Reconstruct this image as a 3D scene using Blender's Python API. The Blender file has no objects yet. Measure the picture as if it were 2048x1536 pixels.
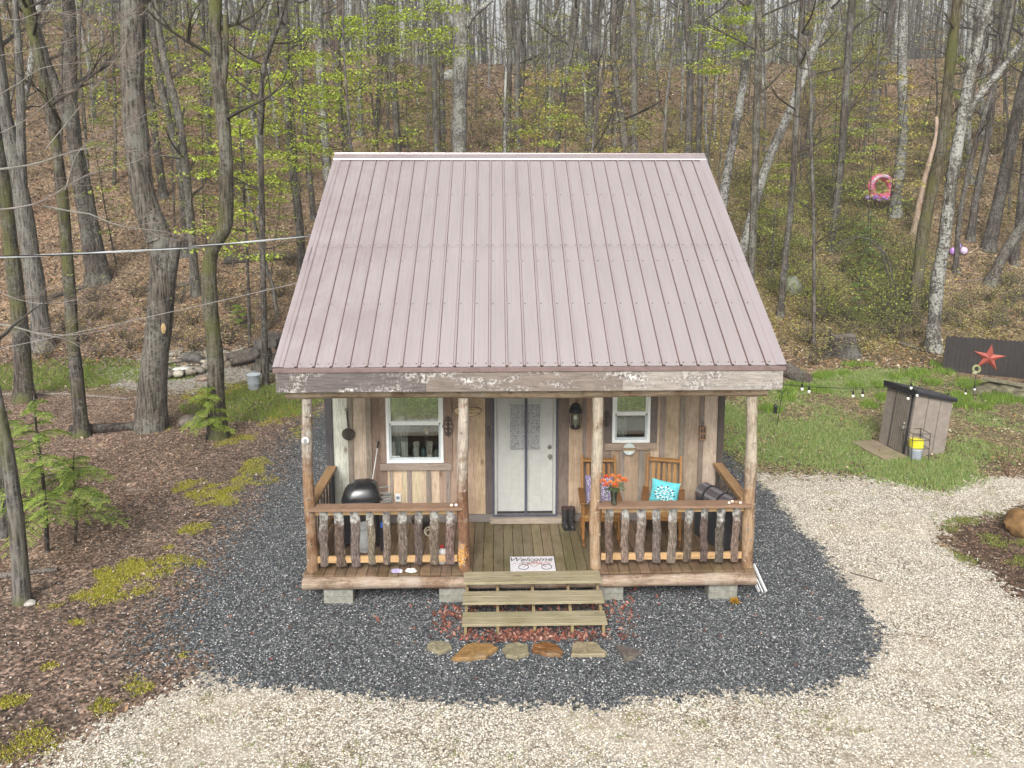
import bpy, math, random
import numpy as np
from mathutils import Vector, Matrix, noise as mnoise
R = math.radians
rng = random.Random(7)
nrng = np.random.default_rng(7)
S = bpy.context.scene
COL = S.collection

# ---------------------------------------------------------------- camera, sky, sun, exposure
CAMP = (-.47, -9.66, 5.67)
PITCH, YAW, FPX, PPX, PPY = 8.0, 1.3, 1500.0, 1024.0, 581.0
cd = bpy.data.cameras.new("camera"); cam = bpy.data.objects.new("camera", cd); COL.objects.link(cam)
cam.location = CAMP; cam.rotation_euler = (R(90 - PITCH), 0, R(-YAW))
cd.sensor_width = 36; cd.lens = FPX / 2048 * 36; cd.shift_y = -(768 - PPY) / 2048
cd.clip_start = .05; cd.clip_end = 2000
S.camera = cam
SUN_EL, SUN_AZ = 40.0, 192.0      # soft overcast light from behind the camera
wd = bpy.data.worlds.new("World"); S.world = wd; wd.use_nodes = True
nt = wd.node_tree; nt.nodes.clear()
sky = nt.nodes.new('ShaderNodeTexSky'); sky.sky_type = 'NISHITA'; sky.sun_disc = False
sky.sun_elevation = R(SUN_EL); sky.sun_rotation = R(SUN_AZ); sky.air_density = 1.0; sky.dust_density = 6.0; sky.ozone_density = 1.0
hs = nt.nodes.new('ShaderNodeHueSaturation'); hs.inputs['Saturation'].default_value = .10
bg = nt.nodes.new('ShaderNodeBackground'); bg.inputs['Strength'].default_value = .115
ow = nt.nodes.new('ShaderNodeOutputWorld')
nt.links.new(sky.outputs[0], hs.inputs['Color']); nt.links.new(hs.outputs[0], bg.inputs['Color']); nt.links.new(bg.outputs[0], ow.inputs['Surface'])
sl = bpy.data.lights.new("sun", 'SUN'); sl.energy = 1.5; sl.angle = R(24); sl.color = (1, .97, .92)
so = bpy.data.objects.new("sun", sl); COL.objects.link(so)
so.rotation_euler = (R(90 - SUN_EL), 0, R(180 - SUN_AZ)) 
S.view_settings.view_transform = 'Standard'; S.view_settings.look = 'None'
S.view_settings.exposure = .80; S.view_settings.gamma = 1
S.render.engine = 'CYCLES'
S.cycles.max_bounces = 6; S.cycles.diffuse_bounces = 3; S.cycles.glossy_bounces = 3; S.cycles.transparent_max_bounces = 12
S.cycles.volume_bounces = 0
try: S.cycles.use_denoising = True
except Exception: pass

# ---------------------------------------------------------------- photo pixel -> world ray
_t, _p = R(PITCH), R(YAW)
FW = np.array([math.sin(_p)*math.cos(_t), math.cos(_p)*math.cos(_t), -math.sin(_t)])
RT = np.array([math.cos(_p), -math.sin(_p), 0.0]); UP = np.cross(RT, FW); CP = np.array(CAMP)
def ray(x, y): return FW + RT*(x-PPX)/FPX + UP*(PPY-y)/FPX
def onY(x, y, Y):
    r = ray(x, y); t = (Y-CP[1])/r[1]; return CP + r*t
def onZ(x, y, Z=0.0):
    r = ray(x, y); t = (Z-CP[2])/r[2]; return CP + r*t

# ---------------------------------------------------------------- terrain height
def sstep(a, b, x):
    t = np.clip((np.asarray(x, float)-a)/(b-a), 0, 1); return t*t*(3-2*t)
def wob(x, y, s, seed=0.0):
    x = np.asarray(x, float)/s + seed; y = np.asarray(y, float)/s - seed*1.7
    return (np.sin(x*1.0+1.3*np.sin(y*.7))+np.sin(y*1.1+1.7*np.sin(x*.6+2))+.6*np.sin(x*2.3-y*1.9+1)+.5*np.sin(x*3.1+y*2.7))/3.1
def height(x, y):
    x = np.asarray(x, float); y = np.asarray(y, float)
    foot = 14.3 + .8*np.sin(x*.13) + 1.2*sstep(8, 16, x)
    t = np.log1p(np.exp(np.clip((y-foot)/1.6, -30, 30)))*1.6
    k = 37*(1 + .28*sstep(-4, -38, x) + .04*sstep(12, 40, x))
    z = k*(1-np.exp(-t/80.0))
    z = z + sstep(16, 30, y)*(.35*wob(x, y, 3.2)+.22*wob(x, y, 1.1, 4))
    left = sstep(-5, -9, x)*(1-sstep(12, 16, y))
    z = z + left*(.10*wob(x, y, 1.6, 9) - .02)
    return z
def hz(x, y): return float(height(x, y))
def ground(px, py):
    r = ray(px, py); t = 5.0; p = CP + r*t
    while t < 260:
        p = CP + r*t
        if p[2] <= hz(p[0], p[1]): break
        t += .06 if t < 60 else .25
    return np.array([p[0], p[1], hz(p[0], p[1])])

# ---------------------------------------------------------------- materials
MATS = {}
class G:
    def __init__(s, name):
        s.m = bpy.data.materials.new(name); s.m.use_nodes = True; s.t = s.m.node_tree; s.t.nodes.clear()
        s.out = s.t.nodes.new('ShaderNodeOutputMaterial'); MATS[name] = s.m
    def n(s, typ, **kw):
        nd = s.t.nodes.new('ShaderNode'+typ)
        for k, v in kw.items():
            if k in ('operation', 'blend_type', 'data_type', 'feature', 'attribute_name', 'noise_dimensions', 'distance', 'musgrave_type'): setattr(nd, k, v)
        for k, v in kw.items():
            k2 = k.replace('_', ' ')
            if k2 in nd.inputs: s.put(nd.inputs[k2], v)
        return nd
    def put(s, sock, v):
        if isinstance(v, bpy.types.NodeSocket): s.t.links.new(v, sock)
        else:
            if isinstance(v, (tuple, list)) and len(v) == 3 and sock.type == 'RGBA': v = tuple(v)+(1,)
            sock.default_value = v
    def col(s): return s.n('Attribute', attribute_name='Col').outputs['Color']
    def coord(s, scale=(1, 1, 1), kind='Object'):
        tc = s.n('TexCoord'); mp = s.n('Mapping'); s.t.links.new(tc.outputs[kind], mp.inputs['Vector']); mp.inputs['Scale'].default_value = scale
        return mp.outputs[0]
    def noise(s, vec, scale, detail=4, rough=.55, dist=0.0):
        nd = s.n('TexNoise', Vector=vec, Scale=scale, Detail=detail, Roughness=rough, Distortion=dist); return nd.outputs[0]
    def voro(s, vec, scale, feature='F1'):
        nd = s.n('TexVoronoi', feature=feature, Vector=vec, Scale=scale); return nd
    def ramp(s, fac, stops):
        nd = s.n('ValToRGB', Fac=fac); cr = nd.color_ramp
        while len(cr.elements) < len(stops): cr.elements.new(.5)
        for e, (p, c) in zip(cr.elements, stops):
            e.position = p; e.color = (c, c, c, 1) if not isinstance(c, tuple) else tuple(c)+(1,)
        return nd.outputs[0]
    def mix(s, fac, a, b, mode='MIX'):
        nd = s.t.nodes.new('ShaderNodeMix'); nd.data_type = 'RGBA'; nd.blend_type = mode
        s.put(nd.inputs[0], fac); s.put(nd.inputs[6], a); s.put(nd.inputs[7], b); return nd.outputs[2]
    def math(s, op, a, b=0.0):
        nd = s.n('Math', operation=op); s.put(nd.inputs[0], a); s.put(nd.inputs[1], b); return nd.outputs[0]
    def bump(s, h, strength=.3, dist=.01):
        return s.n('Bump', Height=h, Strength=strength, Distance=dist).outputs[0]
    def bsdf(s, color, rough=.7, metal=0.0, normal=None, spec=.4, **kw):
        b = s.t.nodes.new('ShaderNodeBsdfPrincipled')
        s.put(b.inputs['Base Color'], color); s.put(b.inputs['Roughness'], rough); s.put(b.inputs['Metallic'], metal)
        s.put(b.inputs['Specular IOR Level'], spec)
        if normal is not None: s.put(b.inputs['Normal'], normal)
        for k, v in kw.items(): s.put(b.inputs[k.replace('_', ' ')], v)
        return b.outputs[0]
    def fin(s, shader): s.t.links.new(shader, s.out.inputs['Surface']); return s.m

def wood(name, axis, rough=.75, weather=.5, knots=True, fine=1.0, blotch=(.62, .60, .57)):
    g = G(name); st = [9, 9, 9]; st['XYZ'.index(axis)] = .55
    v = g.coord(tuple(st)); o = g.coord()
    grain = g.noise(v, 7*fine, 5, .65, 1.2)
    grain2 = g.noise(v, 30*fine, 2, .5)
    big = g.noise(o, 2.3, 4, .6)
    c = g.col()
    c = g.mix(1.0, c, g.ramp(grain, [(.28, .52), (.5, .95), (.72, 1.2)]), 'MULTIPLY')
    c = g.mix(.5, c, g.ramp(grain2, [(.3, .7), (.6, 1.1)]), 'MULTIPLY')
    stain = g.ramp(big, [(.36, 1.0), (.5, .3), (.62, 0.0)])
    c = g.mix(g.math('MULTIPLY', stain, weather), c, g.mix(1.0, c, blotch, 'MULTIPLY'))
    h = grain
    if knots:
        kv = [3.2, 3.2, 3.2]; kv['XYZ'.index(axis)] = 1.7
        vo = g.voro(g.coord(tuple(kv)), 1.15); d = vo.outputs['Distance']
        c = g.mix(g.ramp(d, [(.05, .75), (.10, .35), (.17, 0.0)]), c, (.10, .055, .03))
    nm = g.bump(g.math('ADD', h, g.math('MULTIPLY', grain2, .5)), .45, .006)
    return g.fin(g.bsdf(c, rough, 0, nm, .3))

def paint(name, rough=.5, metal=0.0, var=.12, scale=9, bump=0.0, spec=.4, **kw):
    g = G(name); o = g.coord(); n = g.noise(o, scale, 4)
    c = g.mix(1.0, g.col(), g.ramp(n, [(.3, 1-var*1.5), (.7, 1+var)]), 'MULTIPLY')
    nm = g.bump(g.noise(o, scale*6, 3), bump, .005) if bump else None
    return g.fin(g.bsdf(c, g.math('ADD', g.math('MULTIPLY', n, .12), rough-.06), metal, nm, spec, **kw))

wood('rough_board', 'Z', .8, .6); wood('weathered_x', 'X', .75, .5); wood('weathered_y', 'Y', .6, .5, fine=.8)
wood('deck_wood', 'Y', .5, .75, fine=.8, blotch=(.55, .58, .42)); wood('tread_wood', 'X', .6, .6, fine=.7, blotch=(.7, .72, .55))
wood('chair_wood', 'Z', .5, .2, False)
paint('plain', .55); paint('satin', .38, bump=.0); paint('gloss_black', .22, spec=.6, var=.2); paint('matte', .85, var=.2, scale=14, bump=.3)
paint('metal', .35, .9, .15); paint('vinyl', .35, var=.05); paint('concrete', .9, var=.22, scale=16, bump=.5); paint('cloth', .95, var=.12, scale=40, bump=.3)
paint('stone', .7, var=.35, scale=7, bump=.6)

def bark(name, sc=1.0, lichen=.5, lic=(.27, .275, .24), moss=0.0, lth=0.0):
    g = G(name); v = g.coord((10*sc, 10*sc, 1.0*sc)); o = g.coord()
    vo = g.voro(g.mix(.25, v, g.n('TexNoise', Vector=v, Scale=3.0, Detail=4.0).outputs['Color'], 'ADD'), 2.2); d = vo.outputs['Distance']; n = g.noise(v, 5, 5, .7)
    f = g.math('ADD', g.math('MULTIPLY', d, .6), g.math('MULTIPLY', n, .7))
    c = g.mix(1.0, g.col(), g.ramp(f, [(.34, .07), (.56, .40), (.8, .95)]), 'MULTIPLY')
    pl = g.noise(o, 1.3, 5, .72); pf = g.noise(o, 14, 4, .75)
    lm = g.ramp(g.math('ADD', g.math('MULTIPLY', pl, .55), g.math('MULTIPLY', pf, .6)), [(.575+lth, 0.0), (.63+lth, 1.0)])
    c = g.mix(g.math('MULTIPLY', lm, lichen), c, lic)
    if moss:
        mm = g.ramp(g.noise(g.coord((1, 1, 1)), .9, 4, .6), [(.47, 0.0), (.6, 1.0)])
        c = g.mix(g.math('MULTIPLY', mm, moss), c, (.11, .115, .03))
    return g.fin(g.bsdf(c, .9, 0, g.bump(f, .8, .03/sc), .2))
bark('bark', 1.0, .45); bark('bark_pale', 1.0, .9, (.36, .36, .33), 0.0, -.015); bark('bark_moss', 1.0, .35, moss=.75); bark('log_bark', 2.0, .25)

def peeled(name, axis):      # peeled log posts with bark remnants
    g = G(name); st = [8, 8, 8]; st['XYZ'.index(axis)] = .8
    v = g.coord(tuple(st)); o = g.coord()
    n = g.noise(v, 5, 5, .7, .6); p = g.noise(o, 2.1, 5, .75); q = g.noise(v, 16, 3, .6)
    c = g.mix(1.0, g.col(), g.ramp(n, [(.28, .4), (.55, 1.0), (.8, 1.35)]), 'MULTIPLY')
    rem = g.ramp(g.math('ADD', g.math('MULTIPLY', p, .8), g.math('MULTIPLY', q, .3)), [(.54, 0.0), (.64, 1.0)])
    c = g.mix(g.math('MULTIPLY', rem, .75), c, g.mix(1.0, c, (.45, .30, .20), 'MULTIPLY'))
    gr = g.ramp(g.noise(o, 3.3, 4, .7), [(.52, 0.0), (.66, .7)])
    c = g.mix(g.math('MULTIPLY', gr, .6), c, (.42, .37, .31))
    return g.fin(g.bsdf(c, .75, 0, g.bump(n, .5, .01), .3))
peeled('peeled_z', 'Z'); peeled('peeled_x', 'X')

def slab():                   # bark-edged slab balusters: grey lichen at the top, dark brown bark lower
    g = G('bark_slab'); v = g.coord((7, 7, 2)); o = g.coord()
    n = g.noise(v, 7, 5, .7); q = g.noise(o, 16, 4, .7); pch = g.noise(o, 3.0, 3, .6)
    c = g.mix(1.0, g.col(), g.ramp(n, [(.34, .25), (.55, 1.0), (.72, 2.2)]), 'MULTIPLY')
    sep = g.n('SeparateXYZ'); g.t.links.new(o, sep.inputs[0])
    up = g.math('MULTIPLY', g.math('SUBTRACT', sep.outputs[2], 1.12), 1.5)
    lm = g.ramp(g.math('ADD', g.math('ADD', up, g.math('MULTIPLY', q, .8)), g.math('MULTIPLY', pch, .5)), [(.60, 0.0), (.80, 1.0)])
    c = g.mix(g.math('MULTIPLY', lm, .8), c, g.mix(g.ramp(q, [(.35, 0.0), (.65, 1.0)]), (.10, .095, .085), (.55, .55, .52)))
    return g.fin(g.bsdf(c, .85, 0, g.bump(n, .7, .015), .25))
slab()

def fascia():
    g = G('fascia_paint'); o = g.coord((1, 1, 1)); v = g.coord((.6, 6, 6))
    grain = g.noise(v, 9, 4, .6); big = g.noise(g.coord((.9, 1, 2.6)), 1.4, 5, .7); sp = g.noise(o, 26, 3, .8)
    c = g.mix(1.0, g.col(), g.ramp(grain, [(.3, .6), (.7, 1.2)]), 'MULTIPLY')
    wear = g.ramp(big, [(.48, 0.0), (.63, 1.0)])
    fl = g.math('MULTIPLY', wear, g.ramp(sp, [(.48, 0.0), (.58, 1.0)]))
    c = g.mix(wear, c, (.12, .105, .10)); c = g.mix(fl, c, (.68, .63, .60))
    return g.fin(g.bsdf(c, .8, 0, g.bump(grain, .3, .005), .3))
fascia()

def roofmat():
    g = G('roof_metal'); o = g.coord(); st = g.noise(g.coord((3, .5, .5)), 1.6, 5, .65)
    wet = g.noise(g.coord((.5, .35, .35)), 1.3, 5, .65, .6)
    c = g.mix(1.0, g.col(), g.ramp(st, [(.3, .94), (.7, 1.05)]), 'MULTIPLY')
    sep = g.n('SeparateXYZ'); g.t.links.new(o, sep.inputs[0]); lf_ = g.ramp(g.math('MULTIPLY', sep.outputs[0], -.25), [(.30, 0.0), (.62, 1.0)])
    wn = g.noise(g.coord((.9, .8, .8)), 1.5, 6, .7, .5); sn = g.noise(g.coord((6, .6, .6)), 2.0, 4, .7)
    tree_refl = g.math('MULTIPLY', lf_, g.ramp(g.math('ADD', g.math('MULTIPLY', wn, .7), g.math('MULTIPLY', sn, .3)), [(.42, 0.0), (.60, .5)]))
    c = g.mix(tree_refl, c, (.50, .39, .385))  # reflection of trees on the left part, painted in as brown mottling
    r = g.math('ADD', g.math('MULTIPLY', g.ramp(wet, [(.35, 0.0), (.7, 1.0)]), .08), .16)
    return g.fin(g.bsdf(c, r, .72, None, .5))
roofmat()

def glass(name, tint=.25, base=.05):
    g = G(name); fr = g.n('Fresnel', IOR=1.5); gl = g.n('BsdfGlossy', Roughness=.02, Color=(.9, .95, .93)); tr = g.n('BsdfTransparent', Color=(.82, .86, .84))
    ms = g.n('MixShader'); g.put(ms.inputs[0], g.math('MINIMUM', g.math('ADD', g.math('MULTIPLY', fr.outputs[0], 2.2), tint), 1.0))
    g.t.links.new(tr.outputs[0], ms.inputs[1]); g.t.links.new(gl.outputs[0], ms.inputs[2]); return g.fin(ms.outputs[0])
glass('window_glass', .22); glass('clear_glass', .05)

def leaf(name, trans=.35, rough=.55):
    g = G(name); c = g.col(); b = g.bsdf(c, rough, 0, None, .25)
    t = g.n('BsdfTranslucent', Color=g.mix(1.0, c, (1.2, 1.2, .7), 'MULTIPLY')); ms = g.n('MixShader', Fac=trans)
    g.t.links.new(b, ms.inputs[1]); g.t.links.new(t.outputs[0], ms.inputs[2]); return g.fin(ms.outputs[0])
leaf('leaf'); leaf('litter_leaf', .1, .7); leaf('grass_blade', .3)

def groundmat():
    g = G('forest_floor'); o = g.coord()
    a = g.noise(o, .9, 5, .6); b = g.noise(o, 6, 5, .7); vo = g.voro(g.mix(.05, o, g.n('TexNoise', Vector=o, Scale=9.0).outputs['Color'], 'ADD'), 32)
    cell = vo.outputs['Color']; sp = g.n('SeparateColor'); g.t.links.new(cell, sp.inputs[0])
    c = g.col()
    c = g.mix(1.0, c, g.ramp(a, [(.3, .75), (.7, 1.25)]), 'MULTIPLY')
    c = g.mix(1.0, c, g.ramp(sp.outputs[0], [(0.0, .25), (.5, .85), (.8, 1.4), (1.0, 2.6)]), 'MULTIPLY')
    c = g.mix(g.math('MULTIPLY', sp.outputs[1], .35), c, g.mix(1.0, c, (1.35, .85, .6), 'MULTIPLY'))
    c = g.mix(.6, c, g.ramp(b, [(.35, .4), (.65, 1.5)]), 'MULTIPLY')
    return g.fin(g.bsdf(c, .9, 0, g.bump(g.math('ADD', sp.outputs[0], b), .7, .04), .2))
groundmat()

def gravel(name, scale, stops, bumpd=.015, leafy=.0):
    g = G(name); o = g.coord((1, 1, 1)); vo = g.voro(o, scale); sp = g.n('SeparateColor'); g.t.links.new(vo.outputs['Color'], sp.inputs[0])
    big = g.noise(o, 1.1, 5, .7); mid = g.noise(o, 4.5, 4, .7)
    c = g.mix(1.0, g.ramp(sp.outputs[0], stops), g.ramp(vo.outputs['Distance'], [(.25, 1.15), (.62, .45)]), 'MULTIPLY')
    c = g.mix(.8, c, g.ramp(big, [(.3, .8), (.7, 1.2)]), 'MULTIPLY')
    pk = g.ramp(g.noise(g.coord((.35, .8, 1)), 1.0, 4, .6), [(.46, 0.0), (.62, .6)])
    if leafy > .7: c = g.mix(pk, c, (.50, .44, .355))
    if leafy: c = g.mix(g.math('MULTIPLY', g.ramp(g.math('ADD', g.math('MULTIPLY', mid, .5), g.math('MULTIPLY', big, .5)), [(.47, 0.0), (.66, 1.0)]), leafy), c, g.mix(1.0, c, (.50, .43, .35), 'MULTIPLY'))
    return g.fin(g.bsdf(c, .75, 0, g.bump(vo.outputs['Distance'], -.9, bumpd), .35))
gravel('dark_gravel', 52, [(0.0, (.026, .03, .034)), (.45, (.082, .09, .096)), (.78, (.18, .195, .2)), (.94, (.32, .32, .32)), (1.0, (.62, .62, .6))])
gravel('cream_gravel', 46, [(0.0, (.2, .165, .125)), (.3, (.52, .46, .37)), (.75, (.70, .65, .55)), (1.0, (.82, .79, .72))], .010, .85)
gravel('pale_gravel', 30, [(0.0, (.2, .19, .16)), (.5, (.40, .37, .31)), (1.0, (.62, .58, .5))], .012, .6)
paint('pebble', .7, var=.2, scale=30)

# ---------------------------------------------------------------- mesh builder
class MB:
    def __init__(s): s.v = []; s.f = []; s.c = []
    def add(s, vs, fs, col):
        o = len(s.v); s.v += [tuple(map(float, p)) for p in vs]; s.f += [tuple(i+o for i in f) for f in fs]; s.c += [col]*len(fs)
    def box(s, x0, x1, y0, y1, z0, z1, col=(.5, .5, .5), M=None):
        vs = [(x, y, z) for x in (x0, x1) for y in (y0, y1) for z in (z0, z1)]
        if M is not None: vs = [M @ Vector(p) for p in vs]
        s.add(vs, [(0, 1, 3, 2), (4, 6, 7, 5), (0, 4, 5, 1), (2, 3, 7, 6), (0, 2, 6, 4), (1, 5, 7, 3)], col)
    def bar(s, a, b, w, d, col, up=(0, 0, 1)):       # rectangular bar from a to b
        a = Vector(a); b = Vector(b); z = (b-a); L = z.length; z.normalize(); u = Vector(up)
        if abs(z.dot(u)) > .95: u = Vector((0, 1, 0))
        x = z.cross(u).normalized(); y = x.cross(z)
        M = Matrix.Translation(a) @ Matrix((x, y, z)).transposed().to_4x4()
        s.box(-w/2, w/2, -d/2, d/2, 0, L, col, M)
    def tube(s, pts, rad, n=8, col=(.5, .5, .5), jit=0.0, caps=True, flat=1.0, r=rng):
        pts = [Vector(p) for p in pts]; o = len(s.v); k = len(pts)
        if not isinstance(rad, (list, tuple)): rad = [rad]*k
        prev = None
        for i, p in enumerate(pts):
            t = (pts[min(i+1, k-1)]-pts[max(i-1, 0)]).normalized()
            if prev is None:
                u = Vector((1, 0, 0)) if abs(t.x) < .9 else Vector((0, 1, 0)); x = (u-t*u.dot(t)).normalized()
            else: x = (prev-t*prev.dot(t)).normalized()
            prev = x; y = t.cross(x)
            for j in range(n):
                a = 2*math.pi*j/n; rr = rad[i]*(1+jit*(r.random()-.5)*2)
                s.v.append(tuple(p + x*math.cos(a)*rr + y*math.sin(a)*rr*flat))
        for i in range(k-1):
            for j in range(n):
                s.f.append((o+i*n+j, o+i*n+(j+1) % n, o+(i+1)*n+(j+1) % n, o+(i+1)*n+j)); s.c.append(col(i/(k-1)) if callable(col) else col)
        if caps and n > 2:
            c0 = col(0) if callable(col) else col; c1 = col(1) if callable(col) else col
            s.f.append(tuple(o+j for j in reversed(range(n)))); s.c.append(c0)
            s.f.append(tuple(o+(k-1)*n+j for j in range(n))); s.c.append(c1)
    def lathe(s, prof, c=(0, 0, 0), n=20, col=(.5, .5, .5), sx=1, sy=1, M=None):
        o = len(s.v); k = len(prof)
        for (r_, z) in prof:
            for j in range(n):
                a = 2*math.pi*j/n; p = Vector((c[0]+r_*sx*math.cos(a), c[1]+r_*sy*math.sin(a), c[2]+z))
                s.v.append(tuple(M @ p) if M is not None else tuple(p))
        for i in range(k-1):
            for j in range(n): s.f.append((o+i*n+j, o+i*n+(j+1) % n, o+(i+1)*n+(j+1) % n, o+(i+1)*n+j)); s.c.append(col)
        s.f.append(tuple(o+j for j in reversed(range(n)))); s.c.append(col)
        s.f.append(tuple(o+(k-1)*n+j for j in range(n))); s.c.append(col)
    def ball(s, c, r, n=12, m=8, col=(.5, .5, .5), jit=0.0, M=None, rg=rng):
        if not isinstance(r, tuple): r = (r, r, r)
        o = len(s.v); vs = [(0, 0, -1)]
        for i in range(1, m):
            ph = -math.pi/2+math.pi*i/m
            for j in range(n): a = 2*math.pi*j/n; q = 1+jit*(rg.random()-.5)*2; vs.append((math.cos(ph)*math.cos(a)*q, math.cos(ph)*math.sin(a)*q, math.sin(ph)*q))
        vs.append((0, 0, 1)); fs = [(0, 1+(j+1) % n, 1+j) for j in range(n)]
        for i in range(m-2):
            for j in range(n): fs.append((1+i*n+j, 1+i*n+(j+1) % n, 1+(i+1)*n+(j+1) % n, 1+(i+1)*n+j))
        L = len(vs)-1; fs += [(L, 1+(m-2)*n+j, 1+(m-2)*n+(j+1) % n) for j in range(n)]
        pv = [Vector((x*r[0], y*r[1], z*r[2])) for x, y, z in vs]
        if M is not None: pv = [M @ p for p in pv]
        s.add([p+Vector(c) for p in pv], fs, col)
    def torus(s, c, R0, r0, n=24, m=8, col=(.5, .5, .5), M=None):
        pts = []
        o = len(s.v)
        for i in range(n):
            a = 2*math.pi*i/n
            for j in range(m):
                b = 2*math.pi*j/m; p = Vector(((R0+r0*math.cos(b))*math.cos(a), (R0+r0*math.cos(b))*math.sin(a), r0*math.sin(b)))
                if M is not None: p = M @ p
                s.v.append(tuple(p+Vector(c)))
        for i in range(n):
            for j in range(m):
                s.f.append((o+i*m+j, o+((i+1) % n)*m+j, o+((i+1) % n)*m+(j+1) % m, o+i*m+(j+1) % m)); s.c.append(col)
    def prism(s, poly, z0, z1, col, zf=None):          # polygon (x,y) extruded in z
        n = len(poly); vs = [(x, y, z0) for x, y in poly]+[(x, y, z1) for x, y in poly]
        fs = [tuple(reversed(range(n))), tuple(range(n, 2*n))]+[(i, (i+1) % n, n+(i+1) % n, n+i) for i in range(n)]
        s.add(vs, fs, col)
    def leafq(s, p, d, w, nrm, col):                    # a bent leaf: two triangles pairs along d
        d = Vector(d); nrm = Vector(nrm); sd = d.cross(nrm)
        if sd.length < 1e-6: sd = Vector((1, 0, 0))
        sd = sd.normalized()*w/2; p = Vector(p); m = p+d*.45+nrm*.06*d.length
        s.add([p, m-sd, p+d, m+sd], [(0, 1, 2, 3)], col)
    def build(s, name, mat, parent=None, smooth=False, bev=0.0, loc=None):
        return mesh_obj(name, np.array(s.v, np.float32), s.f, np.array(s.c, np.float32), mat, parent, smooth, bev, loc)

def mesh_obj(name, V, F, Ccol, mat, parent=None, smooth=False, bev=0.0, loc=None):
    me = bpy.data.meshes.new(name)
    if isinstance(F, np.ndarray):
        k = F.shape[1]; nf = len(F); tot = np.full(nf, k, np.int32); loops = F.reshape(-1).astype(np.int32)
    else:
        tot = np.array([len(f) for f in F], np.int32); loops = np.array([i for f in F for i in f], np.int32); nf = len(F)
    me.vertices.add(len(V)); me.vertices.foreach_set('co', V.astype(np.float32).reshape(-1))
    me.loops.add(len(loops)); me.loops.foreach_set('vertex_index', loops)
    me.polygons.add(nf); st = np.zeros(nf, np.int32); st[1:] = np.cumsum(tot)[:-1]
    me.polygons.foreach_set('loop_start', st)
    try: me.polygons.foreach_set('loop_total', tot)
    except Exception: pass
    me.polygons.foreach_set('use_smooth', np.full(nf, bool(smooth)))
    me.update(calc_edges=True); me.validate()
    a = me.color_attributes.new('Col', 'FLOAT_COLOR', 'CORNER')
    cc = np.ones((len(loops), 4), np.float32); cc[:, :3] = np.repeat(Ccol[:, :3], tot, axis=0)
    a.data.foreach_set('color', cc.reshape(-1))
    me.materials.append(MATS[mat] if isinstance(mat, str) else mat)
    o = bpy.data.objects.new(name, me); COL.objects.link(o)
    if parent is not None: o.parent = parent
    if loc is not None: o.location = loc
    if bev:
        b = o.modifiers.new('bevel', 'BEVEL'); b.width = bev; b.segments = 2; b.limit_method = 'ANGLE'; b.angle_limit = R(40)
    if smooth and bev == 0:
        try: me.set_sharp_from_angle(angle=R(45))
        except Exception: pass
    return o
def thing(name, label, cat, loc=(0, 0, 0), rz=0.0, group=None, rx=0.0, ry=0.0):
    o = bpy.data.objects.new(name, None); COL.objects.link(o); o.empty_display_size = .1
    o.location = loc; o.rotation_euler = (rx, ry, rz); o['label'] = label; o['category'] = cat
    if group: o['group'] = group
    return o
def tag(o, label, cat, group=None):
    o['label'] = label; o['category'] = cat
    if group: o['group'] = group
    return o
def kind(o, k, label=None, cat=None):
    o['kind'] = k
    if label: o['label'] = label
    if cat: o['category'] = cat
    return o
def copy_tree(o, parent=None):
    c = o.copy(); COL.objects.link(c); c.parent = parent
    for ch in list(o.children): copy_tree(ch, c)
    return c
def jc(c, a=.1, r=rng):
    k = 1+(r.random()-.5)*2*a; return tuple(min(1, max(0, x*k*(1+(r.random()-.5)*a*.4))) for x in c)

# ---------------------------------------------------------------- ground, gravel, drive
def in_poly(x, y, poly):          # signed distance, + inside
    P = np.array(poly, float); n = len(P); d = np.full(x.shape, 1e9); ins = np.zeros(x.shape, bool)
    for i in range(n):
        a = P[i]; b = P[(i+1) % n]; e = b-a; w0 = x-a[0]; w1 = y-a[1]
        t = np.clip((w0*e[0]+w1*e[1])/(e@e+1e-12), 0, 1); d = np.minimum(d, np.hypot(w0-e[0]*t, w1-e[1]*t))
        c = ((a[1] <= y) & (b[1] > y)) | ((b[1] <= y) & (a[1] > y))
        with np.errstate(divide='ignore', invalid='ignore'): xi = a[0]+(y-a[1])/(b[1]-a[1])*e[0]
        ins ^= c & (x < xi)
    return np.where(ins, d, -d)
def pxpoly(l): return [tuple(onZ(x, y, 0)[:2]) if abs(x) > 30 or abs(y) > 30 else (x, y) for x, y in l]
P_GRAVEL = pxpoly([(1498, 955), (1560, 1015), (1625, 1090), (1690, 1165), (1745, 1240), (1768, 1300), (1735, 1345), (1600, 1378), (1400, 1402), (1100, 1408), (850, 1398), (560, 1382), (430, 1352), (352, 1300), (345, 1240), (400, 1180), (470, 1090), (530, 1000), (575, 920), (592, 860)]) + [(-4.5, 9.5), (4.3, 9.5), (4.4, 6)]
P_DRIVE = pxpoly([(1470, 945), (1640, 950), (1790, 965), (1880, 978), (1960, 960), (2048, 955), (2400, 950), (2400, 1000), (2048, 1012), (1950, 1032), (1885, 1052), (1870, 1090), (1935, 1120), (1990, 1165), (2048, 1205), (2300, 1330)]) + [(9, -5), (-7, -5)] + pxpoly([(0, 1560), (150, 1490), (250, 1440), (330, 1400), (395, 1345), (600, 1330), (1400, 1330), (1600, 1200), (1450, 1000)])
P_LAWN = pxpoly([(1430, 960), (1430, 800), (1560, 775), (1700, 748), (1880, 745), (2048, 800), (2150, 850), (2048, 905), (1960, 955), (1890, 980), (1790, 970), (1640, 955), (1480, 950)])
P_BED = pxpoly([(1870, 1060), (1950, 1030), (2048, 1010), (2300, 1000), (2300, 1300), (2048, 1210), (1990, 1168), (1935, 1125)])
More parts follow.
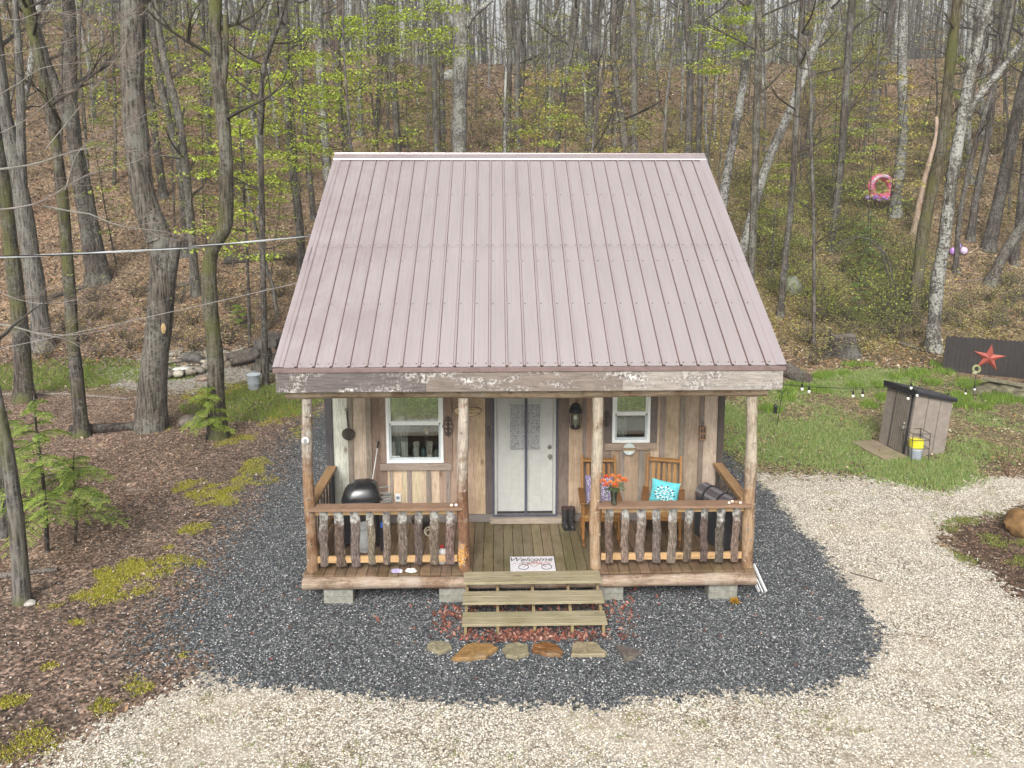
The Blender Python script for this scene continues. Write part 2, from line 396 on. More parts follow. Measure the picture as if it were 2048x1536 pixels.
P_DIRT = pxpoly([(600, 850), (560, 960), (480, 1080), (400, 1180), (345, 1250), (395, 1345), (250, 1440), (0, 1560), (-200, 1500), (-200, 1200), (150, 1150), (300, 1000), (420, 900), (520, 850)])

gx = np.concatenate([-np.geomspace(14, 160, 46)[::-1], np.arange(-13.7, 13.8, .3), np.geomspace(14, 160, 46)])
gy = np.concatenate([-np.geomspace(4, 60, 22)[::-1], np.arange(-3.7, 30, .3), np.geomspace(30.4, 240, 100)])
X, Y = np.meshgrid(gx, gy); Z = height(X, Y)
nx, ny = len(gx), len(gy)
idx = np.arange(nx*ny).reshape(ny, nx)
F = np.stack([idx[:-1, :-1], idx[:-1, 1:], idx[1:, 1:], idx[1:, :-1]], -1).reshape(-1, 4)
fx = (X[:-1, :-1]+X[1:, 1:]).reshape(-1)/2; fy = (Y[:-1, :-1]+Y[1:, 1:]).reshape(-1)/2
base = np.tile(np.array([.225, .172, .117]), (len(fx), 1))
def blend(m, c):
    global base
    base = base*(1-m[:, None]) + np.array(c)*m[:, None]
w1 = wob(fx, fy, 2.6, 3); w2 = wob(fx, fy, 1.0, 8)
blend(sstep(-.1, .8, w1)*.5, (.19, .11, .068))
blend(sstep(.1, .9, w2)*.35, (.12, .085, .065))
blend(sstep(4, 10, fx)*sstep(10, 15, fy)*sstep(-.5, .5, w1+w2*.5)*.55*(1-sstep(34, 50, fy)), (.155, .15, .05))
blend(sstep(-2, 3, fx)*sstep(26, 34, fy)*.25*sstep(-.3, .6, w2), (.13, .135, .05))
blend(sstep(40, 80, fy)*.5, (.15, .125, .105))
flat = (1-sstep(13, 16, fy))
blend(flat*sstep(.5, -.4, in_poly(fx, fy, P_DIRT)*-1)*.8, (.13, .104, .088))
blend(flat*sstep(-.6, .3, in_poly(fx, fy, P_LAWN))*(.3+.5*np.clip(w1+.2, 0, 1)), (.13, .15, .055))
blend(sstep(2.5, -1.5, fx+.0*fy)*flat*(1-sstep(.2, -.5, -in_poly(fx, fy, P_DIRT)))*.6, (.18, .137, .11))
blend(sstep(-.2, .2, in_poly(fx, fy, P_BED)), (.10, .07, .05))
blend(sstep(-4.6, -6, fy), (.19, .235, .085))
for (px, py, rx, ry) in [(250, 770, 5, 1.3), (540, 800, 2.6, 1.8)]:
    q = onZ(px, py); blend(np.clip(1.3-np.hypot((fx-q[0])/rx, (fy-q[1])/ry), 0, 1)*.7, (.12, .145, .04))
gr = kind(mesh_obj('ground', np.stack([X, Y, Z], -1).reshape(-1, 3), F, base, 'forest_floor', smooth=True), 'structure')

def sheet(name, poly, step, off, soft, amp, mat, pebbles=0, psize=(.008, .02), pcols=None, seed=1, label=None, cut=None, softl=0.0):
    r = np.random.default_rng(seed); P = np.array(poly); lo = P.min(0)-.4; hi = P.max(0)+.4
    xs = np.arange(lo[0], hi[0], step); ys = np.arange(lo[1], hi[1], step); X, Y = np.meshgrid(xs, ys)
    cx = X[:-1, :-1]+step/2; cy = Y[:-1, :-1]+step/2
    def sd(x, y):
        d = in_poly(x, y, poly)
        if cut is not None: d = np.minimum(d, -cut(x, y))
        return d + amp*(wob(x, y, .35, seed)+.6*wob(x, y, .12, seed+3)+.5*wob(x, y, 1.2, seed+5))
    sf = lambda x: soft*(1+softl*sstep(-3.4, -5, x))
    keep = (sd(cx, cy) + r.normal(0, 1, cx.shape)*sf(cx)) > 0
    keep = keep.reshape(-1)
    idx = np.arange(X.size).reshape(X.shape)
    F = np.stack([idx[:-1, :-1], idx[:-1, 1:], idx[1:, 1:], idx[1:, :-1]], -1).reshape(-1, 4)[keep]
    V = np.stack([X, Y, height(X, Y)+off], -1).reshape(-1, 3)
    used = np.unique(F); mp = np.full(len(V), -1); mp[used] = np.arange(len(used)); F = mp[F]; V = V[used]
    C = np.full((len(F), 3), .5)
    o = mesh_obj(name, V, F, C, mat); 
    if pebbles:
        px = r.uniform(lo[0], hi[0], pebbles*3); py = r.uniform(lo[1], hi[1], pebbles*3)
        ok = (sd(px, py)+r.normal(0, 1.6, px.shape)*sf(px) > 0) & ~((np.abs(px) < 2.9) & (py > .5)) & (py < 6.5) & (py > -4); px = px[ok][:pebbles]; py = py[ok][:pebbles]; n = len(px)
        a = r.uniform(0, 6.28, n); s = r.uniform(psize[0], psize[1], n)
        dirs = np.array([[1, 0, 0], [0, 1, 0], [-1, 0, 0], [0, -1, 0], [0, 0, 1.0], [.7, .7, .55]])
        pv = np.zeros((n, 5, 3)); 
        for k in range(5):
            d = dirs[k][None]*(r.uniform(.6, 1.15, (n, 3)))*s[:, None]
            d[:, 2] = d[:, 2]*.75 + (r.uniform(-.15, .35, n)*s if k < 4 else 0)
            pv[:, k, 0] = px+d[:, 0]*np.cos(a)-d[:, 1]*np.sin(a); pv[:, k, 1] = py+d[:, 0]*np.sin(a)+d[:, 1]*np.cos(a); pv[:, k, 2] = d[:, 2]+height(px, py)+off+.001
        f = np.array([[0, 1, 4], [1, 2, 4], [2, 3, 4], [3, 0, 4]])
        PF = (np.arange(n)[:, None, None]*5+f[None]).reshape(-1, 3)
        pc = np.array(pcols)[r.integers(0, len(pcols), n)]*r.uniform(.7, 1.3, (n, 1))
        PC = np.repeat(pc, 4, axis=0)
        q = mesh_obj(name, pv.reshape(-1, 3), PF, PC, 'pebble'); 
        # join both into one mesh object: sheet + its loose stones
        me = bpy.data.meshes.new(name)
        V2 = np.concatenate([V, pv.reshape(-1, 3)]); nl = len(F)*4+len(PF)*3
        bpy.data.objects.remove(o); bpy.data.objects.remove(q)
        tot = np.concatenate([np.full(len(F), 4), np.full(len(PF), 3)]).astype(np.int32)
        loops = np.concatenate([F.reshape(-1), (PF+len(V)).reshape(-1)]).astype(np.int32)
        me.vertices.add(len(V2)); me.vertices.foreach_set('co', V2.astype(np.float32).reshape(-1)); me.loops.add(nl); me.loops.foreach_set('vertex_index', loops)
        me.polygons.add(len(tot)); st = np.zeros(len(tot), np.int32); st[1:] = np.cumsum(tot)[:-1]; me.polygons.foreach_set('loop_start', st)
        me.polygons.foreach_set('material_index', np.concatenate([np.zeros(len(F)), np.ones(len(PF))]).astype(np.int32)); me.polygons.foreach_set('use_smooth', np.zeros(len(tot), bool))
        me.update(calc_edges=True)
        at = me.color_attributes.new('Col', 'FLOAT_COLOR', 'CORNER'); cc = np.ones((nl, 4), np.float32); cc[:, :3] = np.repeat(np.concatenate([C, PC]), tot, axis=0); at.data.foreach_set('color', cc.reshape(-1))
        me.materials.append(MATS[mat]); me.materials.append(MATS['pebble'])
        o = bpy.data.objects.new(name, me); COL.objects.link(o)
    return kind(o, 'structure')
DARKP = [(.05, .055, .062), (.08, .088, .095), (.14, .15, .156), (.22, .225, .23), (.055, .062, .07), (.48, .48, .46), (.07, .06, .055), (.02, .022, .028), (.25, .26, .26), (.03, .034, .04), (.05, .055, .06), (.09, .10, .105), (.022, .025, .03), (.11, .09, .08)]
CREAMP = [(.66, .6, .5), (.76, .71, .61), (.5, .44, .34), (.82, .78, .70), (.32, .26, .19), (.7, .62, .5)]
sheet('gravel_drive', P_DRIVE, .05, .004, .10, .14, 'cream_gravel', 90000, (.006, .014), CREAMP, 3)
sheet('gravel_bed', P_GRAVEL, .045, .012, .06, .10, 'dark_gravel', 110000, (.006, .016), DARKP, 5, softl=5.0)
q = onZ(385, 758)
sheet('gravel_patch', [(q[0]+2.6*math.cos(a)*(1+.2*math.sin(3*a)), q[1]+1.7*math.sin(a)) for a in np.arange(0, 6.28, .4)], .1, .006, .15, .2, 'pale_gravel', seed=9)

# ================================================================ CABIN
DZ = .42                      # deck top
WY = 1.54                     # front wall plane
EY, EZ, RY, RZ_, BY = -.09, 3.32, 4.17, 6.19, 8.43
SLOPE = (RZ_-EZ)/(RY-EY)
def roofz(y): return EZ+SLOPE*(y-EY) if y < RY else RZ_-SLOPE*(y-RY)
cabin = thing('cabin', 'small rustic board-and-batten cabin with brown metal roof and railed front porch', 'cabin')
TAN = (.56, .40, .25); PALE = (.60, .54, .47); GREY = (.24, .2, .175); BRN = (.34, .225, .155); ORG = (.42, .25, .125); DRK = (.11, .085, .075)
def wx(px): return (px-1049.5)/129.0
# --- front wall: planks (px spans at the wall plane) and battens, with window and door openings
WINL = (-2.155, -1.275, 1.405, 2.72); WINR = (1.335, 1.925, 1.705, 2.72); DOOR = (-.50, .475, .52, 2.60)
HOLES = [WINL, WINR, DOOR]
mb = MB()
def vboard(x0, x1, y0, y1, z0, z1, col):       # vertical board, cut around the openings
    segs = [(z0, z1)]
    for hx0, hx1, a, b in HOLES:
        if x0 < hx1-.001 and x1 > hx0+.001:
            ns = []
            for s0, s1 in segs:
                if b <= s0 or a >= s1: ns.append((s0, s1)); continue
                if a > s0: ns.append((s0, a))
                if b < s1: ns.append((b, s1))
            segs = ns
    for s0, s1 in segs:
        if s1-s0 > .01: mb.box(x0, x1, y0, y1, s0, s1, col)
planks = [(651, 697, PALE), (697, 734, (.47, .37, .26)), (734, 772, (.27, .18, .125)), (772, 800, TAN), (800, 840, (.43, .32, .2)), (840, 876, TAN), (876, 916, BRN), (916, 948, (.36, .24, .15)), (948, 968, (.43, .29, .165)), (968, 987, DRK),
          (987, 1110, BRN), (1110, 1136, (.15, .105, .085)), (1136, 1164, (.38, .255, .155)), (1164, 1186, (.33, .21, .125)), (1186, 1222, (.21, .15, .12)), (1222, 1262, (.4, .27, .16)), (1262, 1300, (.38, .26, .15)), (1300, 1326, (.42, .32, .21)), (1326, 1362, (.40, .29, .19)), (1362, 1400, (.41, .3, .2)), (1400, 1446, (.45, .35, .25))]
for a, b, c in planks:
    # split at opening edges so that cut boards keep their outline
    xs = sorted({wx(a), wx(b)} | {e for h in HOLES for e in h[:2] if wx(a) < e < wx(b)})
    for x0, x1 in zip(xs[:-1], xs[1:]): vboard(x0, x1-.0005, WY, WY+.03, .55, 3.25, jc(tuple(min(.70, (q*.8+.2*sum(c)/3)*1.26) for q in c), .16))
bats = [(695, 705), (731, 742), (776, 783), (811, 820), (849, 859), (889, 898), (1163, 1170), (1239, 1248), (1277, 1287), (1318, 1329), (1358, 1368), (1397, 1407)]
for a, b in bats:
    xs = sorted({wx(a), wx(b)} | {e for h in HOLES for e in h[:2] if wx(a) < e < wx(b)})
    c = jc((.31, .255, .215), .2)
    for x0, x1 in zip(xs[:-1], xs[1:]): vboard(x0, x1, WY-.022, WY-.001, .55, 3.25, c)
wall = mb.build('wall', 'rough_board', cabin, bev=.003)
mb = MB()
mb.box(-3.085, -2.975, WY-.03, WY+.09, .3, 3.26, (.085, .08, .085)); cb = mb.build('corner_board', 'rough_board', cabin, bev=.004); cb['label'] = 'dark weathered corner board'
mb = MB(); mb.box(2.985, 3.085, WY-.03, WY+.09, .3, 3.26, (.10, .08, .07)); mb.build('corner_board', 'rough_board', cabin, bev=.004)
mb = MB(); mb.box(-2.97, 2.98, WY-.026, WY+.028, .425, .545, (.21, .185, .17)); mb.build('skirt_board', 'weathered_x', cabin, bev=.003)
mb = MB(); mb.box(-.56, .62, WY-.11, WY-.028, .425, .512, (.36, .30, .24)); mb.build('threshold', 'weathered_x', cabin, bev=.006)
mb = MB()
for sx in (-1, 1):                                       # side and rear walls
    x0, x1 = (-3.06, -3.03) if sx < 0 else (3.03, 3.06)
    n = 26
    for i in range(n):
        y0 = WY+.1+(8.0-WY-.1)*i/n; y1 = WY+.1+(8.0-WY-.1)*(i+1)/n
        mb.box(x0, x1, y0, y1-.004, .35, roofz((y0+y1)/2)-.16, jc((.33, .25, .18), .2))
        if i % 1 == 0: mb.box(x0-.02 if sx < 0 else x1, x0 if sx < 0 else x1+.02, y0-.03, y0+.03, .35, roofz(y0)-.16, jc((.17, .13, .11), .15))
for i in range(24): mb.box(-3.02+6.04*i/24, -3.02+6.04*(i+1)/24-.004, 7.97, 8.0, .35, 3.3, jc((.33, .25, .18), .2))
mb.build('side_wall', 'rough_board', cabin)
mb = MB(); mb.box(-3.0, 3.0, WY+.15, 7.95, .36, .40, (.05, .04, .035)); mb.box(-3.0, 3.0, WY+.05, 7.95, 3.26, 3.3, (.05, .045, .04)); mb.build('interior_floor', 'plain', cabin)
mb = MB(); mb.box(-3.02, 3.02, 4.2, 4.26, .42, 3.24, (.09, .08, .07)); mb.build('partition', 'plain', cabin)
# sills / trim round the windows
mb = MB(); mb.box(-2.26, -1.15, WY-.05, WY-.0225, 1.29, 1.398, (.34, .27, .22)); mb.build('sill_board', 'weathered_x', cabin, bev=.003)
mb = MB(); mb.box(1.225, 2.035, WY-.05, WY-.0225, 1.593, 1.70, (.36, .28, .21)); mb.build('sill_board', 'weathered_x', cabin, bev=.003)
for x0, x1, z0, c in [(-2.245, -2.16, 1.40, (.33, .235, .185)), (-1.27, -1.14, 1.40, (.30, .21, .16)), (1.225, 1.33, 1.702, (.15, .12, .11)), (1.93, 2.04, 1.702, (.17, .14, .125))]:
    mb = MB(); mb.box(x0, x1, WY-.026, WY-.0005, z0, 2.74, c); mb.build('window_trim', 'rough_board', cabin, bev=.003)
# --- windows
def window(x0, x1, z0, z1, zm):
    VN = (.80, .82, .80); t = .045
    m = MB()
    for a in ((x0, x0+t, z0, z1), (x1-t, x1, z0, z1), (x0+t, x1-t, z0, z0+t), (x0+t, x1-t, z1-t, z1)): m.box(a[0], a[1], WY-.04, WY+.05, a[2], a[3], VN)
    w = m.build('window', 'vinyl', cabin, bev=.004)
    m = MB()
    for a in ((x0+t, x0+t+.028, zm, z1-t), (x1-t-.028, x1-t, zm, z1-t), (x0+t+.028, x1-t-.028, zm-.03, zm+.028)): m.box(a[0], a[1], WY-.028, WY+.02, a[2], a[3], (.78, .80, .78))
    m.build('upper_sash', 'vinyl', w, bev=.003)
    m = MB(); m.box(x0+t+.028, x1-t-.028, WY-.004, WY+.002, zm+.028, z1-t, (.8, .8, .8)); m.build('pane', 'window_glass', w)
    m = MB(); s = .03
    for a in ((x0+t, x0+t+s, z0+t, zm-.031), (x1-t-s, x1-t, z0+t, zm-.031), (x0+t+s, x1-t-s, z0+t, z0+t+s)): m.box(a[0], a[1], WY-.012, WY+.03, a[2], a[3], (.50, .54, .56))
    m.build('lower_sash', 'vinyl', w, bev=.003)
    m = MB(); m.box(x0+t+s, x1-t-s, WY+.008, WY+.014, z0+t+s, zm-.031, (.8, .8, .8)); m.build('pane', 'lower_glass', w)
    return w
glass('lower_glass', .06)
window(*WINL[:2], WINL[2], WINL[3], 2.04); window(*WINR[:2], WINR[2], WINR[3], 2.17)
def drape(x0, x1, z0, z1, y, col, label):
    m = MB(); n = 24; v = []
    for i in range(n+1):
        x = x0+(x1-x0)*i/n; yy = y+.02*math.sin(i*1.5)
        v += [(x, yy, z0), (x, yy, z1)]
    m.add(v, [(2*i, 2*i+2, 2*i+3, 2*i+1) for i in range(n)], col)
    m.add([(p[0], p[1]+.004, p[2]) for p in v], [(2*i+1, 2*i+3, 2*i+2, 2*i) for i in range(n)], col)
    return tag(m.build('curtain', 'cloth', smooth=True), label, 'curtain', 'curtains inside the cabin windows')
drape(-2.10, -1.84, 1.42, 2.7, WY+.12, (.36, .36, .35), 'grey curtain hanging inside the larger window beside the grill')
drape(1.38, 1.58, 1.73, 2.7, WY+.12, (.40, .41, .40), 'pale curtain hanging inside the smaller window right of the door')
for x, c, h, l in [(-1.73, (.3, .3, .3), .16, 'grey jar on the windowsill inside the larger window, nearest the curtain'), (-1.60, (.2, .36, .36), .13, 'teal jar on the windowsill inside the larger window'), (-1.40, (.5, .52, .48), .11, 'pale rounded jar on the windowsill inside the larger window, nearest the door')]:
    m = MB(); m.lathe([(.035, 0), (.042, .02), (.042, h*.7), (.02, h*.85), (.022, h)], (x, WY+.1, 1.465), 14, tuple(q*.55 for q in c)); tag(m.build('jar', 'satin', smooth=True), l, 'jar')
m = MB(); m.box(-2.1, -1.3, WY+.05, WY+.2, 1.435, 1.462, (.3, .22, .15)); m.build('window_ledge', 'weathered_x', cabin)
m = MB(); m.ball((-1.54, WY+.05, 1.87), (.03, .022, .04), 10, 8, (.6, .58, .5)); m.tube([(-1.54, WY+.05, 1.84), (-1.55, WY+.05, 1.74), (-1.535, WY+.05, 1.62)], [.025, .03, .006], 8, (.06, .05, .05)); m.lathe([(.05, 0), (.045, .008), (.02, .02), (.012, .055)], (-1.54, WY+.05, 1.9), 12, (.38, .24, .1)); m.tube([(-1.54, WY+.05, 1.95), (-1.54, WY+.05, 2.01)], .003, 5, (.1, .1, .1))
tag(m.build('hanging_figure', 'plain', smooth=True), 'small dangling figure with a brown hat hung inside the lower window pane', 'ornament')
# --- door behind a mesh screen
dw = MB(); fx0, fx1, fz0, fz1 = DOOR; W_ = (.64, .64, .60)
for a in ((fx0, fx0+.05, fz0, fz1), (fx1-.05, fx1, fz0, fz1), (fx0+.05, fx1-.05, fz1-.05, fz1)): dw.box(a[0], a[1], WY-.035, WY+.08, a[2], a[3], (.58, .58, .54))
door = dw.build('door', 'vinyl', cabin, bev=.004); door['label'] = 'pale grey door with patterned glass behind a dark-edged insect screen'
m = MB(); lx0, lx1, lz0, lz1 = fx0+.053, fx1-.053, fz0+.06, fz1-.054
GX0, GX1, GZ0, GZ1 = -.275, .25, 1.56, 2.36
def face_with_panels():
    # slab around the glass
    m.box(lx0, GX0, WY+.02, WY+.06, lz0, lz1, W_); m.box(GX1, lx1, WY+.02, WY+.06, lz0, lz1, W_)
    m.box(GX0, GX1, WY+.02, WY+.06, lz0, GZ0, W_); m.box(GX0, GX1, WY+.02, WY+.06, GZ1, lz1, W_)
    for a, b in ((-.275, -.055), (.045, .255)):
        for (p, q, z0, z1) in ((a, b, 1.37, 1.385), (a, b, .80, .815), (a, a+.014, .8, 1.385), (b-.014, b, .8, 1.385)): m.box(p, q, WY+.012, WY+.0195, z0, z1, (.66, .66, .61))
        m.box(a+.04, b-.04, WY+.014, WY+.0195, .85, 1.33, (.62, .62, .57))
face_with_panels(); m.build('panel', 'vinyl', door, bev=.004)
m = MB()
for a in ((GX0, GX0+.03, GZ0, GZ1), (GX1-.03, GX1, GZ0, GZ1), (GX0+.03, GX1-.03, GZ0, GZ0+.03), (GX0+.03, GX1-.03, GZ1-.03, GZ1)): m.box(a[0], a[1], WY+.008, WY+.0185, a[2], a[3], (.62, .62, .57))
for k in (1, 2): m.box(GX0+.03+.465*k/3-.007, GX0+.03+.465*k/3+.007, WY+.014, WY+.018, GZ0+.03, GZ1-.03, (.5, .5, .5)); m.box(GX0+.03, GX1-.03, WY+.0135, WY+.0185, GZ0+.03+.74*k/3-.006, GZ0+.03+.74*k/3+.006, (.5, .5, .5))
m.build('glass_frame', 'vinyl', door)
g = G('patterned_glass'); o = g.coord(); vo = g.voro(o, 60); c = g.mix(g.ramp(vo.outputs['Distance'], [(.28, 0.0), (.42, 1.0)]), (.05, .055, .07), (.46, .46, .46)); g.fin(g.bsdf(c, .2, 0, g.bump(vo.outputs['Distance'], .3, .01), .6))
m = MB(); m.box(GX0+.03, GX1-.03, WY+.025, WY+.032, GZ0+.03, GZ1-.03, (.3, .3, .3)); m.build('glass', 'patterned_glass', door)
m = MB(); m.lathe([(.033, 0), (.033, .012), (.012, .018), (.012, .035), (.026, .045), (.029, .06), (.02, .075), (.004, .078)], (0, 0, 0), 16, (.32, .29, .24), M=Matrix.Translation((.375, WY+.02, 1.485)) @ Matrix.Rotation(R(90), 4, 'X')); m.build('knob', 'metal', door, smooth=True)
m = MB(); m.lathe([(.032, 0), (.032, .014), (.024, .022), (.004, .023)], (0, 0, 0), 16, (.2, .19, .17), M=Matrix.Translation((.37, WY+.02, 1.63)) @ Matrix.Rotation(R(90), 4, 'X')); m.build('deadbolt', 'metal', door, smooth=True)
m = MB(); SC = (.075, .075, .10); sy0, sy1 = WY-.048, WY-.042
for a in ((fx0-.02, fx0+.012, fz0-.005, fz1), (fx1-.012, fx1+.02, fz0-.005, fz1), (fx0+.012, fx1-.012, fz0-.005, fz0+.035), (-.021, .021, fz0+.035, fz1)): m.box(a[0], a[1], sy0, sy1, a[2], a[3], SC)
for i in range(78):
    x = fx0+.018+(fx1-fx0-.036)*i/77
    if abs(x) > .024: m.box(x-.0012, x+.0012, sy0+.002, sy1-.002, fz0+.035, fz1, (.17, .17, .18))
scr = m.build('insect_screen', 'matte', door); scr['label'] = 'dark-edged mesh screen with a dark centre seam'
# --- deck, rim log, piers
mb = MB(); n = 43
for i in range(n):
    x0 = -3.1+6.2*i/n; e = rng.uniform(-.012, .012)
    c = jc((.205, .135, .085), .2); 
    if -.9 < x0 < .9: c = jc((.195, .15, .09), .18)
    mb.box(x0+.0035, x0+6.2/n-.0035, -.045+e, WY-.0005, DZ-.035, DZ, c)
mb.build('deck', 'deck_wood', cabin, bev=.003)
mb = MB()
for y in (.25, .75, 1.25): mb.box(-3.02, 3.02, y, y+.04, .22, DZ-.037, (.16, .11, .07))
mb.build('joist', 'weathered_x', cabin)
def log(name, p0, p1, r0, col, mat, bump=.06, n=14, k=26, sag=.01, flat=1.0):
    m = MB(); rr = random.Random(hash(name) % 99+3); p0 = Vector(p0); p1 = Vector(p1); pts = []; rd = []
    for i in range(k+1):
        t = i/k; p = p0.lerp(p1, t); p += Vector((0, sag*math.sin(t*5.1), sag*math.sin(t*7.3+1))); pts.append(p); rd.append(r0*(1+bump*math.sin(t*13+1)*.6+bump*(rr.random()-.5)))
    m.tube(pts, rd, n, lambda t: jc(col, .1, rr), .035, flat=flat, r=rr)
    return m.build(name, mat, cabin, smooth=True)
log('rim_log', (-3.09, -.06, .30), (3.09, -.06, .30), .083, (.33, .25, .185), 'peeled_x', .05)
log('porch_beam', (-3.24, .09, 2.935), (3.17, .09, 2.935), .085, (.33, .25, .175), 'peeled_x', .08)
for x in (-2.62, -1.05, 1.08, 2.66):
    mb = MB(); mb.box(x-.2, x+.2, -.06, .14, -.06, .105, (.25, .245, .205)); mb.box(x-.2, x+.2, -.062, .142, .108, .218, (.27, .265, .23)); mb.build('pier_block', 'concrete', cabin, bev=.008)
# --- posts
def post(x, xt, r0, r1, col_lo, col_hi, lo_h, seed, label=None):
    m = MB(); rr = random.Random(seed); pts = []; rd = []; k = 30
    for i in range(k+1):
        t = i/k; z = DZ+(2.86-DZ)*t
        pts.append((x+(xt-x)*t+.012*math.sin(t*6+seed), .09+.008*math.cos(t*5+seed), z)); rd.append((r0+(r1-r0)*t)*(1+.05*math.sin(t*17+seed)+.03*(rr.random()-.5)))
    def cl(t): 
        w = min(1, max(0, (t-lo_h)/.12+.5+rr.uniform(-.15, .15))); return jc(tuple(a*(1-w)+b*w for a, b in zip(col_lo, col_hi)), .08, rr)
    m.tube(pts, rd, 18, cl, .03, r=rr)
    for j in range(9):                                   # knots
        t = rr.random(); a = rr.uniform(-2.6, -.5); i = int(t*k); p = Vector(pts[i]); d = Vector((math.cos(a), math.sin(a), .15)); q = p+d*rd[i]*.9
        m.tube([q, q+d*.02], [.022, .014], 8, jc(col_hi, .2, rr)); m.tube([q+d*.0201, q+d*.022], [.009, .006], 6, (.05, .03, .02))
    o = m.build('porch_post', 'peeled_z', cabin, smooth=True)
    if label: o['label'] = label
    return o
post(-3.0, -2.99, .078, .07, (.29, .18, .105), (.40, .36, .31), .63, 1, 'log post pale above and reddish brown below')
post(-.915, -.91, .082, .072, (.20, .105, .06), (.44, .38, .32), .50, 2, 'dark-barked log post with an orange patch at its foot')
post(.905, .90, .078, .072, (.37, .255, .16), (.44, .38, .30), .55, 3)
post(3.04, 2.99, .083, .072, (.36, .24, .145), (.43, .37, .29), .5, 4)
m = MB(); rr = random.Random(4); vs = []; fs = []; na, nz = 12, 16
for j in range(nz+1):
    for i in range(na+1):
        a = math.pi*(1.12+.66*i/na); z = .46+.36*j/nz; vs.append((-.913+.0875*math.cos(a), .092+.0875*math.sin(a), z))
for j in range(nz):
    for i in range(na):
        u_ = abs((i+.5)/na-.5)*2; w_ = .95-.75*abs((j+.5)/nz-.42)**1.3*1.6+rr.uniform(-.22, .22)
        if u_ < w_: b_ = j*(na+1)+i; m_c = jc((.52, .26, .07), .35, rr); m.add([vs[b_], vs[b_+1], vs[b_+na+2], vs[b_+na+1]], [(0, 1, 2, 3)], m_c)
m.build('orange_scar', 'peeled_z', cabin, smooth=False)
# --- railings (rail > rails and slab balusters)
def railing(x0, x1, n, label):
    m = MB(); m.box(x0-.08, x1+.08, -.035, .155, 1.315, 1.352, (.28, .175, .115)); rl = m.build('railing', 'weathered_x', cabin, bev=.004); rl['label'] = label
    m = MB(); m.box(x0+.0, x1-.0, .06, .098, 1.225, 1.312, (.47, .31, .155)); m.build('upper_rail', 'weathered_x', rl, bev=.003)
    m = MB(); m.box(x0+.0, x1-.0, .06, .098, .535, .625, (.52, .33, .16)); m.build('lower_rail', 'weathered_x', rl, bev=.003)
    for i in range(n):
        cx = x0+.10+(x1-x0-.2)*i/(n-1); m = MB(); k = 14; o = []; rr = random.Random(i*7+int(x0*10))
        w = rr.uniform(.047, .066); zt, zb = 1.311, .50+rr.uniform(-.015, .02); tl = rr.uniform(-.02, .02)
        vs = []; fs = []
        prof = [(-1, 0), (-.75, -.55), (-.3, -.95), (.3, -.95), (.75, -.55), (1, 0)]
        for j in range(k+1):
            t = j/k; z = zb+(zt-zb)*t; ww = w*(1+rr.uniform(-.1, .1)); xo = tl*(t-.5)+.006*math.sin(t*9+i)
            for u, v in prof: vs.append((cx+xo+u*ww, .062+v*.024*(1+rr.uniform(-.15, .15)), z))
        np_ = len(prof)
        for j in range(k):
            for a in range(np_): fs.append((j*np_+a, j*np_+(a+1) % np_, (j+1)*np_+(a+1) % np_, (j+1)*np_+a))
        fs.append(tuple(reversed(range(np_)))); fs.append(tuple(k*np_+a for a in range(np_)))
        m.add(vs, fs, jc((.165, .125, .10), .35, rr)); m.build('baluster', 'bark_slab', rl)
    return rl
railing(-2.92, -1.0, 9, 'front railing left of the steps with nine bark slab balusters')
railing(.985, 2.94, 9, 'front railing right of the steps with nine bark slab balusters')
def side_rail(x, sx):
    m = MB(); m.box(x-.07, x+.07, .16, WY-.03, 1.33, 1.37, (.40, .24, .12)); rl = m.build('railing', 'weathered_y', cabin, bev=.004); rl['label'] = 'left end railing of the porch' if sx < 0 else 'right end railing of the porch'
    m = MB(); m.box(x-.019, x+.019, .18, WY-.03, 1.23, 1.327, (.42, .26, .13)); m.build('upper_rail', 'weathered_y', rl)
    m = MB(); m.box(x-.019, x+.019, .18, WY-.03, .535, .62, (.45, .29, .14)); m.build('lower_rail', 'weathered_y', rl)
    for i in range(7):
        y = .28+1.1*i/6; m = MB(); m.bar((x+sx*.035, y, .5), (x+sx*.035, y+.01, 1.32), .03, .11, jc((.22, .17, .14), .2)); m.build('baluster', 'bark_slab', rl)
side_rail(-3.0, -1); side_rail(3.0, 1)
# --- steps
m = MB(); TW = .925; TC = (.35, .30, .20); ZT = [.435, .30, .165]; YT = [-.17, -.43, -.70]
steps = bpy.data.objects.new('steps', None); COL.objects.link(steps); steps.parent = cabin; steps['label'] = 'three-tread open wooden steps'
for x in (-.86, -.45, .02, .5, .9):
    mm = MB(); mm.box(x-.019, x+.019, -.145, -.105, -.02, ZT[0]-.037, (.30, .23, .12)); mm.box(x-.019, x+.019, -.43, -.36, -.02, ZT[1]-.037, (.31, .24, .12)); mm.box(x-.019, x+.019, -.82, -.73, -.02, ZT[2]-.037, (.31, .24, .12)); mm.bar((x, -.80, .02), (x, -.10, .30), .036, .10, (.28, .21, .11)); mm.build('stringer', 'rough_board', steps)
for i in range(3):
    m = MB(); y = YT[i]
    for k in range(2): m.box(-.905+(.0), .945, y-.14+.142*k, y-.14+.142*k+.139, ZT[i]-.036, ZT[i], jc(TC, .1))
    m.build('tread', 'tread_wood', steps, bev=.005)
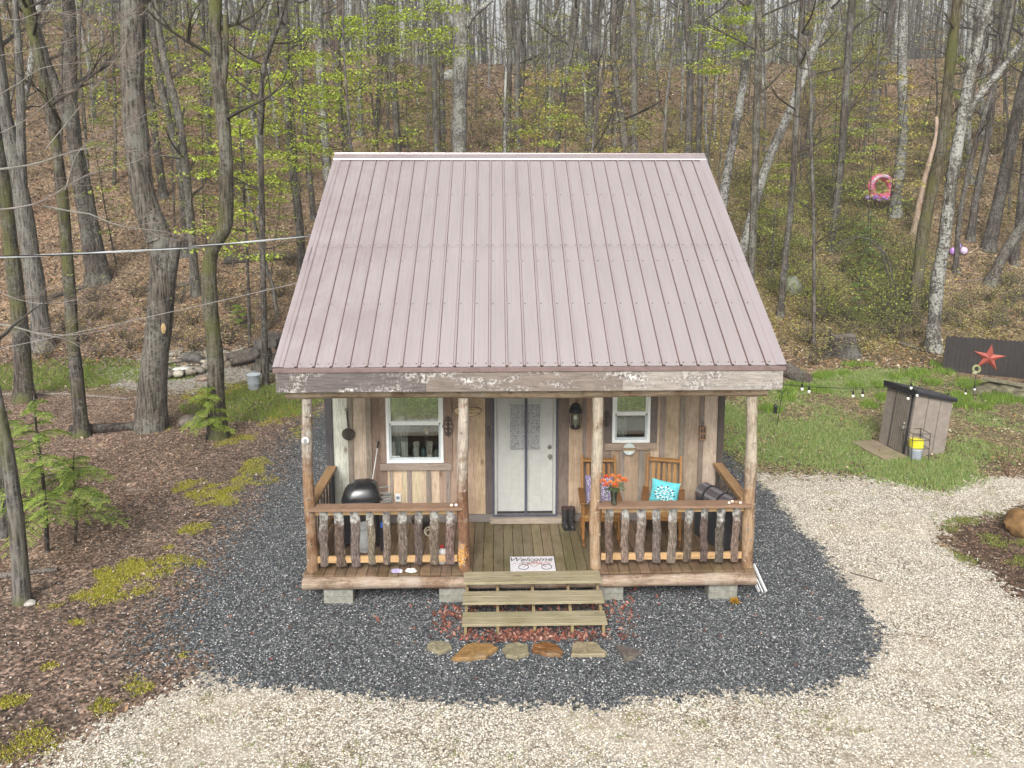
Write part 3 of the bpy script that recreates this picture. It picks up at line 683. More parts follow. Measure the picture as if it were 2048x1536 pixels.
# --- roof: ribbed sheets, cap, trims, fascia
L = math.hypot(RY-EY, RZ_-EZ); ux = Vector((0, (RY-EY)/L, (RZ_-EZ)/L)); nrm = Vector((0, -ux.z, ux.y))
X0, X1 = -3.35, 3.35
xs = []; pitch = .2286; x = X0+.06
prof = [(X0, 0)]
while x < X1-.03:
    prof += [(x-.021, 0), (x-.011, .026), (x+.011, .026), (x+.021, 0)]
    for k in (1, 2):
        xm = x+pitch*k/3
        if xm < X1-.04: prof += [(xm-.008, 0), (xm-.004, .0016), (xm+.004, .0016), (xm+.008, 0)]
    xs.append(x); x += pitch
prof.append((X1, 0))
RC = (.715, .63, .622); RIB_REFL = (.26, .18, .165)  # pan colour; rib sides coloured dark to imitate the woods they reflect
def rsheet(m, s0, s1, lift, back=False):
    vs = []
    for s in (s0, s1):
        for px, h in prof:
            p = Vector((px, EY, EZ))+ux*s+nrm*(h+lift)
            if back: p = Vector((px, 2*RY-p.y, p.z))
            vs.append(p)
    k = len(prof); fs = [(i, i+1, k+i+1, k+i) if not back else (i, k+i, k+i+1, i+1) for i in range(k-1)]
    for i, f in enumerate(fs): m.add([], [], RC); m.f.append(tuple(q+len(m.v) for q in f)); m.c.append(RIB_REFL if abs(prof[i][1]-prof[i+1][1]) > .01 else ((.70, .60, .59) if prof[i][1] > .02 else RC))
    m.v += [tuple(p) for p in vs]
    vs2 = [p-nrm*.003*(1 if not back else 0)-Vector((0, 0, .003 if back else 0)) for p in vs]; m.add(vs2, [tuple(reversed(f)) for f in fs], RC)
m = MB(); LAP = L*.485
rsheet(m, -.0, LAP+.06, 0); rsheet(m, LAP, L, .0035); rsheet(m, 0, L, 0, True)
for s in (.06, L*.235, L*.42, LAP+.05, L*.76):
    for i, x in enumerate(xs):
        for dx in ((.045, -.045) if s in (.06, LAP+.05) else (.045,)):
            if X0+.05 < x+dx < X1-.05:
                p = Vector((x+dx, EY, EZ))+ux*s+nrm*(.001+(.006 if s >= LAP else 0)); u = Vector((1, 0, 0))
                vs = [p+(u*math.cos(a)+ux*math.sin(a))*.010 for a in np.arange(0, 6.28, 1.047)]; q = p+nrm*.006
                vs2 = [v_+nrm*.006-(v_-p)*.3 for v_ in vs]; m.add(vs+vs2, [tuple(range(6, 12))]+[(i_, (i_+1) % 6, 6+(i_+1) % 6, 6+i_) for i_ in range(6)], (.20, .14, .13))
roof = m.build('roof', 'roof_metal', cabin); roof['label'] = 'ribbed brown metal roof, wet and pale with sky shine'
m = MB(); cw = .17
for sgn in (-1, 1):
    a = Vector((X0-.01, RY, RZ_+.045)); b = Vector((X0-.01, RY+sgn*cw*ux.y, RZ_+.045-cw*ux.z)); d = Vector((X1-X0+.02, 0, 0)); dn = Vector((0, sgn*.004, -.02))
    f = [(0, 1, 2, 3), (3, 2, 5, 4)]
    m.add([a, a+d, b+d, b, b+dn, b+d+dn], f if sgn > 0 else [tuple(reversed(q)) for q in f], (.66, .57, .57))
m.tube([(X0-.01, RY, RZ_+.045), (X1+.01, RY, RZ_+.045)], .014, 8, (.40, .33, .33)); m.build('ridge_cap', 'roof_metal', roof)
for sx in (-1, 1):                                       # rake trims
    m = MB(); xe = X0 if sx < 0 else X1
    for s0, s1, lf in ((-.01, LAP*.86, .022), (LAP*.86-.02, L-.02, .026)):
        for (xa, xb, h0, h1) in ((xe-sx*.12, xe+sx*.012, lf, lf), ):
            p = [Vector((xa, EY, EZ))+ux*s0+nrm*h0, Vector((xb, EY, EZ))+ux*s0+nrm*h1, Vector((xb, EY, EZ))+ux*s1+nrm*h1, Vector((xa, EY, EZ))+ux*s1+nrm*h0]
            dn = Vector((0, 0, -.12)); q = [p[1]+dn, p[2]+dn]; q2 = [p[0]-nrm*(lf-.002), p[3]-nrm*(lf-.002)]
            fs = [(0, 1, 2, 3), (1, 4, 5, 2), (6, 0, 3, 7)]
            m.add(p+q+q2, fs if sx > 0 else [tuple(reversed(f)) for f in fs], (.74, .64, .645))
    m.build('rake_trim', 'roof_metal', roof)
m = MB(); m.box(X0-.006, X1+.006, EY-.03, EY-.008, EZ-.062, EZ-.004, (.20, .14, .135)); m.build('drip_edge', 'satin', roof, bev=.003)
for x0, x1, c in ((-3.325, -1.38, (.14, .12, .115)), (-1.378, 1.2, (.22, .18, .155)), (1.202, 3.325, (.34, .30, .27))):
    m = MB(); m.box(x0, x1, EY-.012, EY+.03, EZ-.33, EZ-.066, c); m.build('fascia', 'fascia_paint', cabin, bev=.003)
m = MB()
for sx in (-1, 1):
    xa, xb = (X0+.03, X0+.06) if sx < 0 else (X1-.06, X1-.03)
    for (ya, yb) in ((EY+.04, RY), (RY, BY-.04)):
        za, zb = roofz(ya)-.05, roofz(yb)-.05
        vs = [(xx, y, z-dz) for xx in (xa, xb) for (y, z) in ((ya, za), (yb, zb)) for dz in (0, .2)]
        m.add(vs, [(0, 1, 3, 2), (4, 6, 7, 5), (0, 2, 6, 4), (1, 5, 7, 3), (0, 4, 5, 1), (2, 3, 7, 6)], (.14, .11, .10))
m.build('barge_board', 'weathered_y', cabin)
m = MB()
for (ya, yb) in ((EY+.035, RY), (RY, BY-.03)):
    za, zb = roofz(ya)-.035, roofz(yb)-.035
    vs = [(xx, y, z-dz) for xx in (X0+.065, X1-.065) for (y, z) in ((ya, za), (yb, zb)) for dz in (0, .03)]
    m.add(vs, [(0, 1, 3, 2), (4, 6, 7, 5), (0, 2, 6, 4), (1, 5, 7, 3), (0, 4, 5, 1), (2, 3, 7, 6)], (.55, .44, .31))
m.build('roof_deck', 'weathered_y', cabin)
m = MB()
for i in range(12): m.bar((-3.0+6.0*i/11, .12, roofz(.12)-.16), (-3.0+6.0*i/11, 4.1, roofz(4.1)-.16), .04, .14, (.46, .35, .23))
m.build('rafter', 'weathered_y', cabin)

# ================================================================ THINGS ON AND ROUND THE PORCH
def P(px, py, Y): return Vector(onY(px, py, Y))
BLK = (.02, .02, .022)
# --- gas grill
gp = P(722, 1000, .88); gz = gp.z
grill = thing('gas_grill', 'black domed gas grill standing in the left corner of the porch', 'grill', (gp.x, .88, DZ), R(6))
H = gz-DZ
m = MB(); n, k = 28, 10; vs = []; 
for i in range(k+1):
    t = i/k; a = t*math.pi/2; sc = math.cos(a)**.75 if t < 1 else .02; z = H+.02+.27*math.sin(a)
    for j in range(n):
        b = 2*math.pi*j/n; cx = math.copysign(abs(math.cos(b))**.6, math.cos(b)); cy = math.copysign(abs(math.sin(b))**.6, math.sin(b))
        vs.append((.28*cx*sc+.05*t, .22*cy*sc+.05*t, z))
fs = [(i*n+j, i*n+(j+1) % n, (i+1)*n+(j+1) % n, (i+1)*n+j) for i in range(k) for j in range(n)]; fs.append(tuple(k*n+j for j in range(n)))
m.add(vs, fs, BLK); m.build('lid', 'gloss_black', grill, smooth=True)
m = MB(); m.tube([(-.19, -.235, H+.07), (-.19, -.27, H+.07), (.19, -.27, H+.07), (.19, -.235, H+.07)], .012, 8, (.03, .03, .03)); m.build('handle', 'satin', grill, smooth=True)
m = MB(); m.lathe([(.20, -.17), (.27, -.1), (.285, .0), (.285, .018)], (0, 0, H), 28, BLK, 1, .79); m.build('bowl', 'gloss_black', grill, smooth=True)
m = MB(); m.box(.29, .43, -.14, .14, H-.015, H+.0, (.04, .04, .04)); m.build('side_shelf', 'satin', grill, bev=.004)
m = MB()
for i in range(4): m.box(.29+.03*(i % 2), .44, -.15+.06*i, -.12+.06*i, H+.0+.01*i, H+.02+.012*i, (.62, .62, .6))
m.box(.27, .42, .0, .03, H+.17, H+.185, (.6, .6, .58)); m.box(.28, .42, -.05, -.02, H+.10, H+.115, (.6, .6, .58)); m.build('tool_rack', 'metal', grill)
for x, y in ((-.24, -.16), (.24, -.16), (-.24, .16), (.24, .16)):
    m = MB(); m.tube([(x, y, .0), (x*.95, y*.95, H-.08)], .014, 8, BLK); m.build('leg', 'satin', grill, smooth=True)
m = MB(); m.box(-.25, .25, -.17, .17, .07, .09, BLK); m.box(-.25, -.02, -.165, -.15, .09, H-.16, BLK); m.build('cart_panel', 'satin', grill, bev=.003)
tk = P(731, 1085, .80)
m = MB(); m.lathe([(.09, 0), (.09, .03), (.10, .045), (.115, .08), (.115, .27), (.10, .31), (.05, .33), (.05, .335), (.075, .337), (.075, .40), (.07, .40)], (0, 0, 0), 20, (.55, .56, .55)); tank = tag(m.build('gas_cylinder', 'satin', smooth=True, loc=(tk.x+.02, .66, DZ)), 'pale grey gas cylinder standing under the grill behind the balusters', 'gas cylinder')
q = P(765, 1050, .60); m = MB(); m.box(q.x-.04, q.x+.04, .60, .72, DZ, q.z+.07, (.03, .03, .035)); b_ = tag(m.build('storage_box', 'satin', bev=.006), 'dark narrow box with a blue label under the grill shelf', 'box'); m = MB(); m.box(q.x-.03, q.x+.03, .592, .599, q.z-.04, q.z+.045, (.05, .16, .55)); m.build('label_patch', 'plain', b_)
# broom handle leaning on the wall
a = P(748, 940, 1.36); b = P(757, 882, 1.49); m = MB(); d = (b-a); a2 = a-d*((a.z-DZ-.05)/d.z)
m.tube([a2, b-d*.25], .009, 8, (.5, .5, .48)); br = tag(m.build('broom', 'satin', smooth=True), 'thin pale broom handle with a black grip leaning on the wall behind the grill', 'broom')
m = MB(); m.tube([b-d*.25, b], .013, 8, BLK); m.build('grip', 'satin', br, smooth=True); m = MB(); m.box(a2.x-.12, a2.x+.12, a2.y-.02, a2.y+.02, DZ, DZ+.06, (.08, .08, .08)); m.build('brush_head', 'matte', br)
# frying pan on the wall
q = P(697, 868, WY-.03); RX = Matrix.Translation((q.x, WY-.03, q.z)) @ Matrix.Rotation(R(90), 4, 'X')
pan = thing('frying_pan', 'dark frying pan hung by its long handle on the wall above the grill', 'pan', (0, 0, 0))
m = MB(); m.lathe([(.075, -.004), (.098, .0), (.10, .012), (.085, .03), (.02, .036)], n=24, col=(.045, .036, .032), M=RX); m.build('bowl', 'gloss_black', pan, smooth=True)
m = MB(); m.bar((q.x, WY-.04, q.z+.09), (q.x-.015, WY-.035, q.z+.36), .02, .012, (.04, .035, .03)); m.torus((q.x-.016, WY-.035, q.z+.385), .022, .006, 14, 6, (.05, .045, .04), Matrix.Rotation(R(90), 3, 'X')); m.build('handle', 'satin', pan)
# wrought iron scrolls
def scroll(px, py, h, label):
    q = P(px, py, WY-.055); m = MB()
    for k_, (dz, r_) in enumerate([(-.42, .12), (-.22, .2), (0, .26), (.22, .2), (.42, .12)]):
        for sx in (-1, 1):
            M = Matrix.Rotation(R(90), 3, 'X'); m.torus((q.x+sx*r_*h*.55, q.y, q.z+dz*h), r_*h*.5, .006, 14, 5, (.045, .035, .03), M)
    m.tube([(q.x, q.y, q.z-h*.55), (q.x, q.y, q.z+h*.55)], .007, 6, (.045, .035, .03))
    tag(m.build('iron_scroll', 'satin', smooth=True), label, 'wall ornament')
scroll(896, 853, .30, 'curly dark iron ornament on the trim between the larger window and the barky post')
scroll(1213, 838, .24, 'curly dark iron ornament on the wall beside the smaller window')
# oval sign
q = P(935, 822, WY-.03); m = MB(); poly = [(.215*math.copysign(abs(math.cos(a))**.8, math.cos(a)), .075*math.copysign(abs(math.sin(a))**.8, math.sin(a))+.012*math.cos(a*2)) for a in np.arange(0, 6.28, .22)]
M90 = Matrix.Translation((q.x, WY-.028, q.z)) @ Matrix.Rotation(R(90), 4, 'X')
def flat_poly(m, poly, z0, z1, col, M): 
    n_ = len(poly); vs = [M @ Vector((x, y, z0)) for x, y in poly]+[M @ Vector((x, y, z1)) for x, y in poly]
    m.add(vs, [tuple(reversed(range(n_))), tuple(range(n_, 2*n_))]+[(i, (i+1) % n_, n_+(i+1) % n_, n_+i) for i in range(n_)], col)
flat_poly(m, poly, 0, .016, (.16, .09, .05), M90); flat_poly(m, [(x*.94, y*.88) for x, y in poly], .0161, .02, (.55, .40, .24), M90)
sg = tag(m.build('wall_sign', 'satin'), 'oval wooden sign with burnt edge and dark lettering half hidden by a post', 'sign')
def text(s, size, M, col, parent, name='lettering', depth=.002, font=None, shear=0.0):
    cu = bpy.data.curves.new(name, 'FONT'); cu.body = s; cu.size = size; cu.extrude = depth; cu.align_x = 'CENTER'; cu.align_y = 'CENTER'; cu.shear = shear
    cu.resolution_u = 3
    to = bpy.data.objects.new(name, cu); COL.objects.link(to); dg = bpy.context.evaluated_depsgraph_get(); me = bpy.data.meshes.new_from_object(to.evaluated_get(dg)); bpy.data.objects.remove(to)
    me.transform(M); at = me.color_attributes.new('Col', 'FLOAT_COLOR', 'CORNER'); at.data.foreach_set('color', np.tile(np.array(tuple(col)+(1,), np.float32), len(me.loops)))
    me.materials.clear(); me.materials.append(MATS['plain']); o = bpy.data.objects.new(name, me); COL.objects.link(o); o.parent = parent; return o
text('DIPLOMAT\'S', .058, M90 @ Matrix.Translation((.02, .026, .023)), (.05, .03, .02), sg); text('AND MOON', .058, M90 @ Matrix.Translation((.03, -.03, .023)), (.05, .03, .02), sg)
# key hook
q = P(977, 862, WY-.01); m = MB(); m.torus((q.x, WY-.02, q.z+.05), .02, .006, 12, 5, (.05, .045, .04), Matrix.Rotation(R(90), 3, 'X')); m.box(q.x-.018, q.x+.018, WY-.03, WY-.0225, q.z-.05, q.z+.03, (.05, .05, .05)); m.tube([(q.x, WY-.03, q.z-.02), (q.x+.005, WY-.06, q.z-.07), (q.x+.01, WY-.05, q.z-.10)], .008, 6, (.04, .04, .04)); tag(m.build('wall_hook', 'satin', smooth=False), 'small black iron hook on the dark board left of the door', 'hook')
# lantern
q = P(1151, 835, WY-.14); ln = thing('wall_lantern', 'black hurricane lantern with clear glass hung on the wall right of the door', 'lantern', (q.x, WY-.14, q.z-.17))
m = MB(); m.lathe([(.035, .34), (.07, .33), (.098, .29), (.10, .255), (.085, .25)], n=18, col=BLK); m.ball((0, .02, .31), (.085, .05, .085), 14, 8, (.018, .018, .02)); m.build('hood', 'matte', ln, smooth=True)
m = MB(); m.lathe([(.07, 0), (.078, .01), (.078, .03), (.06, .036)], n=18, col=(.05, .035, .03)); m.build('base', 'satin', ln, smooth=True)
m = MB(); m.lathe([(.058, .037), (.07, .07), (.074, .15), (.066, .248)], n=18, col=(.8, .8, .8)); m.build('glass_globe', 'clear_glass', ln, smooth=True)
m = MB()
for sx in (-1, 1): m.tube([(sx*.078, 0, .02), (sx*.092, 0, .13), (sx*.085, 0, .255)], .006, 6, BLK); m.tube([(sx*.07, -.055, .05), (-sx*.05, -.06, .17)], .003, 5, (.10, .09, .08))
m.build('wire_guard', 'satin', ln); m = MB(); m.ball((0, 0, .17), (.028, .028, .035), 10, 8, (.85, .85, .8)); m.tube([(0, 0, .036), (0, 0, .14)], .014, 8, (.3, .27, .2)); m.build('bulb', 'satin', ln, smooth=True)
m = MB(); m.bar((0, .02, .30), (0, .117, .30), .02, .02, BLK); m.build('bracket', 'satin', ln)
# round sign
q = P(1258, 898, WY-.055); M90 = Matrix.Translation((q.x, WY-.054, q.z)) @ Matrix.Rotation(R(90), 4, 'X')
m = MB(); flat_poly(m, [(.093*math.cos(a), .093*math.sin(a)) for a in np.arange(0, 6.28, .2)], 0, .012, (.55, .62, .60), M90)
rs = tag(m.build('round_sign', 'satin'), 'small round pale blue sign with a lettered wooden band under the smaller window', 'sign')
m = MB(); flat_poly(m, [(-.095, -.026), (.095, -.026), (.095, .026), (-.095, .026)], .0125, .016, (.42, .30, .18), M90); m.build('band', 'satin', rs)
text('HOWDY', .052, M90 @ Matrix.Translation((0, 0, .018)), (.04, .03, .02), rs)
# pulley
q = P(1405, 866, WY-.06); pu = thing('pulley_block', 'old wooden pulley block hung on a hook near the right end of the wall', 'pulley', (q.x, WY-.06, q.z))
m = MB(); M90 = Matrix.Rotation(R(90), 4, 'X')
for (xa, xb) in ((-.052, -.036), (-.008, .008), (.036, .052)): m.box(xa, xb, -.035, .03, -.09, .09, (.33, .20, .12))
m.box(-.052, .052, -.035, .03, .085, .105, (.30, .18, .11)); m.box(-.052, .052, -.035, .03, -.108, -.088, (.30, .18, .11)); m.box(-.05, .05, -.038, .028, -.012, .012, (.30, .18, .11)); m.build('block', 'rough_board', pu, bev=.005)
m = MB(); m.torus((0, 0, .16), .022, .007, 14, 6, (.25, .24, .22), M90.to_3x3()); m.tube([(0, 0, .10), (0, 0, .14)], .007, 6, (.2, .19, .18)); m.tube([(0, .0, .18), (-.01, .02, .25), (-.02, .03, .28)], .006, 6, (.25, .24, .22)); m.build('hook', 'metal', pu, smooth=True)
for z0 in (-.05, .05):
    m = MB(); m.lathe([(.032, -.04), (.032, .04)], n=14, col=(.06, .05, .045), M=Matrix.Translation((0, 0, z0)) @ Matrix.Rotation(R(90), 4, 'Y')); m.build('sheave', 'satin', pu, smooth=True)
# outlet
q = P(796, 996, WY-.02); m = MB(); m.box(q.x-.045, q.x+.045, WY-.03, WY-.0005, q.z-.065, q.z+.065, (.82, .82, .80)); ob = tag(m.build('outlet_box', 'vinyl', bev=.005), 'white weatherproof outlet box low on the wall under the larger window', 'outlet')
m = MB(); m.box(q.x-.025, q.x+.025, WY-.034, WY-.0305, q.z-.015, q.z+.03, (.25, .3, .36)); m.build('socket', 'plain', ob)
# fire bowl / pot with rope
q = P(845, 1040, .95); pt = thing('fire_bowl', 'round black bowl on thin legs with a loop of pale rope on the deck', 'bowl', (q.x, .95, DZ))
m = MB(); hz0 = q.z-DZ; m.lathe([(.02, -.14), (.09, -.11), (.15, -.03), (.17, .03), (.165, .045), (.10, .06), (.02, .065)], (0, 0, hz0), 24, (.02, .018, .017)); m.build('bowl', 'gloss_black', pt, smooth=True)
for a in (.3, 2.4, 4.5): m = MB(); m.tube([(.08*math.cos(a), .08*math.sin(a), hz0-.10), (.15*math.cos(a), .15*math.sin(a), 0)], .008, 6, (.25, .22, .19)); m.build('leg', 'satin', pt)
m = MB(); m.torus((.1, -.12, hz0-.12), .06, .009, 16, 6, (.55, .48, .36), Matrix.Rotation(R(60), 3, 'X')); m.torus((.11, -.13, hz0-.14), .05, .009, 16, 6, (.5, .43, .32), Matrix.Rotation(R(40), 3, 'X')); m.build('rope', 'cloth', pt, smooth=True)
# jugs and small things on the deck by the left railing
def jug(px, py, Y, sc, label, cap, body):
    q = P(px, py, Y); t = thing('plastic_jug', label, 'jug', (q.x, Y, DZ), 0, 'jugs behind the left railing'); m = MB()
    m.lathe([(.06*sc, 0), (.068*sc, .015), (.068*sc, .15*sc), (.04*sc, .2*sc), (.022*sc, .215*sc), (.022*sc, .235*sc)], n=18, col=body); m.tube([(.05*sc, 0, .14*sc), (.085*sc, 0, .15*sc), (.07*sc, 0, .2*sc), (.03*sc, 0, .2*sc)], .012*sc, 7, body); m.build('body', 'satin', t, smooth=True)
    m = MB(); m.lathe([(.026*sc, .236*sc), (.026*sc, .27*sc), (.02*sc, .275*sc)], n=14, col=cap); m.build('cap', 'satin', t, smooth=True)
jug(884, 1127, .26, .95, 'white plastic jug with a red cap beside the barky post', (.55, .04, .04), (.78, .78, .76))
jug(905, 1127, .24, .6, 'small white capped jug touching the barky post', (.75, .75, .75), (.72, .75, .74))
for px, c, l in ((793, (.35, .30, .45), 'small crumpled purple and white cloth on the deck edge'), (822, (.72, .72, .68), 'small crumpled white cloth on the deck edge')):
    q = P(px, 1127, .0); m = MB(); m.ball((q.x, .005, DZ+.022), (.075, .04, .028), 14, 8, c, .22); m.ball((q.x+.03, .0, DZ+.02), (.05, .03, .022), 12, 6, (.75, .75, .74), .25); tag(m.build('cloth_rag', 'cloth', smooth=True), l, 'rag')
# things on the rail tops
def rail_bits(px, n_, label, cols, Y=.03):
    q = P(px, 1000, Y); m = MB()
    for i in range(n_): m.ball((q.x+.05*i-.03*n_/2+rng.uniform(-.01, .01), Y+rng.uniform(-.02, .03), 1.352+.018), (.022, .02, .018), 9, 6, rng.choice(cols), .15)
    tag(m.build('pebble_group', 'satin', smooth=True), label, 'pebbles')
rail_bits(908, 2, 'two pale pebbles on the left railing beside the barky post', [(.75, .68, .55), (.7, .7, .66)])
rail_bits(1468, 4, 'row of small pale and brown pebbles on the right railing end', [(.7, .62, .5), (.3, .18, .1), (.7, .66, .6)])
# knob cap on the left post
q = P(611, 881, .01); m = MB(); M90 = Matrix.Translation((q.x, .012, q.z)) @ Matrix.Rotation(R(90), 4, 'X'); m.lathe([(.05, 0), (.05, .012), (.03, .022), (.012, .03)], n=14, col=(.72, .72, .7), M=M90); m.box(-.02, .02, -.03, .03, .03, .036, (.25, .25, .25), M90); tag(m.build('post_light', 'satin', smooth=False), 'small round white light fixed on the leftmost porch post', 'light')
# boots
for px, l in ((1130, 'black rubber boot by the door, nearer the door'), (1143, 'black rubber boot by the door, nearer the rocking chair')):
    q = P(px, 1012, 1.36); bt = thing('rubber_boot', l, 'boot', (q.x, 1.36, DZ), R(rng.uniform(-8, 8)), 'pair of boots beside the door')
    m = MB(); m.lathe([(.05, .06), (.047, .12), (.055, .22), (.06, .30)], n=16, col=(.035, .033, .033)); m.lathe([(.052, .299), (.045, .24)], n=16, col=(.015, .012, .012)); m.ball((0, -.06, .045), (.05, .12, .05), 14, 8, (.032, .03, .03)); m.build('upper', 'satin', bt, smooth=True)
    m = MB(); m.box(-.045, .045, -.17, .05, 0, .02, (.02, .02, .02)); m.torus((0, 0, .30), .058, .006, 16, 5, (.12, .05, .045)); m.build('sole', 'matte', bt)
# --- rocking chairs
CW = (.30, .145, .045)
def rocking_chair(px, py, Y, rz, label):
    q = P(px, py, Y); t = thing('rocking_chair', label, 'rocking chair', (q.x, Y, DZ), rz, 'rocking chairs on the porch')
    # local: faces -Y
    lean = .27
    def bk(z): return .20+lean*(z-.40)
    for sx in (-1, 1):
        m = MB(); m.bar((sx*.25, .13, .06), (sx*.25, bk(.42), .42), .035, .04, jc(CW)); m.bar((sx*.25, bk(.42), .42), (sx*.25, bk(1.12), 1.12), .036, .042, jc(CW)); m.build('back_post', 'chair_wood', t, bev=.004)
        m = MB(); m.bar((sx*.26, -.24, .055), (sx*.26, -.24, .615), .036, .042, jc(CW)); m.build('front_leg', 'chair_wood', t, bev=.004)
        m = MB(); m.box(sx*.27-.045, sx*.27+.045, -.30, bk(.63)+.02, .615, .64, jc((.22, .10, .035))); m.build('armrest', 'chair_wood', t, bev=.006)
        m = MB(); pts = [(sx*.262, -.42+.96*i/16, .018+.16*((i/16-.45)**2)) for i in range(17)]
        for a, b in zip(pts[:-1], pts[1:]): m.bar(a, (b[0], b[1]+.003, b[2]), .028, .036, jc((.24, .11, .04), .05))
        m.build('rocker', 'chair_wood', t)
        m = MB(); m.bar((sx*.255, -.22, .24), (sx*.255, .14, .22), .024, .03, jc(CW)); m.build('stretcher', 'chair_wood', t)
    m = MB()
    for i in range(6): y = -.27+.078*i; m.box(-.265, .265, y, y+.07, .405-.012*i, .425-.012*i, jc((.38, .20, .07)))
    m.box(-.24, .24, -.262, -.236, .34, .404, jc(CW)); m.build('seat', 'chair_wood', t, bev=.003)
    m = MB(); m.bar((-.232, bk(1.05), 1.05), (.232, bk(1.05), 1.05), .10, .028, jc((.36, .185, .06))); m.build('top_rail', 'chair_wood', t, bev=.005)
    m = MB(); m.bar((-.232, bk(.48), .48), (.232, bk(.48), .48), .05, .026, jc(CW)); m.build('bottom_rail', 'chair_wood', t)
    for i in range(5):
        x = -.16+.08*i; m = MB(); m.bar((x, bk(.505), .505), (x, bk(1.0), 1.0), .045, .014, jc(CW)); m.build('slat', 'chair_wood', t)
    return t
c1 = rocking_chair(1200, 1000, 1.03, R(-3), 'brown wooden rocking chair half behind the porch post, patterned pillow on it')
c2 = rocking_chair(1326, 1000, 1.03, R(-14), 'brown wooden rocking chair under the smaller window, turquoise pillow on it')
def pillow(chair, dx, dz, w, col, label, pattern, hs_=1.0, roll=0.0):
    M = Matrix.Translation(chair.location) @ Matrix.Rotation(chair.rotation_euler.z, 4, 'Z') @ Matrix.Translation((dx, .10, .455+dz)) @ Matrix.Rotation(R(-16), 4, 'X') @ Matrix.Rotation(R(roll), 4, 'Y')
    m = MB(); n = 14; h = w*hs_
    def pt(u, v, s):
        a = max(0, (1-abs(u)**2.6)*(1-abs(v)**2.6)); e = 1-.10*(abs(u)**2*abs(v)**0*(1-abs(v)))
        return M @ Vector((u*w/2*(1-.07*(1-abs(v)**2)), s*.075*a**.55, h/2+v*h/2*(1-.07*(1-abs(u)**2))))
    for s in (-1, 1):
        vs = [pt(-1+2*i/n, -1+2*j/n, s) for i in range(n+1) for j in range(n+1)]
        fs = []
        cs = []
        for i in range(n):
            for j in range(n):
                f = (i*(n+1)+j, (i+1)*(n+1)+j, (i+1)*(n+1)+j+1, i*(n+1)+j+1); fs.append(f if s < 0 else tuple(reversed(f)))
        m.add(vs, fs, col)
    pl = tag(m.build('pillow', 'cloth', smooth=True), label, 'pillow')
    m = MB(); rr = random.Random(5)
    for k_ in range(len(pattern)):
        pass
    for (cu, cv, r0, r1, nn, c) in pattern:
        for i in range(nn):
            a = 2*math.pi*i/nn+rr.uniform(-.1, .1); rr0 = r0; 
            pts = []
            for (ra, da) in ((r0, 0), ((r0+r1)/2, .5*math.pi/nn), (r1, 0), ((r0+r1)/2, -.5*math.pi/nn)):
                u = cu+ra*math.cos(a+da); v = cv+ra*math.sin(a+da); p = pt(max(-.98, min(.98, u)), max(-.98, min(.98, v)), -1); q_ = M.to_3x3() @ Vector((0, -.009, 0)); pts.append(p+q_)
            m.add(pts, [(0, 1, 2, 3)], c); 
    m.build('printed_pattern', 'cloth', pl); return pl
WH = (.8, .82, .82); NV = (.03, .05, .11)
pillow(c2, 0, 0, .43, (.12, .50, .54), 'turquoise pillow with a white and navy round print on the right rocking chair', [(0, -.1, .5, .76, 17, WH), (0, -.1, .62, .80, 10, NV), (0, -.1, .34, .54, 11, NV), (0, -.1, .22, .5, 13, WH), (0, -.05, .02, .2, 7, WH), (0, -.05, .12, .24, 6, NV)], .80, 7)
pillow(c1, 0, 0, .43, (.20, .17, .27), 'purple and white medallion pillow on the left rocking chair behind the post', [(u, v, r_, r_+.10, nn, c) for (u, v) in ((-.55, .5), (.55, .5), (-.55, -.4), (.55, -.4), (0, 0), (-.55, -.95), (.55, -.95)) for (r_, nn, c) in ((.02, 5, WH), (.16, 9, (.42, .30, .45)), (.26, 12, WH))])
# --- vase of roses on the railing
q = P(1228, 1000, .03); vz = 1.352; vs_ = thing('flower_vase', 'clear glass vase of orange roses standing on the right railing', 'vase', (q.x, .035, vz))
m = MB(); m.lathe([(.04, 0), (.045, .01), (.038, .06), (.045, .14), (.062, .2)], n=20, col=(.8, .85, .8)); m.lathe([(.057, .198), (.041, .14), (.034, .06), (.036, .012)], n=20, col=(.8, .85, .8)); m.build('glass', 'clear_glass', vs_, smooth=True)
rr = random.Random(21); st = MB(); lf = MB()
heads = [(-.15, -.01, .335), (-.10, .05, .37), (-.06, -.05, .33), (-.02, .03, .39), (.03, -.04, .345), (.07, .04, .375), (.12, -.02, .355), (.15, .03, .33), (.0, -.07, .30), (-.12, -.05, .30)]
for i, (x, y, z) in enumerate(heads):
    st.tube([(x*.1, y*.1, .02), (x*.25, y*.25, .18), (x*.8, y*.8, z-.03)], .003, 5, (.12, .2, .05))
    m = MB(); c0 = rr.choice([(.80, .22, .07), (.82, .30, .10), (.72, .15, .06), (.85, .40, .15)])
    for ring, (nn, r0, zz, tilt) in enumerate([(5, .008, .022, .2), (6, .018, .018, .5), (7, .028, .012, .9), (8, .036, .0, 1.3)]):
        for j in range(nn):
            a = 2*math.pi*j/nn+ring*.6; d = Vector((math.cos(a)*math.sin(tilt), math.sin(a)*math.sin(tilt), math.cos(tilt))); p = Vector((x+math.cos(a)*r0*.6, y+math.sin(a)*r0*.6, z+zz-.012))
            m.leafq(p, d*.034, .034, Vector((math.cos(a), math.sin(a), .2))*-1, jc(c0, .2, rr))
    m.build('rose', 'leaf', vs_)
for i in range(46):
    a = rr.uniform(0, 6.28); r_ = rr.uniform(.03, .15); z = rr.uniform(.19, .3); d = Vector((math.cos(a), math.sin(a), rr.uniform(-.5, .3))).normalized(); lf.leafq((math.cos(a)*r_*.8, math.sin(a)*r_*.45, z), d*.06, .035, (0, 0, 1), jc((.09, .16, .06), .3, rr))
st.build('stem', 'plain', vs_, smooth=True); lf.build('foliage', 'leaf', vs_)
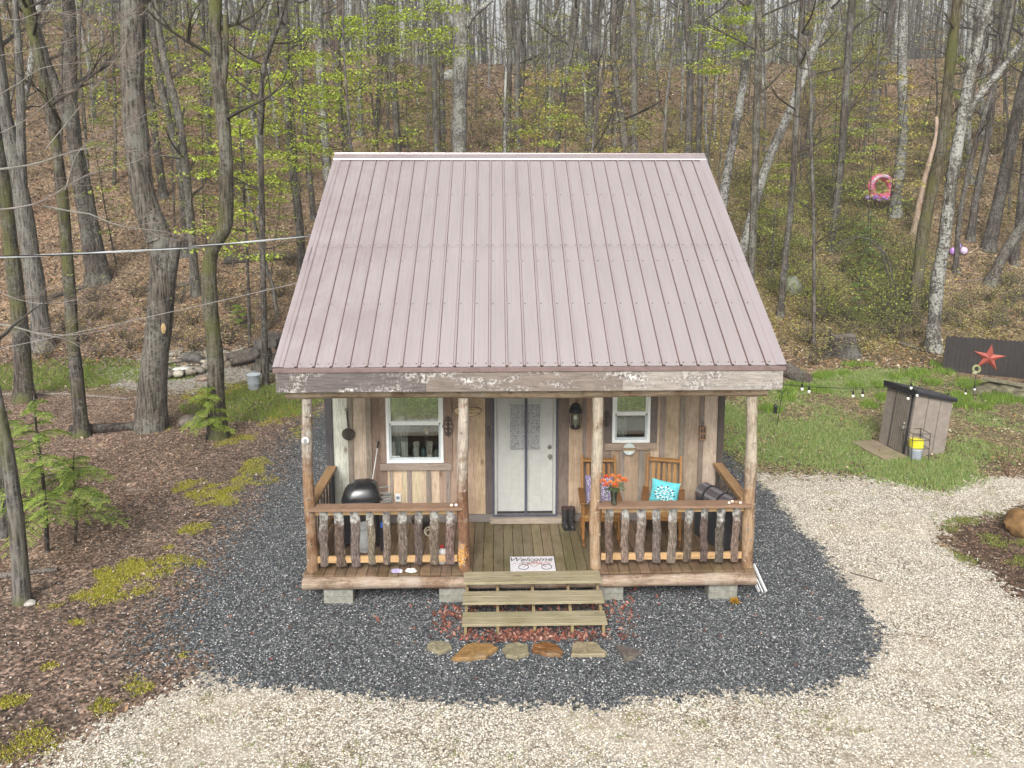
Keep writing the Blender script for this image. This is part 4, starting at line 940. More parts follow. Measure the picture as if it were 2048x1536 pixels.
# --- strapped bundle in the right corner
q = P(1420, 985, .85); bn = thing('slatted_bundle', 'dark rolled slat bundle with two black straps in the right porch corner', 'bundle', (q.x+.10, .80, DZ), R(24))
top = q.z-DZ+.06; m = MB()
for i in range(11):
    a = math.pi*(i/10)-.15; x = .15*math.cos(a); z = .15*math.sin(a); c = jc((.13, .11, .125) if i % 3 else (.22, .20, .21), .25)
    M = Matrix.Translation((x, 0, top-.16+z)) @ Matrix.Rotation(-(a-math.pi/2), 4, 'Y'); m.box(-.022, .022, -.32, .32, -.008, .008, c, M)
m.box(-.15, .15, -.31, .31, .02, top-.14, (.05, .05, .055)); m.build('slats', 'rough_board', bn)
for y in (-.15, .14):
    m = MB(); pts = [(.163*math.cos(a), y, top-.155+.163*math.sin(a)) for a in np.linspace(-.2, math.pi+.2, 16)]
    for a, b in zip(pts[:-1], pts[1:]): m.bar(a, b, .012, .03, (.02, .02, .022), up=(0, 1, 0))
    m.build('strap', 'cloth', bn)
# --- welcome mat
a = P(1023, 1116, .2); mx0 = onZ(1021, 1141, DZ+.01)[0]; mx1 = onZ(1112, 1141, DZ+.01)[0]; my0 = onZ(1066, 1142, DZ+.01)[1]; my1 = onZ(1066, 1113, DZ+.01)[1]
m = MB(); m.box(mx0, mx1, my0, my1, DZ+.001, DZ+.012, (.58, .56, .58)); mat_ = tag(m.build('door_mat', 'cloth', bev=.004), 'pale doormat reading Welcome with a bicycle drawing at the top of the steps', 'doormat')
cx, cy = (mx0+mx1)/2, (my0+my1)/2; wm, hm = mx1-mx0, my1-my0; T = lambda x, y, z=DZ+.0145: Matrix.Translation((cx+x, cy+y, z))
text('Welcome', .155, T(-.03, hm*.27) @ Matrix.Scale(.95, 4, (0, 1, 0)), (.04, .035, .05), mat_, shear=.35, depth=.001)
m = MB()
for sx in (-1, 1):
    m.torus((cx+sx*wm*.255+.03, cy-hm*.24, DZ+.013), hm*.17, .005, 28, 5, (.04, .035, .05))
m.tube([(cx-wm*.255+.03, cy-hm*.24, DZ+.013), (cx-wm*.10, cy-hm*.02, DZ+.013), (cx+wm*.16, cy-hm*.02, DZ+.013), (cx+wm*.255+.03, cy-hm*.24, DZ+.013)], .004, 5, (.25, .12, .1))
m.tube([(cx-wm*.10, cy-hm*.02, DZ+.013), (cx+.02, cy-hm*.24, DZ+.013), (cx+wm*.16, cy-hm*.02, DZ+.013)], .004, 5, (.25, .12, .1)); m.build('bicycle_print', 'plain', mat_)
m = MB(); rr = random.Random(3)
for i in range(70):
    b0 = rr.choice((-1, 1)); p = (cx+b0*wm*.17+rr.gauss(0, .07), cy+.02+rr.gauss(0, .02), DZ+.0135+rr.random()*.001); a = rr.uniform(0, 6.28); m.leafq(p, (math.cos(a)*.028, math.sin(a)*.02, 0), .018, (0, 0, 1), rr.choice([(.42, .13, .08), (.5, .2, .12), (.2, .22, .14), (.35, .1, .1)]))
m.build('flower_print', 'cloth', mat_)
# --- stepping stones in front of the steps (outlines from the ground)
def stone(pts, col, label, th=.045):
    w = [onZ(800+x/3.7236, 1100+y/3.7236, .03)[:2] for x, y in pts]; c = np.mean(w, 0); o = []
    rr = random.Random(int(pts[0][0])); n_ = len(w)
    for i in range(n_):
        a = np.array(w[i]); b = np.array(w[(i+1) % n_]); o.append(a-c)
        for t in (.33, .67): o.append(a+(b-a)*t-c+np.array([rr.uniform(-.012, .012), rr.uniform(-.012, .012)]))
    m = MB(); n_ = len(o); vs = [(x*1.03, y*1.03, 0) for x, y in o]+[(x, y, th*.8+rr.uniform(-.004, .004)) for x, y in o]+[(x*.93, y*.93, th+rr.uniform(-.004, .004)) for x, y in o]+[(x*.5, y*.5, th+rr.uniform(-.006, .005)) for x, y in o]+[(0, 0, th)]
    for k_ in range(3): m.add([], [], col); 
    fs = [(k_*n_+i, k_*n_+(i+1) % n_, (k_+1)*n_+(i+1) % n_, (k_+1)*n_+i) for k_ in range(3) for i in range(n_)]+[(3*n_+i, 3*n_+(i+1) % n_, 4*n_) for i in range(n_)]
    m.add(vs, fs, col); o_ = tag(m.build('stepping_stone', 'flagstone', loc=(c[0], c[1], .01)), label, 'stepping stone', 'stepping stones before the steps'); return o_
def dk(c): return tuple(x*.62 for x in c)
g = G('flagstone'); o = g.coord(); n1 = g.noise(o, 9, 5, .7, 1.0); n2 = g.noise(o, 3, 4, .6)
c = g.mix(1.0, g.col(), g.ramp(n1, [(.3, .55), (.55, 1.0), (.75, 1.35)]), 'MULTIPLY'); c = g.mix(.55, c, g.mix(1.0, c, (.25, .23, .2), 'MULTIPLY')); c = g.mix(g.ramp(n2, [(.5, 0.0), (.68, .5)]), c, (.24, .20, .13)); g.fin(g.bsdf(c, .55, 0, g.bump(n1, .5, .015), .4))
stone([(203, 722), (222, 690), (300, 688), (372, 705), (384, 735), (300, 772), (215, 742)], (.42, .38, .25), 'pale buff rounded stone, leftmost in the row of stepping stones')
stone([(385, 812), (490, 712), (560, 700), (690, 706), (728, 735), (640, 805), (470, 818)], (.46, .27, .10), 'long pointed rusty-orange stepping stone')
stone([(762, 745), (800, 705), (880, 698), (950, 715), (958, 780), (870, 812), (790, 790)], (.40, .36, .23), 'greenish buff rounded stepping stone in the middle of the row')
stone([(985, 730), (1000, 708), (1080, 690), (1170, 715), (1215, 765), (1195, 792), (1090, 785), (1000, 765)], (.30, .13, .035), 'dark rust-brown stepping stone')
stone([(1275, 788), (1285, 710), (1310, 692), (1465, 695), (1540, 770), (1530, 788)], (.45, .38, .24), 'large straight-edged buff stepping stone')
stone([(1605, 712), (1700, 738), (1800, 768), (1740, 800), (1670, 830), (1650, 780)], (.20, .17, .155), 'small triangular grey-brown stone at the right end of the stepping stones')
# --- white downspout piece right of the deck
m = MB(); a = Vector((3.15, .30, .30)); b = Vector((3.235, .0, .05))
m.bar(a, b, .10, .012, (.75, .75, .74), up=(1, 0, .3)); m.bar(a+Vector((.05, 0, .02)), b+Vector((.05, 0, .02)), .012, .05, (.78, .78, .77)); m.bar(a+Vector((-.05, 0, .02)), b+Vector((-.05, 0, .02)), .012, .05, (.7, .7, .7))
tag(m.build('downspout', 'vinyl'), 'white gutter downspout piece lying beside the right end of the deck', 'downspout')
q = onZ(1470, 1203, .05); m = MB(); rr = random.Random(8)
for i in range(60):
    a = rr.uniform(0, 6.28); e = rr.uniform(0, 1.5); d = Vector((math.cos(a)*math.cos(e), math.sin(a)*math.cos(e), math.sin(e))); m.leafq(Vector((q[0], q[1], .03)), d*.085, .03, (0, 0, 1) if e < 1 else (1, 0, 0), jc((.50, .30, .05), .35, rr))
tag(m.build('yellow_tuft', 'leaf'), 'small golden yellow leafy tuft by the right pier block', 'plant')

# ================================================================ YARD
# --- shed on the lawn (leans to the right)
q = onZ(1812, 914, 0); SB = Vector((q[0], q[1], 0))
shed = thing('garden_shed', 'small grey-brown lean-to shed with black sloping roof tilted on the lawn', 'shed', SB, 0)
# local axes: front face with door runs back-left, side face runs right
s1 = onZ(1756, 886, 0); s2 = onZ(1872, 912, 0)
u = Vector((s1[0]-SB.x, s1[1]-SB.y, 0)); v = Vector((s2[0]-SB.x, s2[1]-SB.y, 0)).normalized()*1.0
lw = u.length; u.normalize(); rx_ = Vector((u.y, -u.x, 0)); 
if rx_.dot(v) < 0: rx_ = -rx_
LEAN = Vector((.13, .06, 1))
def sp(a, b, z): return u*a + rx_*b + Vector((LEAN.x*z, LEAN.y*z, z))      # a along door face, b along the side
def ztop(a, b): return 1.37-.04*a-.22*b
def hexa(m, a0, a1, b0, b1, z0, z1a, z1b, col, dz=0):
    vs = [sp(a, b, z) for a in (a0, a1) for b in (b0, b1) for z in (z0, ztop(a, b)+min(z1a, z1b)-1.30)]
    m.add(vs, [(0, 1, 3, 2), (4, 6, 7, 5), (0, 4, 5, 1), (2, 3, 7, 6), (0, 2, 6, 4), (1, 5, 7, 3)], col)
HB, HF = 1.42, 1.30; DP = .92
SC_ = (.25, .215, .185)
m = MB(); hexa(m, 0, lw, 0, DP, 0, HF, HF, SC_); m.build('wall', 'plain', shed, bev=.01)
m = MB()
for b in (.31, .61): hexa(m, -.006, -.001, b-.004, b+.004, .02, HF-.02, HF-.02, (.09, .075, .065))
m.build('seam', 'matte', shed)
m = MB(); hexa(m, lw*.06+.05, lw*.62, -.025, -.002, .06, HF+.02, HF-.02, (.215, .185, .155)); dr = m.build('door', 'plain', shed)
m = MB()
for i in range(7): a = lw*.06+.10+(lw*.5)*i/7; hexa(m, a-.004, a+.004, -.029, -.0255, .08, HF-.04, HF-.04, (.10, .085, .07))
hexa(m, lw*.06+.0, lw*.06+.049, -.022, -.002, .04, HF, HF-.02, (.03, .03, .03)); hexa(m, lw*.62, lw*.62+.02, -.022, -.002, .04, HF+.02, HF, (.03, .03, .03)); m.build('door_edge', 'matte', dr)
m = MB(); m.ball(sp(lw*.06+.10, -.05, .68), .022, 10, 6, (.7, .7, .66)); m.box(-.02, .02, -.01, .01, -.05, .03, (.75, .75, .72), Matrix.Translation(sp(lw*.06+.11, -.05, .60))); m.build('handle', 'metal', dr, smooth=True)
m = MB(); vs = []
for a, b in ((-.05, -.07), (-.05, DP+.05), (lw+.04, -.07), (lw+.04, DP+.05)):
    for dz in (0, .05): vs.append(sp(a, b, ztop(a, b)+.005+dz))
m.add(vs, [(0, 1, 3, 2), (4, 6, 7, 5), (0, 4, 5, 1), (2, 3, 7, 6), (0, 2, 6, 4), (1, 5, 7, 3)], (.045, .047, .058)); m.build('roof', 'satin', shed, bev=.008)
m = MB()
for (a, b) in (((-.05, -.075), (lw+.04, -.075)), ((-.06, -.075), (-.06, DP+.04))):
    m.bar(sp(a[0], a[1], ztop(*a)-.01), sp(b[0], b[1], ztop(*b)-.01), .014, .13 if a[1] == b[1] else .06, (.022, .022, .028))
m.build('fascia', 'satin', shed)
m = MB()
for i in range(4): M = Matrix.Translation(SB) ; a0 = -.10+i*(lw+.2)/4; vs = [SB+u*a+rx_*b+Vector((0, 0, z)) for a in (a0, a0+(lw+.2)/4-.02) for b in (-.62, -.04) for z in (0, .05)]; m.add(vs, [(0, 1, 3, 2), (4, 6, 7, 5), (0, 4, 5, 1), (2, 3, 7, 6), (0, 2, 6, 4), (1, 5, 7, 3)], jc((.33, .26, .18), .12))
tag(m.build('wooden_ramp', 'weathered_x', bev=.004), 'low plank platform on the grass in front of the shed door', 'ramp')
# bucket in a wire stand
q = onZ(1830, 918, 0); bk_ = thing('bucket', 'grey bucket with a bright yellow band standing against the shed', 'bucket', (q[0], q[1], 0))
m = MB(); m.lathe([(.11, 0), (.135, .22)], n=18, col=(.32, .35, .40)); m.lathe([(.136, .221), (.14, .27)], n=18, col=(.6, .6, .58)); m.build('pail', 'satin', bk_, smooth=True)
m = MB(); m.lathe([(.141, .271), (.145, .42), (.12, .425)], n=18, col=(.75, .68, .05)); m.build('yellow_band', 'satin', bk_, smooth=True)
ws = thing('wire_stand', 'dark wire stand framing the bucket at the shed corner', 'stand', (q[0], q[1], 0)); m = MB()
for z in (.28, .46, .60): 
    for s_ in (-1, 1): m.tube([(-.18, s_*.17, z), (.18, s_*.17, z)], .007, 5, (.04, .035, .035)); m.tube([(s_*.18, -.17, z), (s_*.18, .17, z)], .007, 5, (.04, .035, .035))
for sx in (-1, 1):
    for sy in (-1, 1): m.tube([(sx*.18, sy*.17, .0), (sx*.18, sy*.17, .62)], .008, 5, (.04, .035, .035))
m.build('frame', 'satin', ws)
# --- dark panel wall with a star
b0 = ground(1884, 742); pl = thing('dark_panel', 'dark brown corrugated panel wall with a toothed top edge at the right of the lawn', 'panel', tuple(b0))
d = Vector((1, -.45, 0)).normalized(); PW, PH = 3.4, 1.06; m = MB(); n = 60; yv = Vector((.45, 1, 0)).normalized()
vs = []
for i in range(n+1):
    o_ = yv*(.012*(i % 2)); p = d*(PW*i/n)+o_; tl = Vector((.05, 0, 0)); vs += [p+Vector((0, 0, -.03)), p+tl+Vector((0, 0, PH+(.03 if i % 2 else 0))), p+yv*.03+Vector((0, 0, -.03)), p+tl+yv*.03+Vector((0, 0, PH+(.03 if i % 2 else 0)))]
fs = []
for i in range(n): a = 4*i; b = a+4; fs += [(a, b, b+1, a+1), (a+2, a+3, b+3, b+2), (a+1, b+1, b+3, a+3)]
fs += [(0, 1, 3, 2), (4*n, 4*n+2, 4*n+3, 4*n+1)]
m.add(vs, fs, (.036, .031, .029)); m.build('sheet', 'matte', pl)
m = MB()
for i in range(5): m.bar(d*(.1+i*.8)+yv*.08+Vector((0, 0, -.1)), d*(.1+i*.8)+yv*.08+Vector((0, 0, PH-.02)), .06, .06, (.12, .09, .07))
m.build('post', 'rough_board', pl)
sc_ = Vector(b0)+d*1.16+Vector((.03, 0, .52))-yv*.02
m = MB(); 
def star_pts(r0, r1): return [(r0 if i % 2 == 0 else r1, math.pi/2+i*math.pi/5-.10) for i in range(10)]
ring = [sc_+d*(r_*1.05*math.cos(a))+Vector((0, 0, r_*math.sin(a))) for r_, a in star_pts(.42, .15)]; tip = sc_-yv*.10
for i in range(10): m.add([ring[i], ring[(i+1) % 10], tip], [(0, 2, 1) if i >= 0 else (0, 1, 2)], jc((.36, .085, .06), .2))
m.add(ring, [tuple(range(10))], (.3, .07, .05)); tag(m.build('metal_star', 'satin'), 'red five-pointed barn star mounted on the dark panel', 'star')
# low stone edging, small dark roofed shelter
def rock(px, py, r, col, label, name='rock', cat='rock', seed=1, zoff=0, group=None, mat='stone', at=None):
    p = ground(px, py) if at is None else at; rr = random.Random(seed); m = MB(); m.ball((0, 0, 0), r, 18, 12, col, 0.0)
    vv = []
    for x, y, z in m.v:
        k_ = 1+.28*mnoise.noise(Vector((x/r[0]*1.3+seed*3, y/r[1]*1.3, z/r[2]*1.3)))+.10*mnoise.noise(Vector((x/r[0]*4, y/r[1]*4+seed, z/r[2]*4))); vv.append((x*k_, y*k_, z*k_))
    m.v = vv; return tag(m.build(name, mat, smooth=True, loc=(p[0], p[1], p[2]+zoff*r[2])), label, cat, group)
rock(2050, 1066, (.33, .30, .23), (.23, .13, .05), 'large rounded orange-brown boulder at the right edge of the gravel drive', 'boulder', 'boulder', 3, .6)
rock(1583, 585, (.35, .4, .42), (.30, .32, .26), 'mossy grey boulder on the slope just right of the roof', 'boulder', 'boulder', 5, .5)
rock(388, 853, (.40, .30, .20), (.14, .115, .095), 'flat-topped brown rock between the big broken trunk and the kinked tree', 'rock', 'rock', 7, .3)
rock(905, 158, (.8, .6, .5), (.5, .5, .48), 'pale grey boulder high on the hillside above the roof', 'boulder', 'boulder', 9, .4)
rock(60, 1208, (.08, .06, .045), (.36, .34, .30), 'small pale rock at the foot of the leaning mossy trunk', 'rock', 'rock', 12, .3)
for i, (px, py, r_) in enumerate([(1962, 790, .30), (1990, 785, .38), (2022, 792, .42), (2046, 800, .3), (1975, 778, .25)]): rock(px, py, (r_, r_*.7, r_*.5), (.13, .115, .07), 'mossy brown stone in the low wall under the dark panel', 'wall_stone', 'stone', 20+i, .5, 'stones of the low wall under the panel')
m = MB(); a = Vector(ground(1965, 782)); b = Vector(ground(2046, 798)); m.bar(a+Vector((0, 0, .36)), b+Vector((0, 0, .36)), .22, .06, (.22, .2, .13)); tag(m.build('stone_slab', 'stone', bev=.01), 'mossy flat slab lying on top of the low stones', 'slab')
p = ground(2090, 782); sh = thing('small_shelter', 'small dark peaked shelter cut off by the right edge of the photo', 'shelter', tuple(p)); m = MB()
m.bar((-.62, -.1, .05), (.1, 0, .60), .5, .03, (.10, .055, .045), up=(0, 1, 0)); m.bar((.82, .1, .05), (.1, 0, .60), .5, .03, (.10, .055, .045), up=(0, 1, 0)); m.build('roof', 'rough_board', sh)
m = MB(); m.box(-.45, .65, -.25, .3, 0, .05, (.06, .05, .05)); m.box(-.42, .6, .24, .28, .05, .5, (.03, .025, .025)); m.build('box', 'rough_board', sh)
m = MB(); m.ball((.0, -.1, .35), (.1, .08, .15), 10, 6, (.6, .55, .5)); m.build('figure', 'plain', sh)
# --- ornamental stake
p = ground(1946, 800); stk = thing('garden_stake', 'thin dark stake topped by a pale green ornament in front of the dark panel', 'stake', tuple(p)); m = MB(); m.tube([(0, 0, 0), (.01, 0, .72)], .01, 6, (.04, .04, .04)); m.build('pole', 'satin', stk)
m = MB(); m.torus((.02, 0, .84), .09, .03, 14, 6, (.26, .27, .12), Matrix.Rotation(R(80), 3, 'X')); m.ball((-.02, 0, .74), (.07, .05, .06), 8, 6, (.4, .38, .25)); m.build('ornament', 'plain', stk, smooth=True)
# --- string lights
A_ = Vector((3.30, 1.8, 2.55)); Bp = ground(1952, 800); B_ = Vector((Bp[0], Bp[1], Bp[2]+.62)); 
sl_ = thing('string_lights', 'string of clear bulbs sagging from the cabin past the shed', 'string lights', tuple(A_))
def wire_pts(pts, n=14, sag=.12):
    out = []
    for a, b in zip(pts[:-1], pts[1:]):
        for i in range(n): t = i/n; w = a.lerp(b, t); w.z -= sag*4*t*(1-t)*(b-a).length/5; out.append(w)
    return out+[pts[-1]]
w1p = [Vector(onY(1562, 768, 3.2)), Vector(onY(1690, 776, 4.6)), Vector(onY(1822, 772, 4.9)), Vector(onY(1900, 768, 6.5)), Vector(B_), Vector(onY(2060, 742, 8.5))]
m = MB(); m.tube([p-A_ for p in wire_pts(w1p, 10, .03)], .004, 5, (.03, .03, .03)); m.tube([p-A_ for p in wire_pts([Vector(onY(1562, 770, 3.2)), Vector(onY(1900, 779, 6.5)), B_], 12, .04)], .0035, 5, (.03, .03, .03)); m.build('wire', 'plain', sl_)
for px, py, Yd in ((1604, 778, 3.6), (1618, 783, 3.8), (1706, 792, 4.7), (1725, 791, 4.8), (1816, 797, 4.75), (1834, 791, 4.85), (1822, 776, 4.9), (1931, 787, 8.5), (1949, 779, 9.0), (1896, 795, 5.9)):
    p = Vector(onY(px, py, Yd)); m = MB(); m.ball(p-A_, (.028, .028, .035), 9, 6, (.85, .85, .78)); bb = m.build('bulb', 'satin', sl_, smooth=True); m = MB(); m.tube([p-A_+Vector((0, 0, .03)), p-A_+Vector((0, 0, .09))], .02, 7, (.02, .02, .02)); m.tube([p-A_+Vector((0, 0, .09)), p-A_+Vector((0, 0, .16))], .006, 5, (.02, .02, .02)); m.build('socket', 'plain', bb)
# --- shepherd hook + hanging lantern
p = ground(1554, 852); hk = thing('shepherd_hook', 'thin black shepherd hook standing on the lawn beside the cabin', 'hook', tuple(p)); m = MB()
m.tube([(0, 0, 0), (.06, 0, .6), (.10, 0, .82), (.17, 0, .88), (.22, 0, .82), (.21, 0, .76)], .008, 6, (.03, .03, .03)); m.tube([(.09, 0, .78), (.02, 0, .84), (-.03, 0, .80)], .008, 6, (.03, .03, .03)); m.build('rod', 'satin', hk, smooth=True)
q = Vector(onY(1551, 816, p[1]-.02)); m = MB(); m.lathe([(.05, -.12), (.055, -.10), (.04, -.09), (.045, .02), (.055, .04), (.02, .09), (.008, .11)], tuple(q), 12, (.025, .025, .025)); m.torus((q.x, q.y, q.z+.14), .04, .005, 12, 5, (.03, .03, .03), Matrix.Rotation(R(90), 3, 'X')); tag(m.build('garden_lantern', 'satin', smooth=True), 'small black lantern hanging over the lawn just right of the cabin', 'lantern')
# --- logs, stump, woodpile, can, fire pit
def fallen(pts, r0, r1, label, mat='log_bark', col=(.15, .12, .10), name='fallen_log', cat='log', lift=.6, group=None, n=9, sm=True):
    w = [Vector(ground(x, y)) if len(e) == 0 else Vector(onY(x, y, e[0])) for x, y, *e in pts]
    P_ = []; k = 5
    for a, b in zip(w[:-1], w[1:]):
        for i in range(k): t = i/k; q_ = a.lerp(b, t); P_.append(q_)
    P_.append(w[-1]); L_ = len(P_); rd = [r0+(r1-r0)*i/(L_-1) for i in range(L_)]
    P_ = [p_+Vector((0, 0, rd[i]*lift)) for i, p_ in enumerate(P_)]
    m = MB(); m.tube([p_-w[0] for p_ in P_], rd, n, lambda t: jc(col, .12), .08); return tag(m.build(name, mat, smooth=sm, loc=tuple(w[0])), label, cat, group)
fallen([(1545, 738), (1612, 768)], .26, .2, 'thick grey fallen log lying behind the right roof corner')
fallen([(450, 527), (560, 520), (640, 515)], .22, .12, 'dark fallen trunk lying on the slope left of the roof'); fallen([(290, 585), (400, 570)], .10, .06, 'slim dark fallen branch on the slope behind the broken trunk')
fallen([(140, 870), (330, 855)], .13, .10, col=(.07, .055, .045), label= 'dark rotten log beside the foot of the big broken trunk'); fallen([(1660, 255), (1700, 262), (1790, 285)], .16, .08, 'dark fallen trunk high on the right hillside')
fallen([(100, 598), (175, 575)], .10, .07, 'short dark log on the left slope behind the slim trunks'); fallen([(1800, 690), (1862, 708)], .06, .03, 'thin grey fallen branch right of the stump', lift=1)
fallen([(0, 792), (130, 790), (260, 800)], .035, .02, 'long pale fallen stick on the grass at the left', col=(.33, .28, .24), lift=1); fallen([(0, 1158), (115, 1145)], .05, .03, 'greyish fallen stick at the left edge near the hemlock saplings', col=(.25, .21, .19), lift=1)
fallen([(370, 935), (410, 925)], .025, .015, 'short pale stick on the bare ground left of the gravel', col=(.33, .26, .18), lift=1); fallen([(250, 985), (310, 982)], .02, .012, 'thin pale stick on the leaf litter near the saplings', col=(.34, .28, .22), lift=1)
fallen([(1700, 1150), (1765, 1165)], .012, .008, 'thin dark twig on the cream gravel', col=(.12, .09, .07), lift=1)
p = ground(1685, 708); stp = thing('tree_stump', 'broad grey cut stump at the foot of the right hillside', 'stump', tuple(p)); m = MB(); n = 26; rr = random.Random(4); prof = [(.62, -.1), (.52, .08), (.42, .25), (.39, .45), (.38, .60)]
vs = []
for (r_, z) in prof:
    for j in range(n): a = 6.283*j/n; k_ = 1+.10*math.sin(a*5+1)*(1.6-z)+.05*math.sin(a*11); vs.append((r_*k_*math.cos(a), r_*k_*math.sin(a), z+.04*math.sin(a*3)*(z > .5)))
fs = [(i*n+j, i*n+(j+1) % n, (i+1)*n+(j+1) % n, (i+1)*n+j) for i in range(4) for j in range(n)]; m.add(vs, fs, (.11, .095, .08)); m.build('side', 'log_bark', stp, smooth=True)
m = MB(); m.add([vs[4*n+j] for j in range(n)]+[(0, 0, .57)], [(j, (j+1) % n, n) for j in range(n)], (.16, .135, .11)); m.build('cut_face', 'weathered_x', stp)
p = ground(509, 778); can = thing('metal_bin', 'galvanised metal bin with a lid left of the cabin', 'bin', tuple(p)); m = MB(); m.lathe([(.21, 0), (.22, .02), (.225, .2), (.235, .21), (.23, .24), (.24, .5), (.25, .52)], n=24, col=(.34, .37, .40)); m.build('body', 'satin', can, smooth=True)
m = MB(); m.lathe([(.265, .52), (.27, .55), (.2, .585), (.03, .6)], n=24, col=(.50, .56, .60)); m.torus((0, 0, .62), .05, .01, 12, 5, (.4, .42, .44), Matrix.Rotation(R(90), 3, 'X')); m.build('lid', 'satin', can, smooth=True); can.scale = (.72, .72, .76)
p = ground(532, 742); rr = random.Random(6); k_ = 0
for row in range(4):
    for i in range(5):
        x = p[0]-.2+.34*i+(row % 2)*.15+rr.uniform(-.04, .04); r_ = rr.uniform(.12, .17); z = hz(x, p[1])+.14+row*.25; y = p[1]+rr.uniform(-.15, .15); dx = rr.uniform(-.25, .25); m = MB(); m.tube([(0, -.35, 0), (dx, .45, rr.uniform(-.05, .05))], r_, 9, jc((.16, .13, .11), .3), .08)
        tag(m.build('firewood_log', 'log_bark', smooth=True, loc=(x, y, z)), 'dark split log in the woodpile behind the left roof corner', 'firewood', 'logs of the woodpile by the left roof corner')
for x_, y_ in ((495, 735), (505, 728), (486, 725)): p = ground(x_, y_); m = MB(); m.tube([(-.5, 0, .15), (.5, .3, .35)], .12, 9, (.17, .14, .12), .08); tag(m.build('firewood_log', 'log_bark', smooth=True, loc=tuple(p)), 'loose log lying beside the woodpile', 'firewood', 'loose logs beside the woodpile')
p = ground(362, 742); fp = thing('fire_pit', 'round stone fire pit with pale ash on the gravel patch at the left', 'fire pit', tuple(p))
for i in range(15):
    a = 6.283*i/15; m = MB(); m.ball((.72*math.cos(a), .72*math.sin(a), .08), (.16, .13, .11), 10, 7, jc((.30, .27, .22), .25), .12); m.build('stone', 'stone', fp, smooth=True)
m = MB(); m.lathe([(.60, .02), (.62, .14), (.59, .14), (.57, .025)], n=24, col=(.05, .045, .04)); m.build('ring', 'matte', fp, smooth=True); m = MB(); m.ball((.05, 0, .03), (.3, .22, .06), 12, 6, (.66, .64, .60), .15); m.build('ash', 'matte', fp, smooth=True)
rock(405, 762, (.2, .15, .1), (.30, .22, .17), 'small reddish rock on the gravel patch before the fire pit', 'rock', 'rock', 31, .4); rock(385, 722, (.34, .25, .18), (.11, .10, .09), 'dark rock behind the fire pit', 'rock', 'rock', 33, .3)
# --- inflatables on the slope
p = ground(1751, 416); p[2] += .2; fl = thing('pool_float', 'bright pink inflatable ring with purple trimmings on the green slope', 'float', tuple(p))
m = MB(); m.torus((.05, -.3, .80), .48, .17, 24, 10, (.74, .15, .26), Matrix.Rotation(R(78), 3, 'X')); m.build('ring', 'satin', fl, smooth=True)
m = MB(); rr = random.Random(2)
for i in range(26): a_ = 6.2832*i/26; m.ball((.05+.5*math.cos(a_), -.42, .82+.5*math.sin(a_)), rr.uniform(.075, .10), 8, 6, rr.choice([(.80, .42, .55), (.74, .28, .42), (.82, .6, .68), (.70, .45, .62)]))
m.build('petals', 'satin', fl, smooth=True); m = MB()
for i in range(14): m.ball((-.62+.095*i+rr.uniform(-.05, .05), -.45+rr.uniform(-.1, .1), .30+rr.uniform(-.08, .14)), rr.uniform(.07, .12), 8, 6, rr.choice([(.45, .22, .62), (.72, .35, .55), (.60, .5, .68), (.3, .2, .5)]))
m.build('trimming', 'satin', fl, smooth=True); m = MB(); m.ball((.68, -.4, .15), (.16, .12, .28), 10, 7, (.72, .25, .35)); m.build('tail', 'satin', fl, smooth=True)
m = MB(); m.tube([(0, .1, -.4), (0, .05, .3)], .03, 6, (.1, .08, .06)); m.build('stake', 'plain', fl)
p = ground(1912, 512); bl = thing('balloon_cluster', 'cluster of small purple balloons at a slim trunk on the right slope', 'balloons', tuple(p))
for x, z, r_, c in ((-.14, .18, .15, (.48, .25, .66)), (.06, .42, .12, (.34, .26, .66)), (.32, .2, .15, (.66, .52, .74)), (.02, .30, .08, (.3, .25, .6))): m = MB(); m.ball((x, 0, z), (r_, r_*.9, r_*1.1), 12, 8, c); m.build('balloon', 'satin', bl, smooth=True)
m = MB(); m.tube([(0, 0, 0), (.0, 0, .3)], .01, 5, (.2, .2, .2)); m.build('stick', 'plain', bl)
# --- overhead cables
def cable(a, b, sag, r, label, twist=True, col=(.05, .05, .05)):
    m = MB(); n = 150; base = []
    for i in range(n+1): t = i/n; p_ = Vector(a).lerp(Vector(b), t); p_.z -= sag*4*t*(1-t); base.append(p_)
    if twist:
        for k_, c in ((0, (.72, .74, .76)), (math.pi*.66, (.55, .57, .6)), (math.pi*1.33, (.04, .04, .04))):
            m.tube([p_+Vector((0, math.cos(i*.16+k_)*r, math.sin(i*.16+k_)*r)) for i, p_ in enumerate(base)], r*.95, 6, c)
    else: m.tube(base, r, 5, col)
    return tag(m.build('overhead_cable', 'satin', smooth=True), label, 'cable')
e = Vector((-3.37, 2.28, roofz(2.28)-.03)); s_ = Vector(onY(-60, 492, -1.2)); s_ = s_+(s_-e)*.6
cable(s_, e, .14, .008, 'thick twisted silver and black power cable running from the left to the roof edge')
cable(Vector(onY(-40, 705, 1.5)), Vector((-3.38, 1.45, roofz(1.45)-.12)), .02, .005, 'thin pale wire running from the left below the power cable', False, (.30, .28, .27))
m = MB(); m.tube([e, e+Vector((.03, .1, -.12)), e+Vector((.08, .05, -.4))], .012, 6, (.04, .04, .04)); m.tube([e, e+Vector((.08, 0, .0))], .02, 6, (.3, .3, .3)); m.build('cable_clamp', 'satin', cabin)

